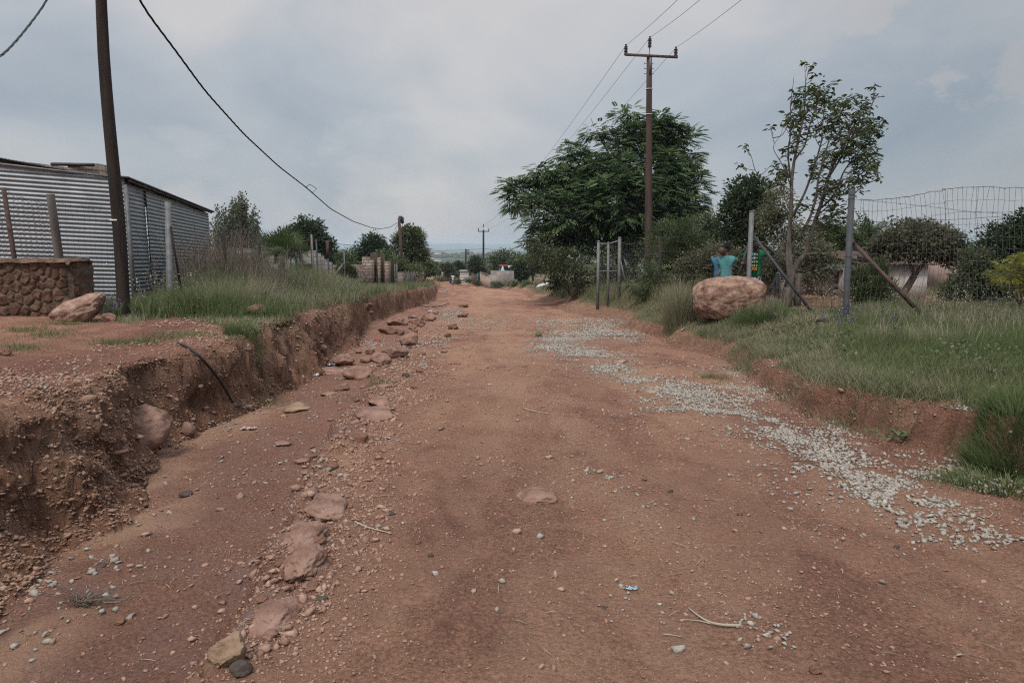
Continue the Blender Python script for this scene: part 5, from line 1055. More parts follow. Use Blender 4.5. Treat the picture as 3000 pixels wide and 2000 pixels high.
    for k in range(3):
        ph = s_ / .35 * 2 * math.pi * .5 + k * 2.094; ph = np.where(True, ph, ph); MB().tube(C_ + (np.cos(ph) * .011)[:, None] * S_ + (np.sin(ph) * .011)[:, None] * U_, (.0098 if d else 0), 5, caps=False).build('strand', M_CABLE, t, smooth=True)
    j = np.argmin(np.abs(proj(C_)[0] - 703)); q = C_[j]; MB().tube([q, q + [.12, 0, .10], q + [.35, 0, -.04], q + [.2, 0, -.16], q + [-.08, 0, .08]], .012, 5).build('splice_loop', M_CABLE, t)
    MB().tube([e, e + [-.35, 0, -.5], e + [-.1, 0, -.9], e + [.1, 0, -.7]], .014, 4).tube([e, e + [-.1, 0, -.4], e + [.1, 0, -.55]], .012, 4).build('drop_loop', M_CABLE, t)
    e2 = at(0, 137, 7.5); e3 = e2 + (e2 - at(112, 0, 9.4)) * .9 + np.array([0, 0, .5]); pa = [att_, at(112, 0, 9.4), at(52, 78, 8.4), e2, e3]
    t = thing('bundle_cable', att_, 'black twisted cable crossing the top left corner of the sky', 'cable'); pa = np.array(pa); L_ = np.concatenate([[0], np.cumsum(np.linalg.norm(np.diff(pa, axis=0), axis=1))]); s2 = np.linspace(0, L_[-1], 90); C_ = np.stack([np.interp(s2, L_, pa[:, k]) for k in range(3)], 1)
    for _ in range(60): C_[1:-1] = (C_[:-2] + 2 * C_[1:-1] + C_[2:]) / 4
    for k in range(3): ph = s2 / .35 * math.pi + k * 2.094; MB().tube(C_ + np.stack([np.cos(ph) * .008, 0 * ph, np.sin(ph) * .008], 1), .0075, 5, caps=False).build('strand', M_CABLE, t)
    # small far pole with side pegs
    b = at_depth(1070, 140); tp_ = at(1070, 572, 140); t = thing('power_pole', b, 'small far pole with three side pegs left of the distant T pole', 'power pole'); MB().tube([b, tp_], [.22, .17], 7).build('pole', M_POLE, t)
    for k in range(3): q = at(1072, 575 + 4.2 * k, 140); MB().tube([q, q + [.55, 0, 0]], .09, 5).build('peg', M_POLE, t)
    # low line crossing the view
    t = thing('cross_line', at(1110, 570, 121), 'thin dark service line crossing low over the end of the road', 'power line'); A = at(1111, 571, 121.5)
    MB().tube(hang(at(560, 530, 60), A, .9, 30), .022, 4, caps=False).build('wire', M_CABLE, t); MB().tube(hang(A, at(1640, 566, 90), .8, 30), .022, 4, caps=False).build('wire', M_CABLE, t)
    # line with birds at right
    t = thing('service_line', at(2200, 499, 40), 'thin line behind the right fence sloping up to the right', 'power line'); MB().tube(hang(at(1880, 506, 44), at(2420, 486, 36), .25, 24), .011, 4, caps=False).build('wire', M_CABLE, t)
    for k, (x, y) in enumerate((ZI(815, 444), ZI(828, 442))):
        q = at(x, 500, 40.2); q[2] += .07; tb = thing('bird', q, ('small dark bird perched on the line behind the fence, the left one of two', 'small dark bird perched on the line behind the fence, the right one of two')[k], 'bird', 'birds on the line')
        MB().tube([q + [-.13, 0, -.03], q + [-.05, 0, 0], q + [.03, 0, .03], q + [.08, 0, .07], q + [.115, 0, .065]], [.008, .035, .045, .03, .005], 8).build('body', M_CABLE, tb)

# ------------------------------------------------------------------ right fence
def build_right_fence():
    A0, A1 = at_depth(1941, 12.0), at(1957, 434, 12.0); B0, B1 = at_depth(1716, 14.5), at(1727, 486, 14.5)
    A1 = at(1957, 434, A0[1] / ray(1957, 434)[1]); B1 = at(1727, 486, B0[1] / ray(1727, 486)[1])
    t = thing('mesh_fence', A0, 'sagging wire mesh fence stretched right from a tall grey corner post', 'fence')
    MB().tube([A0 - [0, 0, .3], A0, A1], .052, 16).build('post', M_PIPE, t, smooth=False)
    s0, s1 = at(1958, 556, 11.95), at(2128, 712, 11.5); MB().tube([s0, s1 - [0, 0, .15] + (s1 - s0) * .02], .036, 10).lathe(s0 - [.02, .03, 0], [(.04, -.03), (.05, 0), (.04, .04)], 8, (0, 1, 0)).build('strut', M_RUST, t)
    E0 = at_depth(2560, 10.9); mb = MB()
    # the mesh bellies up in the middle
    nx, nz = 52, 11; tops = [(1962, 458), (2000, 461), (2060, 453), (2130, 440), (2200, 431), (2280, 430), (2360, 432), (2440, 436), (2560, 440)]
    mid = [(1962, 458), (2050, 466), (2130, 474), (2220, 485), (2300, 490), (2380, 493), (2560, 500)]
    tx = np.array([p[0] for p in tops]); ty = np.array([p[1] for p in tops]); G = []
    rg = np.random.default_rng(4)
    for i in range(nx + 1):
        u = i / nx; dxp = 1962 + 600 * u ** 1.08; d = 12.0 - 1.15 * u; lo = at_depth(dxp - 14 + 10 * u, d, .02); hi = at(dxp, np.interp(dxp, tx, ty), d - .05); col = []
        for j in range(nz + 1):
            v = j / nz; p = lo + (hi - lo) * v + rg.normal(0, .008, 3); p[0] += .20 * math.sin(v * math.pi) * math.exp(-((u - .16) / .16) ** 2) - .06 * v * (u > .5) + .12 * v * v * (u < .35); p[1] += .10 * math.sin(u * 14) * math.sin(v * 3); col.append(p)
        G.append(col)
    G = np.array(G); 
    for i in range(nx + 1): mb.tube(G[i], .0030, 3, caps=False)
    for j in range(nz + 1): mb.tube(G[:, j], .0030, 3, caps=False)
    barbed(mb, G[:, -1] + [0, 0, .004], .0028, .16, 3); mpts = [at(x, y, 11.95 - (x - 1962) / 600 * 1.15 - .1) for x, y in mid]; barbed(mb, mpts, .0026, .2, 6)
    mb.build('wire_mesh', M_WIRE, t)
    mb = MB(); [mb.tube([A0 + (A1 - A0) * u + np.array([.054 * math.cos(a), .054 * math.sin(a), .01 * math.sin(a)]) for a in np.linspace(0, 6.3, 13)], .003, 3) for u in (.05, .1, .42, .5, .93, .96)]; mb.build('tie_wire', M_WIRE, t)
    # corner post with two struts where the children stand
    t = thing('corner_post', B0, 'grey pipe post with two slanting struts held by the children', 'fence post')
    MB().tube([B0 - [0, 0, .2], B0, B1], .049, 16).tube([B1, B1 + (B1 - B0) * .008], .054, 16).build('post', M_GALV, t)
    s0 = at(1731, 541, 14.45); s1 = at(1866, 706, 14.0); MB().tube([s0, s1 - [0, 0, .1]], .030, 9).build('strut', M_PIPE, t)
    q0 = at(1722, 556, 14.55); q1 = at(1672, 700, 15.2); MB().tube([q0, q1], .028, 9).build('strut', M_PIPE, t)
    MB().lathe(at(1728, 538, 14.4), [(.02, -.03), (.028, 0), (.02, .03)], 8, (0, 1, 0)).build('bolt', M_GALV, t)
    # slack wires between the two posts and past the gate
    t = thing('wire_fence', (A0 + B0) / 2, 'slack plain wires strung between the two tall grey posts', 'fence'); mb = MB()
    for i, v in enumerate((.12, .28, .42, .56, .70)): mb.tube(hang(B0 + (B1 - B0) * v, A0 + (A1 - A0) * v * .95, .05 + .02 * i), .0024, 4, caps=False)
    for u in np.linspace(.05, .95, 13): mb.tube([B0 + (A0 - B0) * u + [0, 0, .1], B0 + (A0 - B0) * u + [.03 * math.sin(u * 30), 0, 1.25]], .0018, 3, caps=False)
    mb.build('wire', M_WIRE, t)
    # black and grey short posts behind the boulder
    d = 17.5; t = thing('short_posts', at_depth(1791, d), 'short black post with a curved grey pipe and a slanting leg behind the boulder', 'post'); D = lambda x, y, dd=d: at(*ZK(x, y), dd)
    MB().tube([D(190, 330), at_depth(ZK(185, 0)[0], d) - [0, 0, .2]], .055, 6).build('post', M_BLACKP, t); MB().tube([D(178, 318), D(200, 303), D(226, 312), D(228, 400), at_depth(ZK(212, 0)[0], d) - [0, 0, .2]], .025, 8).build('pipe', M_GALV, t); MB().tube([D(165, 400), D(45, 640)], .028, 6).build('leg', M_BLACKP, t)
    # gate
    d = 25.0; H = lambda x, y, dd=d: at(*ZH(x, y), dd)
    t = thing('pipe_gate', at_depth(ZH(870, 1480)[0], d), 'tall narrow pipe gate with wire infill beside the tall brown pole', 'gate')
    for x0, y0, x1, y1, r_ in ((793, 1068, 788, 1470, .055), (868, 1078, 866, 1490, .045), (955, 1040, 950, 1455, .062)):
        top = H(x0, y0); b = H(x1, y1); b[2] = min(b[2], float(gz(b[0], b[1]))) - .1; MB().tube([b, top], r_, 10).lathe(top, [(r_ * 1.05, -.02), (r_ * 1.05, .03), (.01, .05)], 10).build('post', M_GALV, t)
    for a, b, r_ in (((795, 1082), (868, 1084), .03), ((870, 1084), (950, 1060), .03), ((795, 1290), (868, 1292), .018), ((870, 1292), (950, 1290), .018)): MB().tube([H(*a), H(*b)], r_, 8).build('rail', M_GALV, t)
    MB().tube([H(955, 1180), H(1012, 1440)], .03, 8).build('strut', M_GALV, t)
    mb = MB(); netting(mb, (H(870, 1450), H(948, 1420), H(948, 1070), H(872, 1092)), 8, 12, .0045, .012, 2); netting(mb, (H(795, 1450), H(866, 1455), H(866, 1092), H(796, 1090)), 6, 10, .003, .012, 2); mb.build('wire_infill', M_WIRE, t)
    t = thing('wire_fence', at_depth(ZH(1265, 1400)[0], 21), 'drooping barbed wires on a dark post between the pipe gate and the boulder', 'fence'); mb = MB()
    P = H(1265, 1030, 21); g = at_depth(ZH(1265, 0)[0], 21); MB().tube([g - [0, 0, .2], P], .045, 7).build('post', M_POLE, t)
    for y0, y1, y2 in ((1070, 1035, 640), (1145, 1140, 680), (1240, 1235, 730), (1330, 1320, 780)):
        barbed(mb, hang(H(960, y0), H(1265, y1, 21), .14, 16), .004, .3, y0); barbed(mb, hang(H(1265, y1, 21), B0 + (B1 - B0) * (1.0 - (y0 - 1050) / 420), .12, 16), .003, .3, y1)
    netting(mb, (H(960, 1440), g + [0, 0, .1], H(1265, 1060, 21), H(958, 1090)), 22, 8, .003, .02, 5); mb.build('wire', M_WIRE, t)
    P = H(610, 1140, 33); g = at_depth(ZH(612, 0)[0], 33); t = thing('wooden_post', g, 'thin dark post in the shade left of the pipe gate', 'post'); MB().tube([g - [0, 0, .2], P], .05, 6).build('shaft', M_POLE, t)

# ------------------------------------------------------------------ yard buildings and road end
def wall_box(name, x0, x1, y0, y1, d, depth, m, t, zf_=None, roofm=None, over=.1, d2=None, rise=.0):
    A = at(*(zf_(x0, y0) if zf_ else (x0, y0)), d); B = at(*(zf_(x1, y1) if zf_ else (x1, y1)), d); g = min(B[2], float(gz((A[0] + B[0]) / 2, A[1]))) - .15
    MB().box(((A[0] + B[0]) / 2, A[1] + depth / 2, (A[2] + g) / 2), (B[0] - A[0], depth, A[2] - g)).build(name, m, t); return A, B, g
def build_yard():
    mw = mat('whitewashed_plaster', (.58, .54, .50), (.42, .38, .34), scale=2.5, bump=.2, c3=(.64, .61, .57), stretch=(1, 1, .3)); ms = mat('old_timber_slats', (.20, .155, .13), (.12, .09, .078), scale=3, bump=.3, stretch=(.2, 1, 2))
    a, b = ZI(555, 870)[0], ZI(1160, 870)[0]; t = thing('shed', at_depth((a + b) / 2, 20.5), 'low whitewashed shed with a rusty flat roof behind the Y shaped trunk', 'shed')
    A, B, g = wall_box('wall', 555, 1160, 872, 1150, 20.5, 3.0, mw, t, ZI)
    mb = MB(); n = 60; u = np.linspace(A[0] - .15, B[0] + .15, n); V = np.vstack([np.stack([u, u * 0 + A[1] + o, A[2] + .05 + dz + .02 * np.sin(np.arange(n) * 1.57)], 1) for o, dz in ((-.25, 0), (3.2, .35))]); i = np.arange(n - 1); q = np.stack([i, i + 1, n + i + 1, n + i], 1); mb.add(V, q).add(V - [0, 0, .02], q[:, ::-1]); mb.build('roof', M_RUST, t)
    mb = MB(); [mb.box((random.uniform(A[0], B[0] - 1), A[1] + random.uniform(.1, 1), A[2] + random.uniform(.12, .3)), (random.uniform(.3, 1.3), .3, random.uniform(.04, .2))) for _ in range(9)]; mb.build('roof_junk', M_GREYW, t)
    t = thing('slatted_shed', at_depth(ZI(420, 0)[0], 22), 'dark shed of old timber slats with a blue pipe, left of the white shed', 'shed')
    A, B, g = wall_box('wall', 300, 515, 925, 1165, 22, 2.4, ms, t, ZI); mb = MB()
    for k in range(11): z = A[2] - .08 - k * .19; mb.box(((A[0] + B[0]) / 2, A[1] - .02, z), (B[0] - A[0], .03, .15))
    mb.build('slats', ms, t); q = at(*ZI(443, 915), 21.7); MB().tube([q, [q[0], q[1], -1.6]], .055, 8).build('blue_pipe', mat('blue_plastic', (.03, .20, .33), (.025, .16, .27), bump=0, rough=.4), t)
    MB().box(((A[0] + B[0]) / 2, A[1] + 1.1, A[2] + .04), (B[0] - A[0] + .3, 2.8, .06)).build('roof', M_ROOFD, t)
    t = thing('yard_wall', at_depth(ZI(80, 0)[0], 24), 'dull pinkish plaster wall glimpsed behind the thin tree', 'wall'); wall_box('plaster', -180, 240, 930, 1150, 24, .2, mat('dull_plaster', (.30, .25, .22), (.2, .16, .14), scale=2, bump=.2), t, ZI)
    t = thing('brown_shed', at_depth(1745, 22.5), 'very dark brown shed in the shade behind the boy in green', 'shed'); wall_box('wall', 1600, 1790, 618, 690, 22.5, 2, ms, t); MB().box(at(1695, 617, 22.4) + [0, 1, .03], (3.0, 2.5, .05)).build('roof', M_ROOFD, t)
    t = thing('far_house', at_depth(ZI(1440, 0)[0], 30), 'pinkish wall of a house showing through the shrubs at right', 'house'); wall_box('wall', 1405, 1500, 785, 1000, 30, 3, mat('pink_plaster', (.36, .25, .22), (.3, .2, .18), scale=1, bump=0), t, ZI)
def build_road_end():
    t = thing('white_shed', at_depth(ZG(780, 0)[0], 108), 'small white corrugated shed at the end of the road', 'shed'); d = 108
    A, B = at(*ZG(645, 155), d), at(*ZG(920, 395), d); g = min(B[2], float(gz(A[0], A[1]))) - .1; mb = MB(); corrugated(mb, (A[0], A[1]), (B[0], A[1]), g, A[2], A[2], (0, -1), period=.24, amp=.04, cols=3, sheet=9); mb.build('wall', M_TINP, t)
    MB().box(((A[0] + B[0]) / 2, A[1] + 1.05, (A[2] + g) / 2), (B[0] - A[0] - .06, 2, A[2] - g - .05)).build('side_wall', M_TINP, t); MB().box(((A[0] + B[0]) / 2, A[1] + 1, A[2] + .04), (B[0] - A[0] + .3, 2.5, .07)).build('roof', M_TINP, t)
    t = thing('brick_cottage', at_depth(ZG(120, 0)[0], 128), 'small brick cottage with a white door far down the road', 'house'); A, B, g = wall_box('wall', 20, 240, 155, 330, 128, 4, M_BLOCKR, t, ZG); c = at(*ZG(105, 250), 127.9)
    MB().box(c - [0, .06, 0], (.62, .06, 1.1)).build('door', M_WHITE, t); MB().box(((A[0] + B[0]) / 2, A[1] + 2, A[2] + .1), (B[0] - A[0] + .5, 4.6, .18)).build('roof', M_RUST, t)
    # grey yard wall with a pillared side
    mc = mat('stained_concrete', (.27, .235, .215), (.17, .145, .135), scale=1.4, bump=.2); mp = mat('tan_pillar', (.40, .31, .25), (.32, .25, .2), scale=3, bump=.1)
    A, B = at(*ZE(1240, 592), 80), at(*ZE(1600, 592), 79); g = float(gz((A[0] + B[0]) / 2, A[1])) - .4; t = thing('yard_wall', ((A[0] + B[0]) / 2, A[1], g + .4), 'stained grey concrete wall with a tan pillared side at the bend', 'wall')
    MB().prism([[A[0], A[1], g], [B[0], B[1], g], [B[0], B[1], B[2]], [A[0], A[1], A[2]]], (0, .2, 0)).build('concrete', mc, t)
    C = at(*ZE(1240, 655), 79.5); C2 = at(*ZE(1430, 655), 78.8); MB().prism([[C[0], C[1] - .5, g], [C2[0], C2[1] - .5, g], [C2[0], C2[1] - .5, C2[2]], [C[0], C[1] - .5, C[2]]], (0, .2, 0)).build('front_panel', mc, t)
    for k in range(9):
        u = k / 8; d = 96 + (79.3 - 96) * u; x = 1092 + (1238 - 1092) * u; yt = 606 + (658 - 606) * u; q = at(*ZE(x, yt), d); gg = float(gz(q[0], q[1])) - .3; MB().box((q[0], q[1], (q[2] + gg) / 2), (.26, .3, q[2] - gg)).build('pillar', mp, t)
    q0, q1 = at(*ZE(1092, 608), 96), at(*ZE(1238, 660), 79.3); MB().tube([q0 - [0, 0, .05], q1 - [0, 0, .05]], .10, 4).build('top_rail', M_RUST, t); h = .75; MB().prism([[q0[0] + .1, q0[1], float(gz(q0[0], q0[1])) - .2], [q1[0] + .1, q1[1], g], [q1[0] + .1, q1[1], g + h + .4], [q0[0] + .1, q0[1], float(gz(q0[0], q0[1])) + h]], (.12, 0, 0)).build('plinth', mc, t)
    t = thing('red_roof_house', at_depth(ZE(1480, 0)[0], 92), 'teal house with a red and white roof edge above the grey wall', 'house'); d = 92
    wall_box('wall', 1368, 1600, 530, 640, d + .6, 5, mat('teal_plaster', (.13, .33, .28), (.1, .26, .22), scale=1, bump=0), t, ZE)
    a, b = at(*ZE(1365, 500), d), at(*ZE(1505, 540), d); MB().box((a + b) / 2 + [0, .5, 0], (b[0] - a[0], 1.4, a[2] - b[2])).build('roof', mat('red_sheet', (.27, .055, .045), (.2, .045, .035), scale=1, bump=0), t)
    a, b = at(*ZE(1505, 516), d), at(*ZE(1590, 552), d); MB().box((a + b) / 2 + [0, .5, .01], (b[0] - a[0], 1.3, a[2] - b[2])).build('white_sheet', M_WHITE, t)
    c = at(*ZE(1425, 515), d - 1.2); t = thing('parasol', (c[0], c[1], float(gz(c[0], c[1]))), 'folded pale blue parasol in front of the teal house', 'parasol'); MB().lathe(c - [0, 0, 1.25], [(.42, 0), (.3, .5), (.12, 1.05), (.02, 1.25)], 9).build('canopy', mat('pale_blue_cloth', (.45, .55, .62), (.35, .45, .52), bump=0), t); MB().tube([c - [0, 0, 3.2], c], .03, 5).build('pole', M_GALV, t)
    t = thing('green_gate', at_depth(ZG(1270, 0)[0], 97), 'dark green sheet gate left of the pillared wall', 'gate'); A, B = at(*ZG(1225, 270), 97), at(*ZG(1318, 480), 97); MB().box((A + B) / 2, (B[0] - A[0], .06, A[2] - B[2] + .5)).build('sheet', mat('dark_green_sheet', (.015, .05, .045), (.01, .04, .035), bump=0), t); MB().tube([[A[0], A[1], A[2] + .2], [A[0], A[1], B[2] - .4]], .06, 6).build('post', M_GALV, t)
    t = thing('board_fence', at_depth(ZG(1120, 0)[0], 100), 'short mismatched fence of rusty and grey sheets left of the green gate', 'fence')
    for k, (x0, x1, y, m) in enumerate(((1020, 1050, 205, M_RUST), (1055, 1100, 225, M_GREYW), (1100, 1150, 255, M_RUST), (1150, 1205, 260, M_RUST), (1207, 1222, 230, M_GALV))):
        A = at(*ZG(x0, y), 100); B = at(*ZG(x1, y), 100); g = float(gz(A[0], A[1])) - .3; MB().box(((A[0] + B[0]) / 2, A[1], (A[2] + g) / 2), (B[0] - A[0], .05, A[2] - g)).build('board', m, t)
    A, B = at(*ZE(1922, 645), 55), at(*ZE(2076, 780), 55); g = float(gz((A[0] + B[0]) / 2, A[1])) - .2; t = thing('brick_wall', ((A[0] + B[0]) / 2, A[1], g + .2), 'chest high pale brick wall stub right of the road near the leaning slab', 'wall'); MB().box(((A[0] + B[0]) / 2, A[1] + .1, (A[2] + g) / 2), (B[0] - A[0], .22, A[2] - g)).build('bricks', M_BLOCKT, t)
    A, B = at(*ZE(1940, 838), 50), at(*ZE(2160, 772), 51); t = thing('concrete_slab', (A + B) / 2, 'flat concrete slab leaning on rubble by the pale brick wall', 'slab'); MB().prism([A, B, B + [.35, 1.3, .12], A + [.2, 1.3, .12]], (0, 0, -.12)).build('slab', M_TINP, t)
    for k, (x, y, r_) in enumerate(((2110, 745, 26), (1905, 765, 16), (2050, 775, 12), (2130, 820, 20))): rock('broken chunk of pink rubble around the leaning concrete slab', ZE(x, y), r_ / 5.227 / K * 1.0, r_ * .8 / 5.227 / K, M_ROCK, 'rubble_chunk', 'rubble', 'pink rubble by the slab', t=53)

# ------------------------------------------------------------------ hoses, litter, sticks
def on_ground(pts, dz=.012):
    return [stand(*p) + np.array([0, 0, dz]) for p in pts]
def smooth_path(P, n=40, it=8):
    P = np.asarray(P, float); L_ = np.concatenate([[0], np.cumsum(np.linalg.norm(np.diff(P, axis=0), axis=1))]); s_ = np.linspace(0, L_[-1], n); C_ = np.stack([np.interp(s_, L_, P[:, k]) for k in range(3)], 1)
    for _ in range(it): C_[1:-1] = (C_[:-2] + 2 * C_[1:-1] + C_[2:]) / 4
    return C_
def build_small():
    a = stand(*ZL1(1365, 418)); b = stand(*ZL1(1782, 865)); ta, tb = depth_of(a), depth_of(b); pts = [(1365, 415), (1430, 430), (1500, 478), (1580, 560), (1660, 655), (1725, 755), (1782, 860)]
    P = []
    for i, p in enumerate(pts): q_ = ZL1(*p); P.append(at(*q_, min(ta + (tb - ta) * i / 6, depth_of(stand(*q_)) - .22 * (i > 0))))
    P[0] = P[0] + np.array([0, 0, .015])
    o = MB().tube(smooth_path(P, 40, 4), .0135, 8).build('hose', M_CABLE, None, True, loc=a); tag(o, 'black hose arching down the face of the left bank', 'hose')
    P = [stand(*ZL1(*p)) + np.array([0, 0, .03]) for p in ((1815, 352), (1880, 352), (1950, 366))]; d = depth_of(P[-1]); P += [at(*ZL1(*p), d) for p in ((1976, 340), (1950, 300), (1900, 268))]
    o = MB().tube(smooth_path(P, 40, 4), .014, 8).build('hose', M_CABLE, None, True, loc=P[0]); tag(o, 'looped end of black hose in the grass at the top of the bank', 'hose')
    P = on_ground([ZL2(*p) for p in ((1350, 238), (1400, 262), (1460, 272), (1540, 264), (1610, 242))], .06); o = MB().tube(smooth_path(P, 30, 6), .02, 6).build('cable', M_CABLE, None, True, loc=P[0]); tag(o, 'black cable lying across the far gully', 'cable')
    def litter(lab, D, w, h, col, seed, name='litter', cat='litter'):
        c = stand(*D); t_ = depth_of(c); rg = np.random.default_rng(seed); n = 9; U, V_ = np.meshgrid(np.linspace(-1, 1, n), np.linspace(-1, 1, n), indexing='ij'); s_ = px(w, t_); ed = 1 - .25 * rg.random((n, n))
        P = np.stack([U * s_ * ed, V_ * s_ * h * ed, .0 * U], -1) + rg.normal(0, s_ * .09, (n, n, 3)); P[..., 2] = np.abs(P[..., 2]) * 1.6 + .012; P = P.reshape(-1, 3) + c; i, j = np.meshgrid(np.arange(n - 1), np.arange(n - 1), indexing='ij'); i = i.ravel(); j = j.ravel()
        m = mat('litter_' + str(seed), *col, scale=30, bump=0, rough=.4, spec=.4, lo=.49, hi=.51); o = MB().add(P, np.stack([i * n + j, (i + 1) * n + j, (i + 1) * n + j + 1, i * n + j + 1], 1)).build(name, m, None, loc=c); tag(o, lab, cat)
    litter('crumpled blue and white snack packet on the long low rock', ZL2(695, 708), 14, .6, ((.75, .78, .8), (.03, .16, .45)), 1, 'packet', 'packet'); litter('crumpled white plastic bag at the foot of the bank', ZL2(575, 785), 13, .6, ((.62, .63, .6), (.5, .5, .48)), 2, 'plastic_bag', 'plastic bag')
    litter('muddy cream wrapper on the gully floor', ZL2(75, 1200), 18, .5, ((.55, .42, .36), (.45, .3, .25)), 3, 'wrapper', 'wrapper'); litter('torn scrap of light blue plastic on the near road', (1449, 1358), 17, .3, ((.30, .47, .58), (.26, .42, .5)), 4, 'plastic_scrap', 'litter')
    litter('white paper scrap lying in the far gully', ZL2(1470, 295), 8, .6, ((.7, .68, .66), (.5, .4, .38)), 5, 'paper_scrap', 'litter'); litter('small white scrap on the middle of the road', ZL2(1915, 860), 6, .5, ((.7, .66, .58), (.6, .55, .48)), 6, 'paper_scrap', 'litter')
    litter('dark blue plastic scrap below the tall tan boulder', ZL2(1305, 578), 8, .4, ((.04, .06, .10), (.03, .04, .07)), 7, 'plastic_scrap', 'litter'); litter('pale blue crumpled scrap on the near road edge', ZL2(1135, 1272), 9, .5, ((.36, .42, .48), (.3, .25, .25)), 8, 'plastic_scrap', 'litter')
    c = stand(*ZG(215, 835)); o = MB().lathe(c, [(.06, 0), (.08, .05), (.08, .13), (.05, .17), (.02, .19)], 9).build('teal_bucket', mat('teal_plastic', (.10, .42, .36), (.08, .35, .3), bump=0), None, loc=c); tag(o, 'small teal plastic tub standing in the far road', 'tub')
    c = stand(*ZR3(222, 392)); o = MB().lathe(c, [(.02, .0), (.06, .01), (.075, .05), (.06, .10), (.02, .12)], 10).build('dung_ball', M_LUSH, None, loc=c); tag(o, 'dark green clump sitting alone beside the gravel', 'clump')
    def stick(lab, pts, zf_, r_, m=M_STRAW, name='twig'):
        P = smooth_path(on_ground([zf_(*p) for p in pts], r_ + .004), 16, 2); rad = np.linspace(r_, r_ * .5, 16); o = MB().tube(P, rad, 5).build(name, m, None, loc=P[0]); tag(o, lab, 'twig')
    stick('pale dry twig lying right of the purple slab', ((820, 440), (900, 478), (980, 500), (1078, 522)), ZL4, .006); stick('curved pale root lying left of the foreground gravel', ((1620, 1178), (1500, 1178), (1400, 1160), (1330, 1120), (1245, 1052)), ZL5, .006)
    stick('forked pale root end beside the curved root', ((1400, 1160), (1330, 1140), (1215, 1130)), ZL5, .003); stick('pale stick across the middle of the road', ((95, 995), (160, 1015), (230, 1030), (305, 1038)), ZR3, .008); stick('thin stick in front of the foreground gravel', ((1070, 1235), (1130, 1240), (1195, 1252)), ZL5, .003)
    stick('pale stem lying over the near gravel at right', ((0, 1060), (60, 1058), (150, 1062)), ZR4, .003); stick('grey bone shaped stick on the lip of the right bank', ((1415, 345), (1440, 325), (1462, 308)), ZR3, .02); stick('bent pale stick stuck on the left bank top', ((385, 442), (430, 446), (465, 432), (445, 424)), ZL2, .009)
    stick('long dry stalk beside the dead weed in the gully', ((740, 1010), (820, 1008), (890, 985), (915, 960)), ZL3, .003); stick('straight straw poking up beside the hose end', ((1820, 830), (1850, 790)), ZL1, .006)
    stick('dry tangle of stem below the right bank', ((1520, 1370), (1560, 1390), (1590, 1360), (1550, 1330)), ZR4, .004)
    c = stand(*ZL3(600, 1020)); t = thing('dead_weed', c, 'uprooted dead weed with brown stalks on the gully floor', 'weed'); mb = MB()
    for k in range(46): a = random.uniform(-.4, 3.5); L_ = random.uniform(.04, .2); d = np.array([math.cos(a), math.sin(a) * .5, random.uniform(.02, .5)]) * L_; s_ = c + np.array([random.uniform(-.05, .05), random.uniform(-.03, .03), .01]); mb.tube([s_, s_ + d * .5 + [0, 0, .01], s_ + d], .0022, 3, tint=random.random())
    mb.build('stalks', M_DEAD, t)
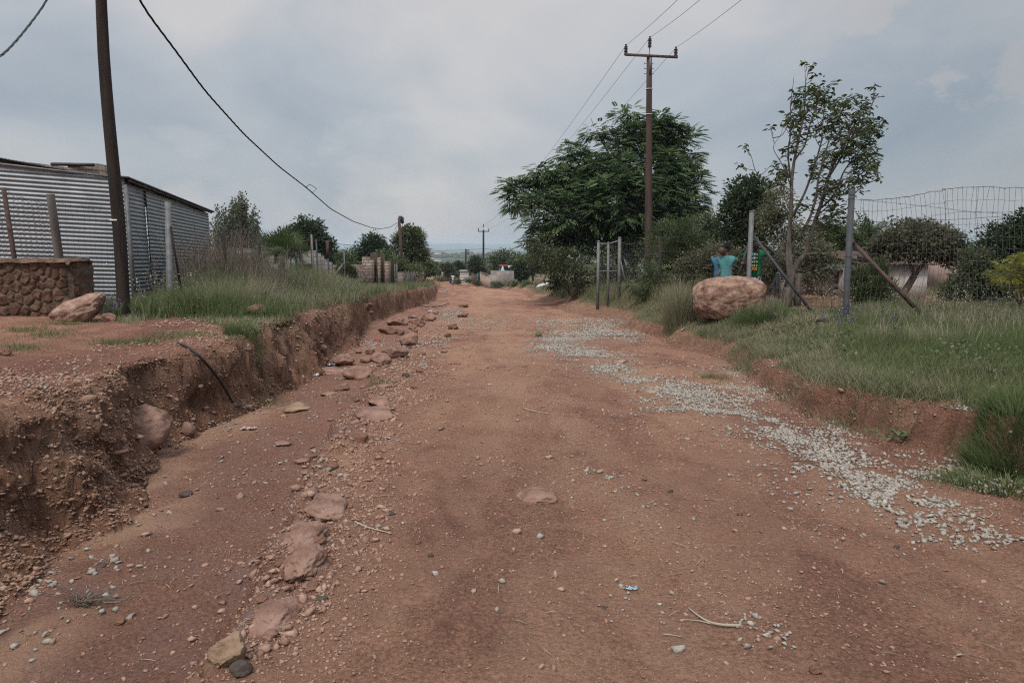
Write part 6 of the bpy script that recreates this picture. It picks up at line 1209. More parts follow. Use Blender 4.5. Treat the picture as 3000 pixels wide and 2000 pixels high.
# ------------------------------------------------------------------ trees and shrubs
def build_trees():
    FR = (FR7[0], FR7[1]); F5 = (FR5[0], FR5[1])
    tree('chinaberry_tree', 'huge dark spreading tree with drooping feathery fronds behind the tall brown pole', 'tree', 1425, 34,
         [(1400, 535, 120, 55), (1490, 400, 80, 75), (1290, 490, 95, 52, -1), (1200, 452, 42, 32), (1475, 312, 48, 40), (1555, 355, 48, 58, 1), (1565, 455, 46, 56), (1340, 385, 50, 38), (1430, 450, 95, 70, -1.6), (1262, 545, 52, 40), (1500, 520, 85, 55),
          (1440, 268, 24, 18), (1510, 285, 24, 30), (1312, 348, 22, 16), (1250, 402, 42, 26), (1370, 300, 22, 14), (1560, 300, 20, 16), (1380, 470, 80, 60, 1.5), (1592, 415, 20, 20), (1180, 425, 20, 12), (1385, 400, 50, 42), (1420, 335, 34, 34), (1300, 430, 60, 40), (1535, 300, 26, 22), (1585, 480, 26, 34)],
         M_CHINA, .44, 1300, 11, r0=.26, fork=.30, tmpl=FR, cl_r=.42, droop=.05, updir=.10, flatz=.45, shell=.55, tintr=(0, .75))
    tree('shade_bush', 'dark leafy undergrowth below the left side of the huge tree', 'bush', 1300, 31, [(1250, 590, 45, 42), (1300, 610, 50, 42), (1360, 620, 50, 42), (1425, 620, 55, 45, 1), (1480, 610, 40, 45, 1), (1230, 560, 25, 28), (1290, 636, 28, 16), (1340, 640, 36, 15), (1400, 645, 36, 16), (1455, 645, 30, 16)], M_OLIVE, .13, 330, 22, r0=.06, fork=.2, cl_r=.3, tintr=(0, .6))
    tree('small_shrub', 'compact mid green shrub at the left edge of the huge tree', 'shrub', 1280, 38, [(1280, 622, 18, 34), (1268, 648, 14, 16), (1296, 600, 14, 20), (1284, 650, 16, 14)], M_MID, .12, 130, 26, r0=.03, fork=.3, cl_r=.16, tintr=(0, .6))
    tree('feathery_shrub', 'soft feathery green shrub right of the tall brown pole', 'shrub', 1550, 23, [(1530, 560, 40, 48), (1575, 545, 40, 45), (1600, 580, 34, 38), (1520, 600, 32, 36), (1560, 600, 40, 35)], M_MID, .14, 330, 30, r0=.05, fork=.25, tmpl=(NARROW, LEAFF), cl_r=.24, droop=-.45, updir=.5, tintr=(.1, .8))
    tree('garden_tree', 'rounded dark green tree behind the corner post', 'tree', 1718, 27, [(1712, 455, 38, 42), (1692, 500, 42, 42), (1740, 500, 40, 50), (1670, 540, 34, 34), (1715, 560, 50, 38), (1760, 450, 18, 26), (1735, 425, 18, 16)], M_DARK, .17, 420, 20, r0=.12, cl_r=.36, tintr=(.1, .8))
    tree('garden_tree', 'glossy small leaved tree between the feathery shrub and the dark tree', 'tree', 1640, 30, [(1635, 545, 34, 30), (1620, 515, 24, 18), (1655, 575, 34, 28), (1600, 560, 24, 26)], M_OLIVE, .15, 240, 20, r0=.1, cl_r=.32)
    tree('drab_hedge', 'drab olive thicket of fine twigs behind the boys in blue', 'hedge', 1640, 19, [(1605, 610, 42, 28), (1650, 595, 42, 34), (1690, 610, 34, 32), (1620, 640, 40, 24), (1760, 610, 38, 38), (1575, 622, 26, 22), (1800, 600, 30, 40)], M_DRAB, .075, 520, 24, r0=.04, fork=.2, cl_r=.24, tintr=(0, .7))
    tree('pale_tree', 'straggly yellowish tree behind the thin many stemmed tree', 'tree', 1800, 20, [(1790, 470, 28, 36), (1800, 530, 34, 38), (1850, 560, 38, 36), (1760, 500, 24, 26), (1890, 600, 34, 38), (1850, 625, 36, 30)], M_DRAB, .09, 360, 22, r0=.06, cl_r=.26, tintr=(.2, .9))
    tree('feathery_tree', 'bright green feathery tree left of the white shed', 'tree', 1945, 25.5, [(1905, 555, 36, 34), (1950, 560, 40, 40), (2000, 545, 34, 30), (1980, 600, 34, 34), (1930, 600, 34, 30)], M_MID, .42, 200, 10, r0=.12, tmpl=F5, cl_r=.3, droop=.2, tintr=(0, .7))
    b = at_depth(ZI(905, 0)[0], 17.6)
    t = thing('yard_tree', b, 'broad dome shaped tree on a leaning Y shaped trunk in front of the white shed', 'tree'); bl = []
    for x, y, rx, ry in ((2100, 555, 62, 42), (2050, 565, 42, 26), (2150, 560, 46, 30), (2188, 582, 38, 26), (2095, 572, 55, 20), (2145, 575, 45, 18), (2115, 528, 32, 20), (2025, 570, 24, 24), (2170, 545, 24, 18)): bl.append((at(x, y, 17.6), (px(rx, 17.6), px(rx, 17.6), px(ry, 17.6))))
    cr, tips = crown_mesh('crown', bl, M_DRAB, t, 900, 22, .085, cl_r=.2, tintr=(0, .55)); D = lambda x, y: at(*ZI(x, y), 17.6); mb = MB()
    mb.tube([b - [0, 0, .2], D(905, 1165), D(960, 1080), D(1032, 965)], [.1, .095, .085, .08], 9, rough=.2); mb.tube([D(1032, 965), D(1095, 880), at(2140, 590, 17.6)], [.06, .05, .03], 7, rough=.2); mb.tube([D(1032, 965), D(1003, 880), at(2080, 580, 17.6)], [.05, .04, .025], 7, rough=.2)
    for k in range(50): p = tips[RNG.integers(len(tips))]; q = (at(2140, 590, 17.6), at(2080, 580, 17.6))[p[0] < b[0] + .9]; mb.tube(bend(q, p, n=4), [.02, .015, .01, .005], 4, caps=False)
    mb.build('trunk', M_BARK, t, smooth=True)
    tree('garden_tree', 'dark tree filling the right edge above the thicket', 'tree', 2310, 17, [(2290, 560, 42, 38), (2340, 545, 44, 40), (2260, 590, 34, 30), (2330, 600, 48, 40), (2380, 570, 40, 50), (2350, 515, 30, 22), (2420, 560, 50, 50)], M_DARK, .10, 560, 20, r0=.09, cl_r=.22, tintr=(0, .6))
    tree('thicket', 'dense mixed thicket left of the yellow bush', 'thicket', 2240, 15, [(2215, 650, 34, 34), (2260, 640, 40, 38), (2300, 650, 38, 40), (2240, 600, 34, 26), (2190, 670, 26, 24), (2280, 690, 40, 24)], M_OLIVE, .07, 460, 22, r0=.04, fork=.2, cl_r=.17, tintr=(0, .6))
    tree('yellow_bush', 'bright yellow leaved bush at the right edge', 'bush', 2345, 12.6, [(2325, 625, 22, 26), (2355, 605, 26, 32), (2345, 655, 30, 24), (2290, 632, 16, 12), (2390, 640, 34, 44)], M_YELL, .05, 130, 20, r0=.03, fork=.3, cl_r=.12, tmpl=(FR5[0] * 1.6, FR5[1]), droop=.1)
    tree('willowy_shrub', 'bright green willowy shrub behind the grey corner post', 'shrub', ZI(690, 0)[0], 14.6, [(1975, 665, 18, 32), (2008, 655, 22, 38), (2035, 668, 16, 28), (2005, 688, 34, 20), (1968, 635, 8, 20), (2018, 620, 8, 20)], M_MID, .12, 190, 26, r0=.03, fork=.2, cl_r=.14, tmpl=(NARROW, LEAFF), droop=-.6, updir=.7, tintr=(.15, .9))
    tree('weed_shrub', 'leafy fern like shrub below the tall brown pole', 'shrub', 1500, 22, [(1500, 640, 26, 26), (1475, 655, 20, 16), (1525, 652, 22, 18)], M_MID, .28, 40, 12, r0=.02, fork=.3, tmpl=F5, cl_r=.16, droop=.15)
    # left side
    0 and tree('poplar_clump', 'clump of upright grey green poplars behind the dry grass', 'tree', 540, 31, [(545, 478, 13, 30), (553, 462, 7, 20), (528, 500, 15, 32), (500, 520, 11, 34), (497, 490, 5, 22), (585, 530, 14, 32), (570, 510, 12, 30), (540, 555, 42, 34), (590, 510, 7, 24), (512, 560, 30, 28), (575, 570, 30, 24), (536, 460, 5, 18)], M_POPL, .10, 520, 20, r0=.07, fork=.15, cl_r=.22, droop=-.3, updir=.4, tintr=(.1, .9))
    tree('dense_tree', 'knobbly dark green tree behind the pipe gateway', 'tree', 700, 44, [(690, 530, 20, 16), (715, 525, 26, 20), (668, 545, 20, 20), (700, 555, 42, 32), (738, 555, 18, 22), (752, 575, 14, 20), (660, 570, 20, 20), (730, 590, 30, 22), (694, 508, 8, 8), (757, 560, 8, 9)], M_DARK, .2, 520, 18, r0=.16, cl_r=.42, tintr=(.1, .9))
    tree('dense_tree', 'very dark rounded tree left of the brick gateway', 'tree', 850, 62, [(855, 562, 22, 22), (838, 580, 24, 22), (872, 580, 24, 20), (850, 600, 34, 18), (888, 590, 12, 12), (822, 600, 12, 14)], M_DARK, .26, 360, 18, r0=.2, cl_r=.55, tintr=(0, .5))
    tree('dense_tree', 'tall olive tree behind the pole with the sign', 'tree', 942, 56, [(940, 545, 22, 24), (960, 545, 14, 18), (925, 565, 20, 22), (955, 575, 22, 24), (940, 600, 28, 20), (968, 590, 12, 16), (915, 548, 7, 7)], M_OLIVE, .24, 420, 18, r0=.2, cl_r=.5, tintr=(.1, .9))
    tree('low_tree', 'light green low tree between the dark tree and the pole with the sign', 'tree', 890, 48, [(880, 592, 24, 14), (900, 605, 28, 18), (925, 625, 24, 16), (950, 622, 24, 16)], M_PALE, .16, 220, 18, r0=.08, cl_r=.4, tintr=(0, .8))
    tree('low_tree', 'low yellowish green tree behind the stepped wall', 'tree', 770, 50, [(760, 592, 24, 14), (785, 600, 24, 16), (800, 588, 12, 10), (740, 598, 20, 14), (815, 615, 16, 12)], M_MID, .16, 220, 18, r0=.08, cl_r=.4)
    tree('low_tree', 'dull low tree beside the poplars', 'tree', 615, 36, [(612, 578, 26, 18), (640, 585, 18, 14), (590, 585, 20, 14)], M_OLIVE, .13, 160, 18, r0=.08, cl_r=.3)
    tree('garden_bush', 'small spiky green bush in front of the low brick wall', 'bush', ZC(1680, 0)[0], 33, [(ZC(1660, 1040)[0], 622, 15, 16), (ZC(1740, 1090)[0], 632, 12, 12)], M_MID, .22, 60, 22, r0=.03, fork=.2, tmpl=(NARROW, LEAFF), cl_r=.25, droop=-.4, updir=.5)
    # end of the road
    L_ = [('wide green tree right of the distant T pole', 1165, 104, [(1150, 592, 22, 16), (1175, 596, 24, 16), (1130, 604, 22, 14), (1195, 600, 20, 14), (1160, 608, 34, 12), (1152, 580, 8, 6)], M_MID), ('pale flowering tree beside the teal house', 1225, 84, [(1215, 602, 20, 14), (1235, 608, 20, 18), (1205, 616, 18, 14), (1240, 588, 16, 12)], M_PALE),
          ('dark tree right of the teal house', 1195, 84, [(1193, 620, 9, 14), (1200, 628, 10, 10)], M_DARK), ('dark round tree left of the distant T pole', 1052, 128, [(1052, 612, 11, 9), (1048, 618, 10, 7), (1060, 618, 8, 6)], M_DARK), ('green bush behind the brick cottage', 1000, 135, [(995, 613, 15, 9), (1012, 618, 12, 8), (985, 618, 12, 9)], M_MID),
          ('low green tree behind the walkers', 1035, 118, [(1034, 628, 9, 5), (1026, 614, 12, 6), (1042, 630, 7, 4)], M_OLIVE), ('green tree by the left end of the road', 975, 88, [(978, 612, 10, 14), (985, 622, 10, 8), (968, 625, 10, 8)], M_PALE), ('dark green tree beside the green gate', 1095, 106, [(1095, 604, 12, 12), (1088, 614, 10, 9), (1100, 620, 10, 9)], M_DARK)]
    for lab, x, d, bl, m in L_: tree('roadside_tree', lab, 'tree', x, d, bl, m, .34, 240, 14, r0=.16, cl_r=.7, tintr=(0, .8))
    for k, (x, y, w, h, d) in enumerate(((1008, 642, 14, 5, 100), (1050, 648, 10, 5, 96), (1075, 645, 12, 4, 95), (1095, 652, 10, 4, 84), (1140, 655, 14, 5, 76), (1175, 655, 18, 5, 72), (1210, 655, 18, 6, 66), (985, 650, 10, 5, 84))):
        tree('low_bush', 'low green bush on the grass at the end of the road', 'bush', x, d, [(x, y - 2, w * .8, h), (x + w * .4, y, w * .6, h * .7)], M_MID, .16, 60, 12, r0=.02, fork=.2, cl_r=.3, group='low bushes at the road end')
def build_poplars():
    d = 31.0; B = lambda x, y, o=0: at(*ZB(x, y), d + o); b = at_depth(ZB(510, 0)[0], d); t = thing('poplar_clump', b, 'clump of upright grey green poplars behind the dry grass', 'tree'); mb = MB(); P, D_, S = [], [], []
    tips = [(290, 345), (345, 335), (400, 345), (440, 262), (497, 212), (527, 198), (557, 230), (575, 335), (652, 335), (692, 405), (700, 575), (620, 440), (268, 430), (245, 520), (655, 560), (470, 330), (520, 300), (600, 520), (330, 480), (380, 430), (560, 420), (450, 420), (500, 380), (640, 480), (300, 560), (680, 480), (420, 500), (540, 500), (350, 560), (600, 600), (475, 270), (540, 260)]
    for i, (x, y) in enumerate(tips * 3):
        if i >= len(tips): x += random.gauss(0, 22); y += random.uniform(10, 120)
        o = random.gauss(0, .8); e = B(x, y, o); bx = 505 + (x - 505) * .35; s_ = B(bx + random.gauss(0, 12), 800, o * .5); s_[2] = b[2]; C_ = smooth_path([s_, s_ + (e - s_) * .5 + np.array([(e - s_)[0] * .18, 0, -.1]), e], 12, 2); mb.tube(C_, np.linspace(.035, .006, 12), 4, caps=False)
        L_ = np.linalg.norm(e - s_); n = int(L_ * 62)
        for _ in range(n): u = 1 - random.random() ** .8 * .78; k = u * 11; j = min(int(k), 10); p = C_[j] + (C_[j + 1] - C_[j]) * (k - j); w = .05 + .22 * (1 - u); P.append(p + RNG.normal(0, w, 3) * [1, 1, .8]); D_.append([random.gauss(0, .5), random.gauss(0, .5), random.uniform(.1, 1)]); S.append(random.uniform(.06, .12))
    n = len(P); o = bpy.data.objects.new('crown', make_mesh('crown', inst(LEAF * [1.5, 1, 1], np.array(P), basis(np.array(D_), RNG.normal(0, 1, n)), np.array(S)) - wloc(t), [instf(LEAFF, n, 4)], [M_POPL], np.repeat(np.clip(RNG.normal(.45, .3, n), 0, 1), 4))); COL.objects.link(o); o.parent = t
    mb.build('trunk', M_BARKG, t)
def build_fan_palm():
    d = 25.5; c = at(*ZC(200, 720), d); g = at_depth(ZC(200, 0)[0], d); t = thing('fan_palm', g, 'squat fan palm with spiky fan leaves left of the pipe gateway', 'palm')
    MB().tube([g - [0, 0, .2], c], [.16, .12], 8, rough=.2).build('trunk', M_BARK, t)
    m = leafm('palm_leaves', (.06, .10, .035), (.15, .19, .08)); VV, FF, TT = [], [], []; n = 0
    for k in range(34):
        el = random.uniform(-.35, 1.45); az = random.uniform(0, 6.283); s_ = random.uniform(.85, 1.3); dr = np.array([math.cos(az) * math.cos(el), math.sin(az) * math.cos(el), math.sin(el)]); stem = c + dr * s_ * .45; B = basis(dr[None], np.array([random.uniform(-.6, .6)]))[0]
        tn = random.random() * .7
        for j in range(17):
            a = (j / 16 - .5) * 2.5; v = B[1] * math.cos(a) + B[0] * math.sin(a); w = np.cross(v, B[2]) * .017; tip = stem + v * s_ * .75 * (1 - .15 * abs(a)) - np.array([0, 0, .08 * random.random()]); mid = stem + v * s_ * .45
            VV += [stem, mid + w, tip, mid - w]; FF.append([n, n + 1, n + 2, n + 3]); TT += [tn] * 4; n += 4
    o = bpy.data.objects.new('crown', make_mesh('crown', np.array(VV) - wloc(t), [np.array(FF)], [m], TT)); COL.objects.link(o); o.parent = t
def build_thin_tree():
    d = 15.2; b = at_depth(ZK(370, 0)[0], d); t = thing('thin_tree', b, 'tall thin many stemmed tree with sparse rosettes of leaves', 'tree'); mb = MB(); J = lambda x, y, o=0: at(*ZJ(x, y), d + o); Kz = lambda x, y, o=0: at(*ZK(x, y), d + o)
    stems = [([b - [0, 0, .2], Kz(372, 600), Kz(385, 480), Kz(400, 330), Kz(380, 100), J(570, 1568), J(590, 1300), J(592, 1100), J(612, 950), J(650, 760), J(690, 600), J(700, 450), J(702, 330)], .085, .012),
             ([Kz(385, 500), Kz(405, 340), Kz(478, 150), Kz(620, 30), J(730, 1568, .1), J(830, 1280, .1), J(880, 1090, .15), J(930, 960, .2), J(1010, 830, .2), J(1100, 640, .2), J(1190, 520, .2)], .078, .012),
             ([Kz(425, 700), Kz(440, 620), Kz(350, 280), Kz(335, 0), J(580, 1500, .1), J(600, 1200, .1), J(560, 900, .2), J(590, 700, .1), J(580, 500, .1), J(600, 390, .1), J(610, 285, .1)], .05, .006),
             ([J(645, 1560, -.1), J(740, 1400, -.1), J(790, 1230, -.2), J(800, 1100, -.3), J(870, 850, -.3), J(930, 650, -.3), J(990, 560, -.3)], .045, .008), ([J(592, 1400), J(700, 1200, -.2), J(770, 1000, -.3), J(830, 800, -.3), J(840, 640, -.3), J(860, 420, -.3)], .04, .007),
             ([J(612, 950), J(700, 830, .2), J(740, 650, .2), J(790, 520, .2), J(800, 400, .2)], .03, .006), ([J(880, 1090, .15), J(1000, 900, 0), J(1060, 760, 0), J(1180, 640, 0), J(1240, 480, 0), J(1245, 370, 0)], .03, .006),
             ([J(830, 1320, .1), J(930, 1230, .1), J(1000, 1040, .1), J(1100, 900, .3), J(1190, 820, .3), J(1290, 740, .3)], .03, .005), ([J(560, 1160), J(440, 1120), J(330, 1070), J(300, 1020), J(270, 900), J(225, 840)], .018, .005), ([J(300, 1025), J(240, 1015), J(185, 990)], .01, .004),
             ([J(590, 1150), J(520, 980, -.2), J(440, 850, -.2), J(455, 810, -.2), J(515, 740, -.2), J(522, 670, -.2)], .016, .004), ([J(455, 810, -.2), J(430, 720, -.2), J(425, 690, -.2)], .009, .004), ([J(700, 450), J(702, 330), J(700, 240), J(690, 170)], .011, .004), ([J(702, 330), J(725, 250), J(765, 190)], .009, .004),
             ([Kz(620, 30), Kz(700, 20), Kz(800, 5)], .05, .045), ([J(790, 1390), J(900, 1290), J(1050, 1180)], .02, .006), ([J(1000, 1040, .1), J(1140, 1060, .1), J(1210, 1125, .1), J(1280, 1090, .1)], .012, .004), ([J(850, 1250), J(880, 1180), J(1000, 1130), J(1130, 1110)], .02, .006)]
    allp = []
    for pts, r0, r1 in stems:
        P = smooth_path(pts, len(pts) * 5, 3); mb.tube(P, np.linspace(r0 * .82, r1 * .85, len(P)), 7, rough=.12); allp.append(P)
    mb.tube([Kz(330, 830), Kz(335, 700), Kz(345, 560), Kz(355, 530)], [.11, .1, .085, .07], 9, rough=.3); mb.tube([Kz(490, 800), Kz(490, 600), Kz(500, 420), Kz(520, 310)], [.085, .08, .07, .05], 8, rough=.3)
    AP = np.vstack(allp); reg = [(800, 400, 150, 80, 16), (720, 450, 90, 90, 10), (1080, 500, 170, 80, 20), (960, 660, 260, 110, 34), (1040, 830, 200, 110, 34), (1180, 900, 90, 160, 22), (620, 560, 70, 170, 16), (1000, 1100, 170, 80, 22), (500, 1020, 90, 100, 12), (800, 950, 110, 110, 12), (700, 1250, 60, 60, 5), (870, 1180, 100, 90, 10), (980, 1330, 90, 60, 8), (640, 800, 60, 90, 7), (1150, 640, 120, 120, 14), (880, 560, 120, 90, 12), (1250, 680, 60, 60, 5), (850, 1420, 160, 60, 12)]
    tips = [J(*p) for p in ((690, 165), (765, 185), (425, 685), (225, 835), (180, 985), (520, 665), (1245, 365), (1320, 650), (1285, 1085), (540, 860), (780, 265), (1290, 740), (1260, 880), (1130, 1105), (1050, 1180), (610, 400), (930, 330), (1265, 440))]
    for x, y, rx, ry, n in reg:
        for _ in range(int(n * .95)): a = random.uniform(0, 6.283); r_ = math.sqrt(random.random()); tips.append(J(x + rx * r_ * math.cos(a), y + ry * r_ * math.sin(a), random.gauss(.05, .55)))
    LV, LB, LS, LT_ = [], [], [], []
    for i, p in enumerate(tips):
        q = AP[np.argmin(((AP - p) ** 2).sum(1) + 4.0 * np.maximum(AP[:, 2] - p[2] + .28, 0) ** 2)]
        if np.linalg.norm(q - p) > .05:
            m_ = q + (p - q) * .5 + np.array([0, 0, -.12 * np.linalg.norm(p - q)]) + RNG.normal(0, .03, 3); C_ = smooth_path([q, m_, p], 7, 1); mb.tube(C_, np.linspace(.011, .004, 7), 4, caps=False)
        n = random.randint(8, 14) if i >= 18 else 9; tn = random.random()
        for k in range(n):
            a = random.uniform(0, 6.283); u = random.random(); LV.append(p - np.array([0, 0, .20 * u * (i >= 18)]) + RNG.normal(0, .035 + .03 * (i >= 18), 3)); LB.append([math.cos(a), math.sin(a), random.uniform(-.55, .35)]); LS.append(random.uniform(.09, .16)); LT_.append(min(1, max(0, tn + random.gauss(0, .2))))
    T = np.array([[0, 0, 0], [.22, .35, .05], [.16, .75, -.03], [0, 1, -.22], [-.16, .75, -.03], [-.22, .35, .05]]); Fc = np.array([[0, 1, 2, 3], [0, 3, 4, 5]]); n = len(LV)
    V = inst(T, np.array(LV), basis(np.array(LB), RNG.normal(0, .4, n)), np.array(LS)); o = bpy.data.objects.new('crown', make_mesh('crown', V - wloc(t), [instf(Fc, n, 6)], [leafm('thin_tree_leaves', (.035, .055, .02), (.115, .14, .06))], np.repeat(LT_, 6))); COL.objects.link(o); o.parent = t
    mb.build('trunk', M_BARKG, t, smooth=True)
def build_undergrowth():
    def twiggy(name, lab, D, d, n, h, spr, m, lean=.5, leaves=None, r=.004):
        c = at_depth(D, d); t = thing(name, c, lab, 'shrub'); mb = MB(); TP = []
        for k in range(n):
            a = random.uniform(0, 6.283); L_ = h * random.uniform(.5, 1.1); s_ = c + np.array([random.gauss(0, spr * .3), random.gauss(0, spr * .3), -.02]); d_ = np.array([math.cos(a) * random.uniform(0, lean), math.sin(a) * random.uniform(0, lean), 1]); e = s_ + d_ * L_; P = bend(s_, e, 0, 5, .05); mb.tube(P, np.linspace(r, r * .35, 5), 3, caps=False, tint=random.random())
            for j in range(5): u = random.uniform(.3, .95); q = s_ + (e - s_) * u; a2 = random.uniform(0, 6.283); f = q + np.array([math.cos(a2) * .5, math.sin(a2) * .5, .8]) * L_ * random.uniform(.12, .3); mb.tube([q, (q + f) / 2 + RNG.normal(0, .01, 3), f], [r * .5, r * .4, r * .25], 3, caps=False, tint=random.random()); TP.append(f)
        mb.build('stems', m, t)
        if leaves:
            TP = np.array(TP); TP = np.repeat(TP, leaves[1], 0) + RNG.normal(0, leaves[2], (len(TP) * leaves[1], 3)); n_ = len(TP); o = bpy.data.objects.new('leaves', make_mesh('leaves', inst(LEAF, TP, basis(unit(n_) + [0, 0, .4]), leaves[3] * RNG.uniform(.6, 1.2, n_)) - wloc(t), [instf(LEAFF, n_, 4)], [leaves[0]], np.repeat(RNG.random(n_), 4))); COL.objects.link(o); o.parent = t
    twiggy('dead_shrub', 'tangle of leafless brown stems in the tall grass by the tin house end', 505, 16.5, 260, 1.7, 2.0, M_DEAD, .6, r=.009); twiggy('dead_shrub', 'thinner dry brown shrub between the dead tangle and the leaning dark post', 560, 18, 200, 1.35, 2.2, M_DEAD, .6, r=.009)
    twiggy('leafy_shrub', 'grey green twiggy shrub against the end of the tin house', 455, 17, 90, 1.25, .9, M_DEAD, .35, (M_POPL, 3, .05, .045), .005)
    twiggy('weed_clump', 'spindly weeds with tiny leaves against the tin wall', 415, 14.2, 40, .8, .6, M_DEAD, .3, (M_POPL, 2, .03, .03), .003)
    MF = mat('pale_flowers', (.52, .50, .44), (.42, .38, .34), scale=20, bump=0); MP = mat('purple_flowers', (.16, .13, .34), (.12, .09, .26), scale=20, bump=0)
    def plants(lab, spots, m, h, size, n_each, stem_m=M_LUSH, name='flowering_weeds'):
        mb = MB(); V, B, S = [], [], []
        for x, d, w in spots:
            for _ in range(n_each):
                p = at_depth(x + random.gauss(0, w), d + random.gauss(0, .5)); L_ = h * random.uniform(.6, 1.15); e = p + np.array([random.gauss(0, .08), random.gauss(0, .08), L_]); mb.tube([p, (p + e) / 2, e], [.004, .003, .002], 3, caps=False)
                for k in range(14): u = random.uniform(.55, 1.02); V.append(p + (e - p) * u + RNG.normal(0, .035, 3)); B.append(RNG.standard_normal(3)); S.append(size * random.uniform(.5, 1.2))
        n_ = len(V); k0 = mb.n; mb2 = MB().add(inst(LEAF * [1.6, 1, 1], np.array(V), basis(np.array(B)), np.array(S)), instf(LEAFF, n_, 4)); o = mb2.build(name, m, tint=False); tag(o, lab, 'flowers', kind='stuff'); o2 = mb.build('flower_stalks', stem_m); tag(o2, 'thin stalks under the ' + lab, 'stalks', kind='stuff')
    plants('white flower heads scattered over the left meadow', [(600, 20, 25), (660, 21, 30), (700, 23, 25), (740, 25, 20), (770, 26, 15), (440, 13.5, 30), (350, 12.5, 30), (820, 30, 20)], MF, .75, .028, 12)
    plants('white feathery seed heads along the right fence', [(2190, 14, 22), (2240, 13.4, 22), (2290, 13, 25), (2340, 12.6, 22), (2150, 14, 16), (1870, 14.2, 16), (1900, 13.8, 14), (2085, 13.6, 14), (1945, 13, 12), (2045, 14, 8), (1915, 12.6, 8)], MF, .58, .018, 10)
    plants('purple flowers dotted along the left verge', [(815, 24, 14), (850, 27, 16), (930, 40, 18), (900, 36, 16), (790, 20, 10), (640, 15, 18), (265, 10.6, 5), (700, 19, 20)], MP, .3, .022, 12)
    plants('purple flowers near the boulder and grey corner post', [(1775, 13, 7), (1948, 11.2, 12), (1935, 11.4, 8), (2030, 10, 10)], MP, .28, .02, 10)
    tuft('grass_tussock', 'tall fountain of pale green grass left of the boulder', at_depth(1563, 15.2), 1500, 1.15, .30, M_TURF, .007, (.12, .62), tint=(0, .7))
    tuft('grass_tussock', 'dense dark grass clump under the right side of the boulder', at_depth(1745, 12.9), 2600, .34, .42, M_LUSH, .006, (.3, .95), tint=(0, .35)); tuft('grass_tussock', 'dark grass skirt under the left side of the boulder', at_depth(1655, 12.9), 1300, .20, .40, M_LUSH, .006, (.3, .95), tint=(0, .4))
    tuft('grass_tussock', 'thick bright green tussock at the lower right edge', stand(2330, 960), 3400, .26, .26, M_LUSH, .005, (.25, .95), tint=(0, .35)); tuft('grass_tussock', 'large green tussock of long grass on the left verge', at_depth(470, 11.3), 2200, .62, .5, M_LUSH, .006, (.15, .8), tint=(.1, 1)); tuft('grass_tussock', 'yellowish long grass beside the galvanised post', at_depth(540, 13.2), 2000, .78, .6, M_GRASS, .007, (.12, .75), tint=(.2, 1))
    tuft('iris_clump', 'broad bladed green plant at the foot of the leaning dark pole', at_depth(262, 10.3), 26, .34, .10, M_PALE, .03, (.1, .5), 'plant'); tuft('iris_clump', 'broad bladed plants right of the leaning dark pole', at_depth(335, 10.3), 34, .36, .16, M_MID, .024, (.1, .5), 'plant')
    tuft('grass_tussock', 'green grass clump hanging over the bank by the looped hose', stand(*ZL1(1860, 330)), 900, .24, .22, M_LUSH, .005, (.3, .95), tint=(0, .6)); tuft('creeping_plant', 'leafy creeping plant with dry stems at the lower right edge', stand(2310, 1120), 900, .14, .34, M_LUSH, .009, (.5, .98), 'plant', tint=(0, .8))
    # broad leaved weed on the right bank
    c = stand(*ZR4(1010, 870)); t = thing('leafy_weed', c, 'small broad leaved green weed growing on the right bank face', 'weed'); n_ = 70; P = c + np.stack([RNG.normal(0, .14, n_), RNG.normal(0, .05, n_), RNG.uniform(.01, .07, n_)], 1); a = RNG.uniform(0, 6.283, n_)
    o = bpy.data.objects.new('leaves', make_mesh('leaves', inst(LEAF, P, basis(np.stack([np.cos(a), np.sin(a), RNG.uniform(.1, .7, n_)], 1)), RNG.uniform(.04, .085, n_)) - wloc(t), [instf(LEAFF, n_, 4)], [M_MID], np.repeat(RNG.random(n_), 4))); COL.objects.link(o); o.parent = t

# ------------------------------------------------------------------ people
M_SKIN = mat('dark_skin', (.098, .054, .038), (.078, .042, .030), scale=8, bump=0, rough=.5, spec=.35); M_HAIR = mat('black_hair', (.012, .011, .011), (.008, .008, .008), scale=60, bump=.5, rough=.9)
def skin_mesh(name, pts, edges, mt, parent, sub=2):
    """pts: key -> (xyz, radius or (rx, ry)); one continuous skinned surface rooted at the first key"""
    bm = bmesh.new(); lay = bm.verts.layers.skin.verify(); vs = {}; base = wloc(parent)
    for i, (k, (p, r)) in enumerate(pts.items()):
        v = bm.verts.new(np.asarray(p, float) - base); vs[k] = v; v[lay].radius = r if hasattr(r, '__len__') else (r, r); v[lay].use_root = (i == 0)
    for a, b in edges: bm.edges.new((vs[a], vs[b]))
    me = bpy.data.meshes.new(name); bm.to_mesh(me); bm.free(); me.materials.append(mt); o = bpy.data.objects.new(name, me); COL.objects.link(o); o.parent = parent
    sk = o.modifiers.new('skin', 'SKIN'); sk.use_smooth_shade = True; ss = o.modifiers.new('sub', 'SUBSURF'); ss.levels = sub; ss.render_levels = sub
    return o
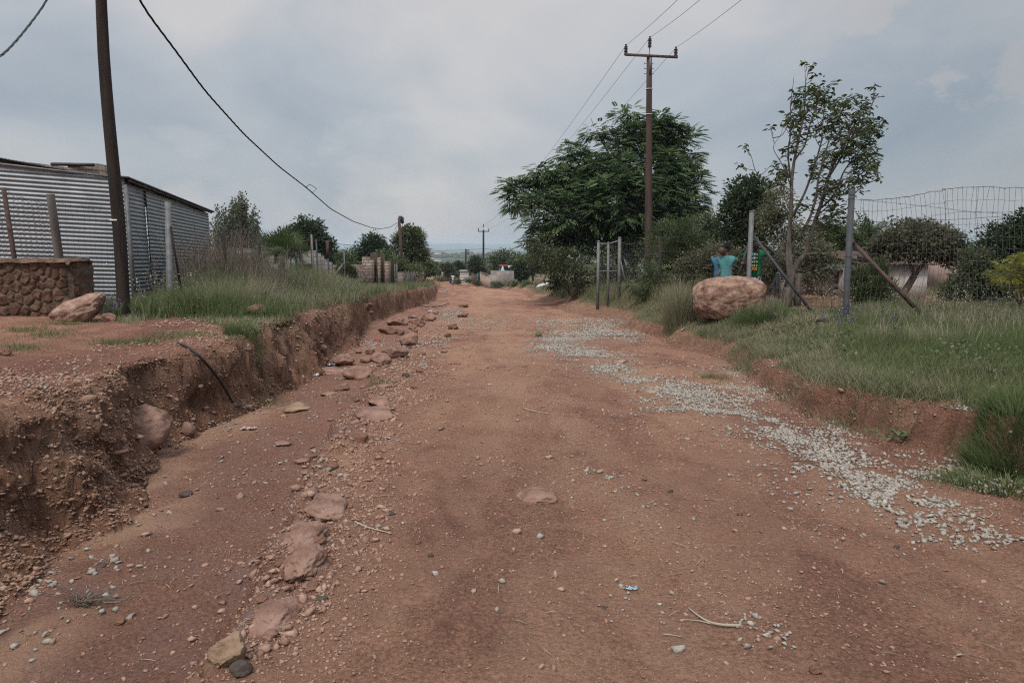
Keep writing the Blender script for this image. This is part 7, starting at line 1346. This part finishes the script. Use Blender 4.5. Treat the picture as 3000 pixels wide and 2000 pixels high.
def head_mesh(parent, c, yaw, pitch, H, hair=True, hairm=None):
    """egg shaped head with brow, nose, lips, ears; H = head height; looks along yaw (0 = towards -y, the camera)"""
    V, Fi = ico(4); V = V.copy(); x, y, z = V.T
    w, dp = .36 * H, .43 * H; P = np.stack([x * w, y * dp, z * H * .5], 1)
    jaw = sstep(.15, -.9, z); P[:, 0] *= 1 - .34 * jaw; P[:, 1] = np.where(y < 0, P[:, 1] * (1 - .06 * jaw), P[:, 1] * (1 - .45 * jaw)); 
    fz = P[:, 2] / H; fx = P[:, 0] / H; front = y < -.1
    g = lambda cx, cz, sx, sz: np.exp(-((fx - cx) / sx) ** 2 - ((fz - cz) / sz) ** 2) * front
    P[:, 1] -= H * (.075 * g(0, -.10, .05, .06) + .035 * g(0, -.02, .03, .09) + .035 * g(0, -.235, .075, .035) + .02 * g(0, -.40, .08, .06) + .02 * g(0, .10, .2, .035))
    P[:, 1] += H * (.035 * g(-.14, .015, .06, .04) + .035 * g(.14, .015, .06, .04)); P[:, 1] += H * .012 * g(0, -.235, .09, .008)
    cy, sy, cp, sp = math.cos(yaw), math.sin(yaw), math.cos(pitch), math.sin(pitch)
    Rm = np.array([[1, 0, 0], [0, cp, sp], [0, -sp, cp]]) @ np.array([[cy, sy, 0], [-sy, cy, 0], [0, 0, 1]])
    T = lambda Q: np.asarray(Q) @ Rm + np.asarray(c)
    mb = MB().add(T(P), Fi)
    for s_ in (-1, 1):
        E = ico(2)[0] * [.035 * H, .07 * H, .10 * H] + [s_ * .365 * H, .04 * H, -.02 * H]; mb.add(T(E), ico(2)[1])
    hd = mb.build('head', M_SKIN, parent, smooth=True)
    mb = MB()
    for s_ in (-1, 1): mb.add(T(ico(2)[0] * [.055 * H, .03 * H, .030 * H] + [s_ * .14 * H, -.385 * H, .012 * H]), ico(2)[1])
    mb.build('eyes', mat('eye_white', (.55, .52, .48), (.5, .47, .44), bump=0, rough=.3), hd, smooth=True); mb = MB()
    for s_ in (-1, 1): mb.add(T(ico(2)[0] * [.024 * H, .02 * H, .028 * H] + [s_ * .14 * H, -.405 * H, .012 * H]), ico(2)[1])
    mb.build('pupils', M_HAIR, hd, smooth=True); MB().add(T(ico(2)[0] * [.085 * H, .035 * H, .035 * H] + [0, -.435 * H, -.235 * H]), ico(2)[1]).build('lips', mat('lips', (.085, .035, .03), (.07, .03, .025), bump=0, rough=.5), hd, smooth=True)
    if hair:
        V2 = V.copy(); k = V2[:, 2] > (.05 + .62 * (-V2[:, 1])); Q = P * 1.012 + [0, .004 * H, .006 * H]; Q = Q + unit(len(Q)) * H * .004; f = np.array([fc for fc in Fi if k[fc].all()]); MB().add(T(Q), f).build('hair', hairm or M_HAIR, parent, smooth=True)
    return hd
def hand_mesh(parent, wrist, d, palm_n, s, curl=.9, thumb=1):
    """palm + five curled fingers: d = direction of the hand, palm_n = the way the palm faces"""
    d = np.asarray(d, float); d /= np.linalg.norm(d); n = np.asarray(palm_n, float); n = n - d * (n @ d); n /= np.linalg.norm(n); x = np.cross(d, n) * thumb
    P = {'w': (wrist, .019 * s), 'p': (wrist + d * .05 * s, (.030 * s, .016 * s))}; E = [('w', 'p')]
    for i, (o, L_) in enumerate(((-.026, .055), (-.009, .065), (.009, .062), (.025, .048))):
        r = wrist + d * .082 * s + x * o * s; a1 = d * math.cos(curl) + n * math.sin(curl); a2 = d * math.cos(curl * 2.1) + n * math.sin(curl * 2.1); q1 = r + a1 * L_ * .5 * s; q2 = q1 + a2 * L_ * .55 * s
        for k, v, rr in (('a', r, .009), ('b', q1, .0082), ('c', q2, .0068)): P[k + str(i)] = (v, rr * s)
        E += [('p', 'a' + str(i)), ('a' + str(i), 'b' + str(i)), ('b' + str(i), 'c' + str(i))]
    r = wrist + d * .03 * s - x * .032 * s; q1 = r + (d * .6 - x * .5 + n * .5) * .035 * s; q2 = q1 + (d * .7 + n * .7 + x * .1) * .03 * s
    for k, v, rr in (('ta', r, .011), ('tb', q1, .0095), ('tc', q2, .0075)): P[k] = (v, rr * s)
    E += [('w', 'ta'), ('ta', 'tb'), ('tb', 'tc')]
    return skin_mesh('hand', P, E, M_SKIN, parent, 1)
def child(label, D, dep, H, yaw, head_yaw, head_pitch, arms, shirt_m, shorts_m, lean=0.0, group=None, sleeves=.55, headoff=(0, 0, 0), foot_z=None, hairm=None, sole='black'):
    """arms: {-1: (elbow, wrist, hand dir, palm normal), 1: ...} world points; yaw of the body, 0 faces the camera"""
    g = at_depth(D, dep); 
    t = thing('person', g, label, 'person', group); fx = np.array([math.cos(yaw), math.sin(yaw), 0]); fy = np.array([math.sin(yaw), -math.cos(yaw), 0]); up = np.array([0, 0, 1.0])   # fx: the person's left-right, fy: forwards
    k = H; P = lambda a, b, c: g + fx * a * k + fy * (b * k + lean * max(c - .5, 0) * k) + up * c * k
    hip = P(0, 0, .50); ch = P(0, .0, .70); sh = P(0, -.005, .80); nk = P(0, .0, .845); hd = P(0, .02, .925) + np.array(headoff)
    B = {'hip': (hip, (.066 * k, .050 * k)), 'bel': (P(0, .004, .58), (.054 * k, .042 * k)), 'ch': (ch, (.060 * k, .044 * k)), 'sh': (sh, (.038 * k, .032 * k)), 'nk': (nk, .027 * k), 'hb': (hd - up * .03 * k, .032 * k)}
    E = [('hip', 'bel'), ('bel', 'ch'), ('ch', 'sh'), ('sh', 'nk'), ('nk', 'hb')]
    for s_ in (-1, 1):
        q = str(s_); el, wr, hdv, pn = arms[s_]; so = P(.108 * s_, -.005, .795)
        B['s' + q] = (so, .026 * k); B['e' + q] = (el, .021 * k); B['f' + q] = ((np.asarray(el) * .6 + np.asarray(wr) * .4), .0205 * k); B['w' + q] = (wr, .0135 * k); E += [('sh', 's' + q), ('s' + q, 'e' + q), ('e' + q, 'f' + q), ('f' + q, 'w' + q)]
        B['l' + q] = (P(.055 * s_, .0, .46), .048 * k); B['k' + q] = (P(.062 * s_, .012, .27), .031 * k); B['c' + q] = (P(.064 * s_, -.006, .20), .030 * k); B['a' + q] = (P(.066 * s_, -.005, .045), .018 * k); B['t' + q] = (P(.075 * s_, .085, .018), (.024 * k, .014 * k))
        E += [('hip', 'l' + q), ('l' + q, 'k' + q), ('k' + q, 'c' + q), ('c' + q, 'a' + q), ('a' + q, 't' + q)]
        hand_mesh(t, np.asarray(wr, float), hdv, pn, k / 1.55, thumb=s_)
    skin_mesh('body', B, E, M_SKIN, t)
    S = {'a': (P(0, 0, .435), (.102 * k, .080 * k)), 'b': (P(0, .003, .54), (.092 * k, .074 * k)), 'c': (P(0, .002, .68), (.090 * k, .072 * k)), 'd': (P(0, -.004, .778), (.080 * k, .060 * k)), 'e': (P(0, 0, .838), (.044 * k, .040 * k))}
    SE = [('a', 'b'), ('b', 'c'), ('c', 'd'), ('d', 'e')]
    for s_ in (-1, 1):
        so = P(.105 * s_, -.005, .79); el = np.asarray(arms[s_][0]); ud = (el - so) / np.linalg.norm(el - so) * k; S['s%d' % s_] = (so - up * .004 * k, .044 * k); S['u%d' % s_] = (so + ud * .065, .040 * k); S['v%d' % s_] = (so + ud * .105, .040 * k); SE += [('d', 's%d' % s_), ('s%d' % s_, 'u%d' % s_), ('u%d' % s_, 'v%d' % s_)]
    skin_mesh('shirt', S, SE, shirt_m, t)
    Q = {'h': (P(0, 0, .49), (.084 * k, .064 * k))}; QE = []
    for s_ in (-1, 1):
        Q['l%d' % s_] = (P(.056 * s_, 0, .44), .060 * k); Q['m%d' % s_] = (P(.064 * s_, .004, .30), .052 * k); QE += [('h', 'l%d' % s_), ('l%d' % s_, 'm%d' % s_)]
    skin_mesh('shorts', Q, QE, shorts_m, t)
    for s_ in (-1, 1): skin_mesh('shoe', {'a': (P(.066 * s_, -.02, .022), (.026 * k, .02 * k)), 'b': (P(.076 * s_, .09, .018), (.028 * k, .016 * k))}, [('a', 'b')], M_BLACKP, t)
    head_mesh(t, hd, head_yaw, head_pitch, .150 * k * (1.0), hairm=hairm)
    return t, P
def floral():
    m = mat('floral_cloth', (.40, .46, .48), (.02, .03, .045), scale=22, bump=0, detail=3, lo=.52, hi=.56); return m
def build_people():
    grp = 'children holding the corner post'; d = 14.9
    X = lambda x, y, dd: at(*((2080 + x / 7.125) / K, (640 + y / 7.125) / K), dd)     # closer measuring frame on the children
    mt = mat('teal_cloth', (.075, .235, .245), (.055, .18, .19), scale=7, bump=.6, bscale=9, dist=.04, stretch=(1, 1, .35), c3=(.11, .30, .31)); mb_ = mat('blue_cloth', (.05, .16, .26), (.035, .12, .20), scale=9, bump=.3, bscale=14); mg = mat('green_cloth', (.012, .155, .07), (.008, .10, .045), scale=6, bump=.6, bscale=9, dist=.04)
    dk = mat('dark_shorts', (.03, .035, .05), (.02, .02, .03), bump=0)
    # boy in green, facing the camera, both hands up on the struts
    Hh = 1.57
    t, P = child('boy in a green printed t-shirt gripping the strut of the grey post', 1728, d, Hh, .05, .12, .12, {
        1: (X(1340, 745, d - .25), X(1150, 560, d - .48), np.array([-.55, -.1, .8]), np.array([-.6, -.6, -.3])), -1: (X(610, 760, d - .1), X(740, 615, d - .25), np.array([.5, -.3, .6]), np.array([.6, -.3, -.2]))}, mg, floral(), group=grp, headoff=(-.02, -.05, -.035))
    # chest print: coloured picture panels and the visible lettering
    c0 = X(925, 905, d - .335); w, h = px(17.0, d) , px(42, d); pan = MB().box(c0, (w, .012, h)).build('chest_print', mat('print_dark', (.03, .035, .03), (.02, .02, .02), bump=0), t)
    cols = [(.35, .36, .35), (.55, .26, .05), (.12, .28, .32), (.45, .45, .42), (.04, .22, .08), (.40, .20, .06), (.16, .30, .12), (.30, .42, .46)]; rr = random.Random(3); cc = [mat('print_%d' % i, c, c, bump=0) for i, c in enumerate(cols)]
    for i in range(3):
        for j in range(4):
            m_ = cc[rr.randrange(8)]; MB().box(c0 + np.array([(i - 1) * w * .31, -.008, h * (.38 - j * .20)]), (w * rr.uniform(.16, .27), .004, h * rr.uniform(.08, .16))).build('print_panel', m_, pan)
    cu = bpy.data.curves.new('lettering', 'FONT'); cu.body = 'KIE'; cu.size = h * .20; cu.extrude = .001; cu.align_x = 'CENTER'; cu.offset = .0015; tmp = bpy.data.objects.new('tmp', cu); COL.objects.link(tmp); dg = bpy.context.evaluated_depsgraph_get(); me = bpy.data.meshes.new_from_object(tmp.evaluated_get(dg)); bpy.data.objects.remove(tmp)
    me.materials.append(mat('orange_print', (.75, .33, .06), (.7, .3, .05), bump=0)); lo = bpy.data.objects.new('lettering', me); COL.objects.link(lo); lo.parent = pan; lo.location = tuple(c0 + np.array([.01, -.0125, -h * .43]) - wloc(pan)); lo.rotation_euler = (R(90), 0, 0)
    # boy in teal, back turned, looking over his shoulder at the camera
    d2 = 14.55; child('boy in a pale teal t-shirt looking back over his shoulder above the boulder', 1663, d2, 1.47, math.pi - .55, -.50, .0, {
        -1: (X(640, 960, d2), X(730, 925, d2 - .05), np.array([1, -.1, -.05]), np.array([0, .6, -.3])), 1: (X(215, 1060, d2 - .1), X(165, 1190, d2 - .15), np.array([-.2, -.2, -1]), np.array([1, 0, 0]))}, mt, dk, lean=-.05, group=grp, headoff=(-.115, -.05, -.03))
    d3 = 15.1; child('child in a blue top mostly hidden behind the boy in teal', 1649, d3, 1.50, 2.3, 2.2, 0, {
        1: (X(125, 980, d3), X(150, 1120, d3), np.array([0, -.2, -1]), np.array([1, 0, 0])), -1: (X(330, 1000, d3 + .1), X(420, 1050, d3 + .1), np.array([1, 0, -.2]), np.array([0, 1, 0]))}, mb_, dk, group=grp, headoff=(.15, .05, .03))
    # walkers at the end of the road
    def walker(lab, D, dep, H, top, bot, afro=True):
        g = at_depth(D, dep); k = H; A = {-1: (g + [-.17 * k, 0, .6 * k], g + [-.19 * k, -.05, .48 * k], np.array([0, -.1, -1]), np.array([1, 0, 0])), 1: (g + [.18 * k, 0, .6 * k], g + [.19 * k, -.08, .48 * k], np.array([0, -.1, -1]), np.array([-1, 0, 0]))}
        t, P = child(lab, D, dep, H, .15, .1, 0, A, top, bot, group='people walking at the end of the road')
        if afro: V, Fi = ico(3); V = V * .082 * k * (1 + .1 * fbm(V[:, 0] * 3, V[:, 1] * 3, V[:, 2] * 3, s=5))[:, None] * 1.15 + P(0, -.01, .965) + np.array([0, .03, 0]); MB().add(V, Fi).build('afro_hair', M_HAIR, t)
        for s_ in (-1, 1): MB().tube([P(.055 * s_, 0, .34), P(.064 * s_, 0, .06)], [.06 * k, .045 * k], 8).build('trouser_leg', bot, t)
    walker('person in a white top and grey blue trousers walking down the road', ZG(415, 0)[0], 96, 1.65, mat('white_cloth', (.55, .55, .56), (.45, .45, .46), bump=0), mat('denim', (.16, .20, .29), (.12, .15, .22), bump=0))
    walker('person in dark clothes walking behind the one in white', ZG(345, 0)[0], 101, 1.62, mat('dark_cloth', (.03, .04, .025), (.02, .025, .018), bump=0), mat('dark_cloth2', (.03, .03, .03), (.02, .02, .02), bump=0))

# ------------------------------------------------------------------ air
def build_haze():
    m = bpy.data.materials.new('haze'); m.use_nodes = True; t = m.node_tree; t.nodes.clear(); o = N(t, 'ShaderNodeOutputMaterial'); v = N(t, 'ShaderNodeVolumePrincipled', ins={'Color': (.76, .87, 1.0, 1), 'Density': HAZE, 'Anisotropy': .1}); t.links.new(v.outputs[0], o.inputs[1])
    ob = MB().box((0, 0, -22), (22500, 22500, 106)).build('haze', m, tint=False); tag(ob, 'thin even haze fading the far hills', 'haze', kind='stuff')
HAZE = .00022
build_ground(); build_hills(); build_tin_house(); build_stone_wall(); build_left_fences(); build_left_walls(); build_poles(); build_right_fence(); build_yard(); build_road_end()
build_trees(); build_poplars(); build_fan_palm(); build_thin_tree(); build_undergrowth(); build_grass(); build_weeds(); build_rocks(); build_gravel(); build_small(); build_people(); build_haze()
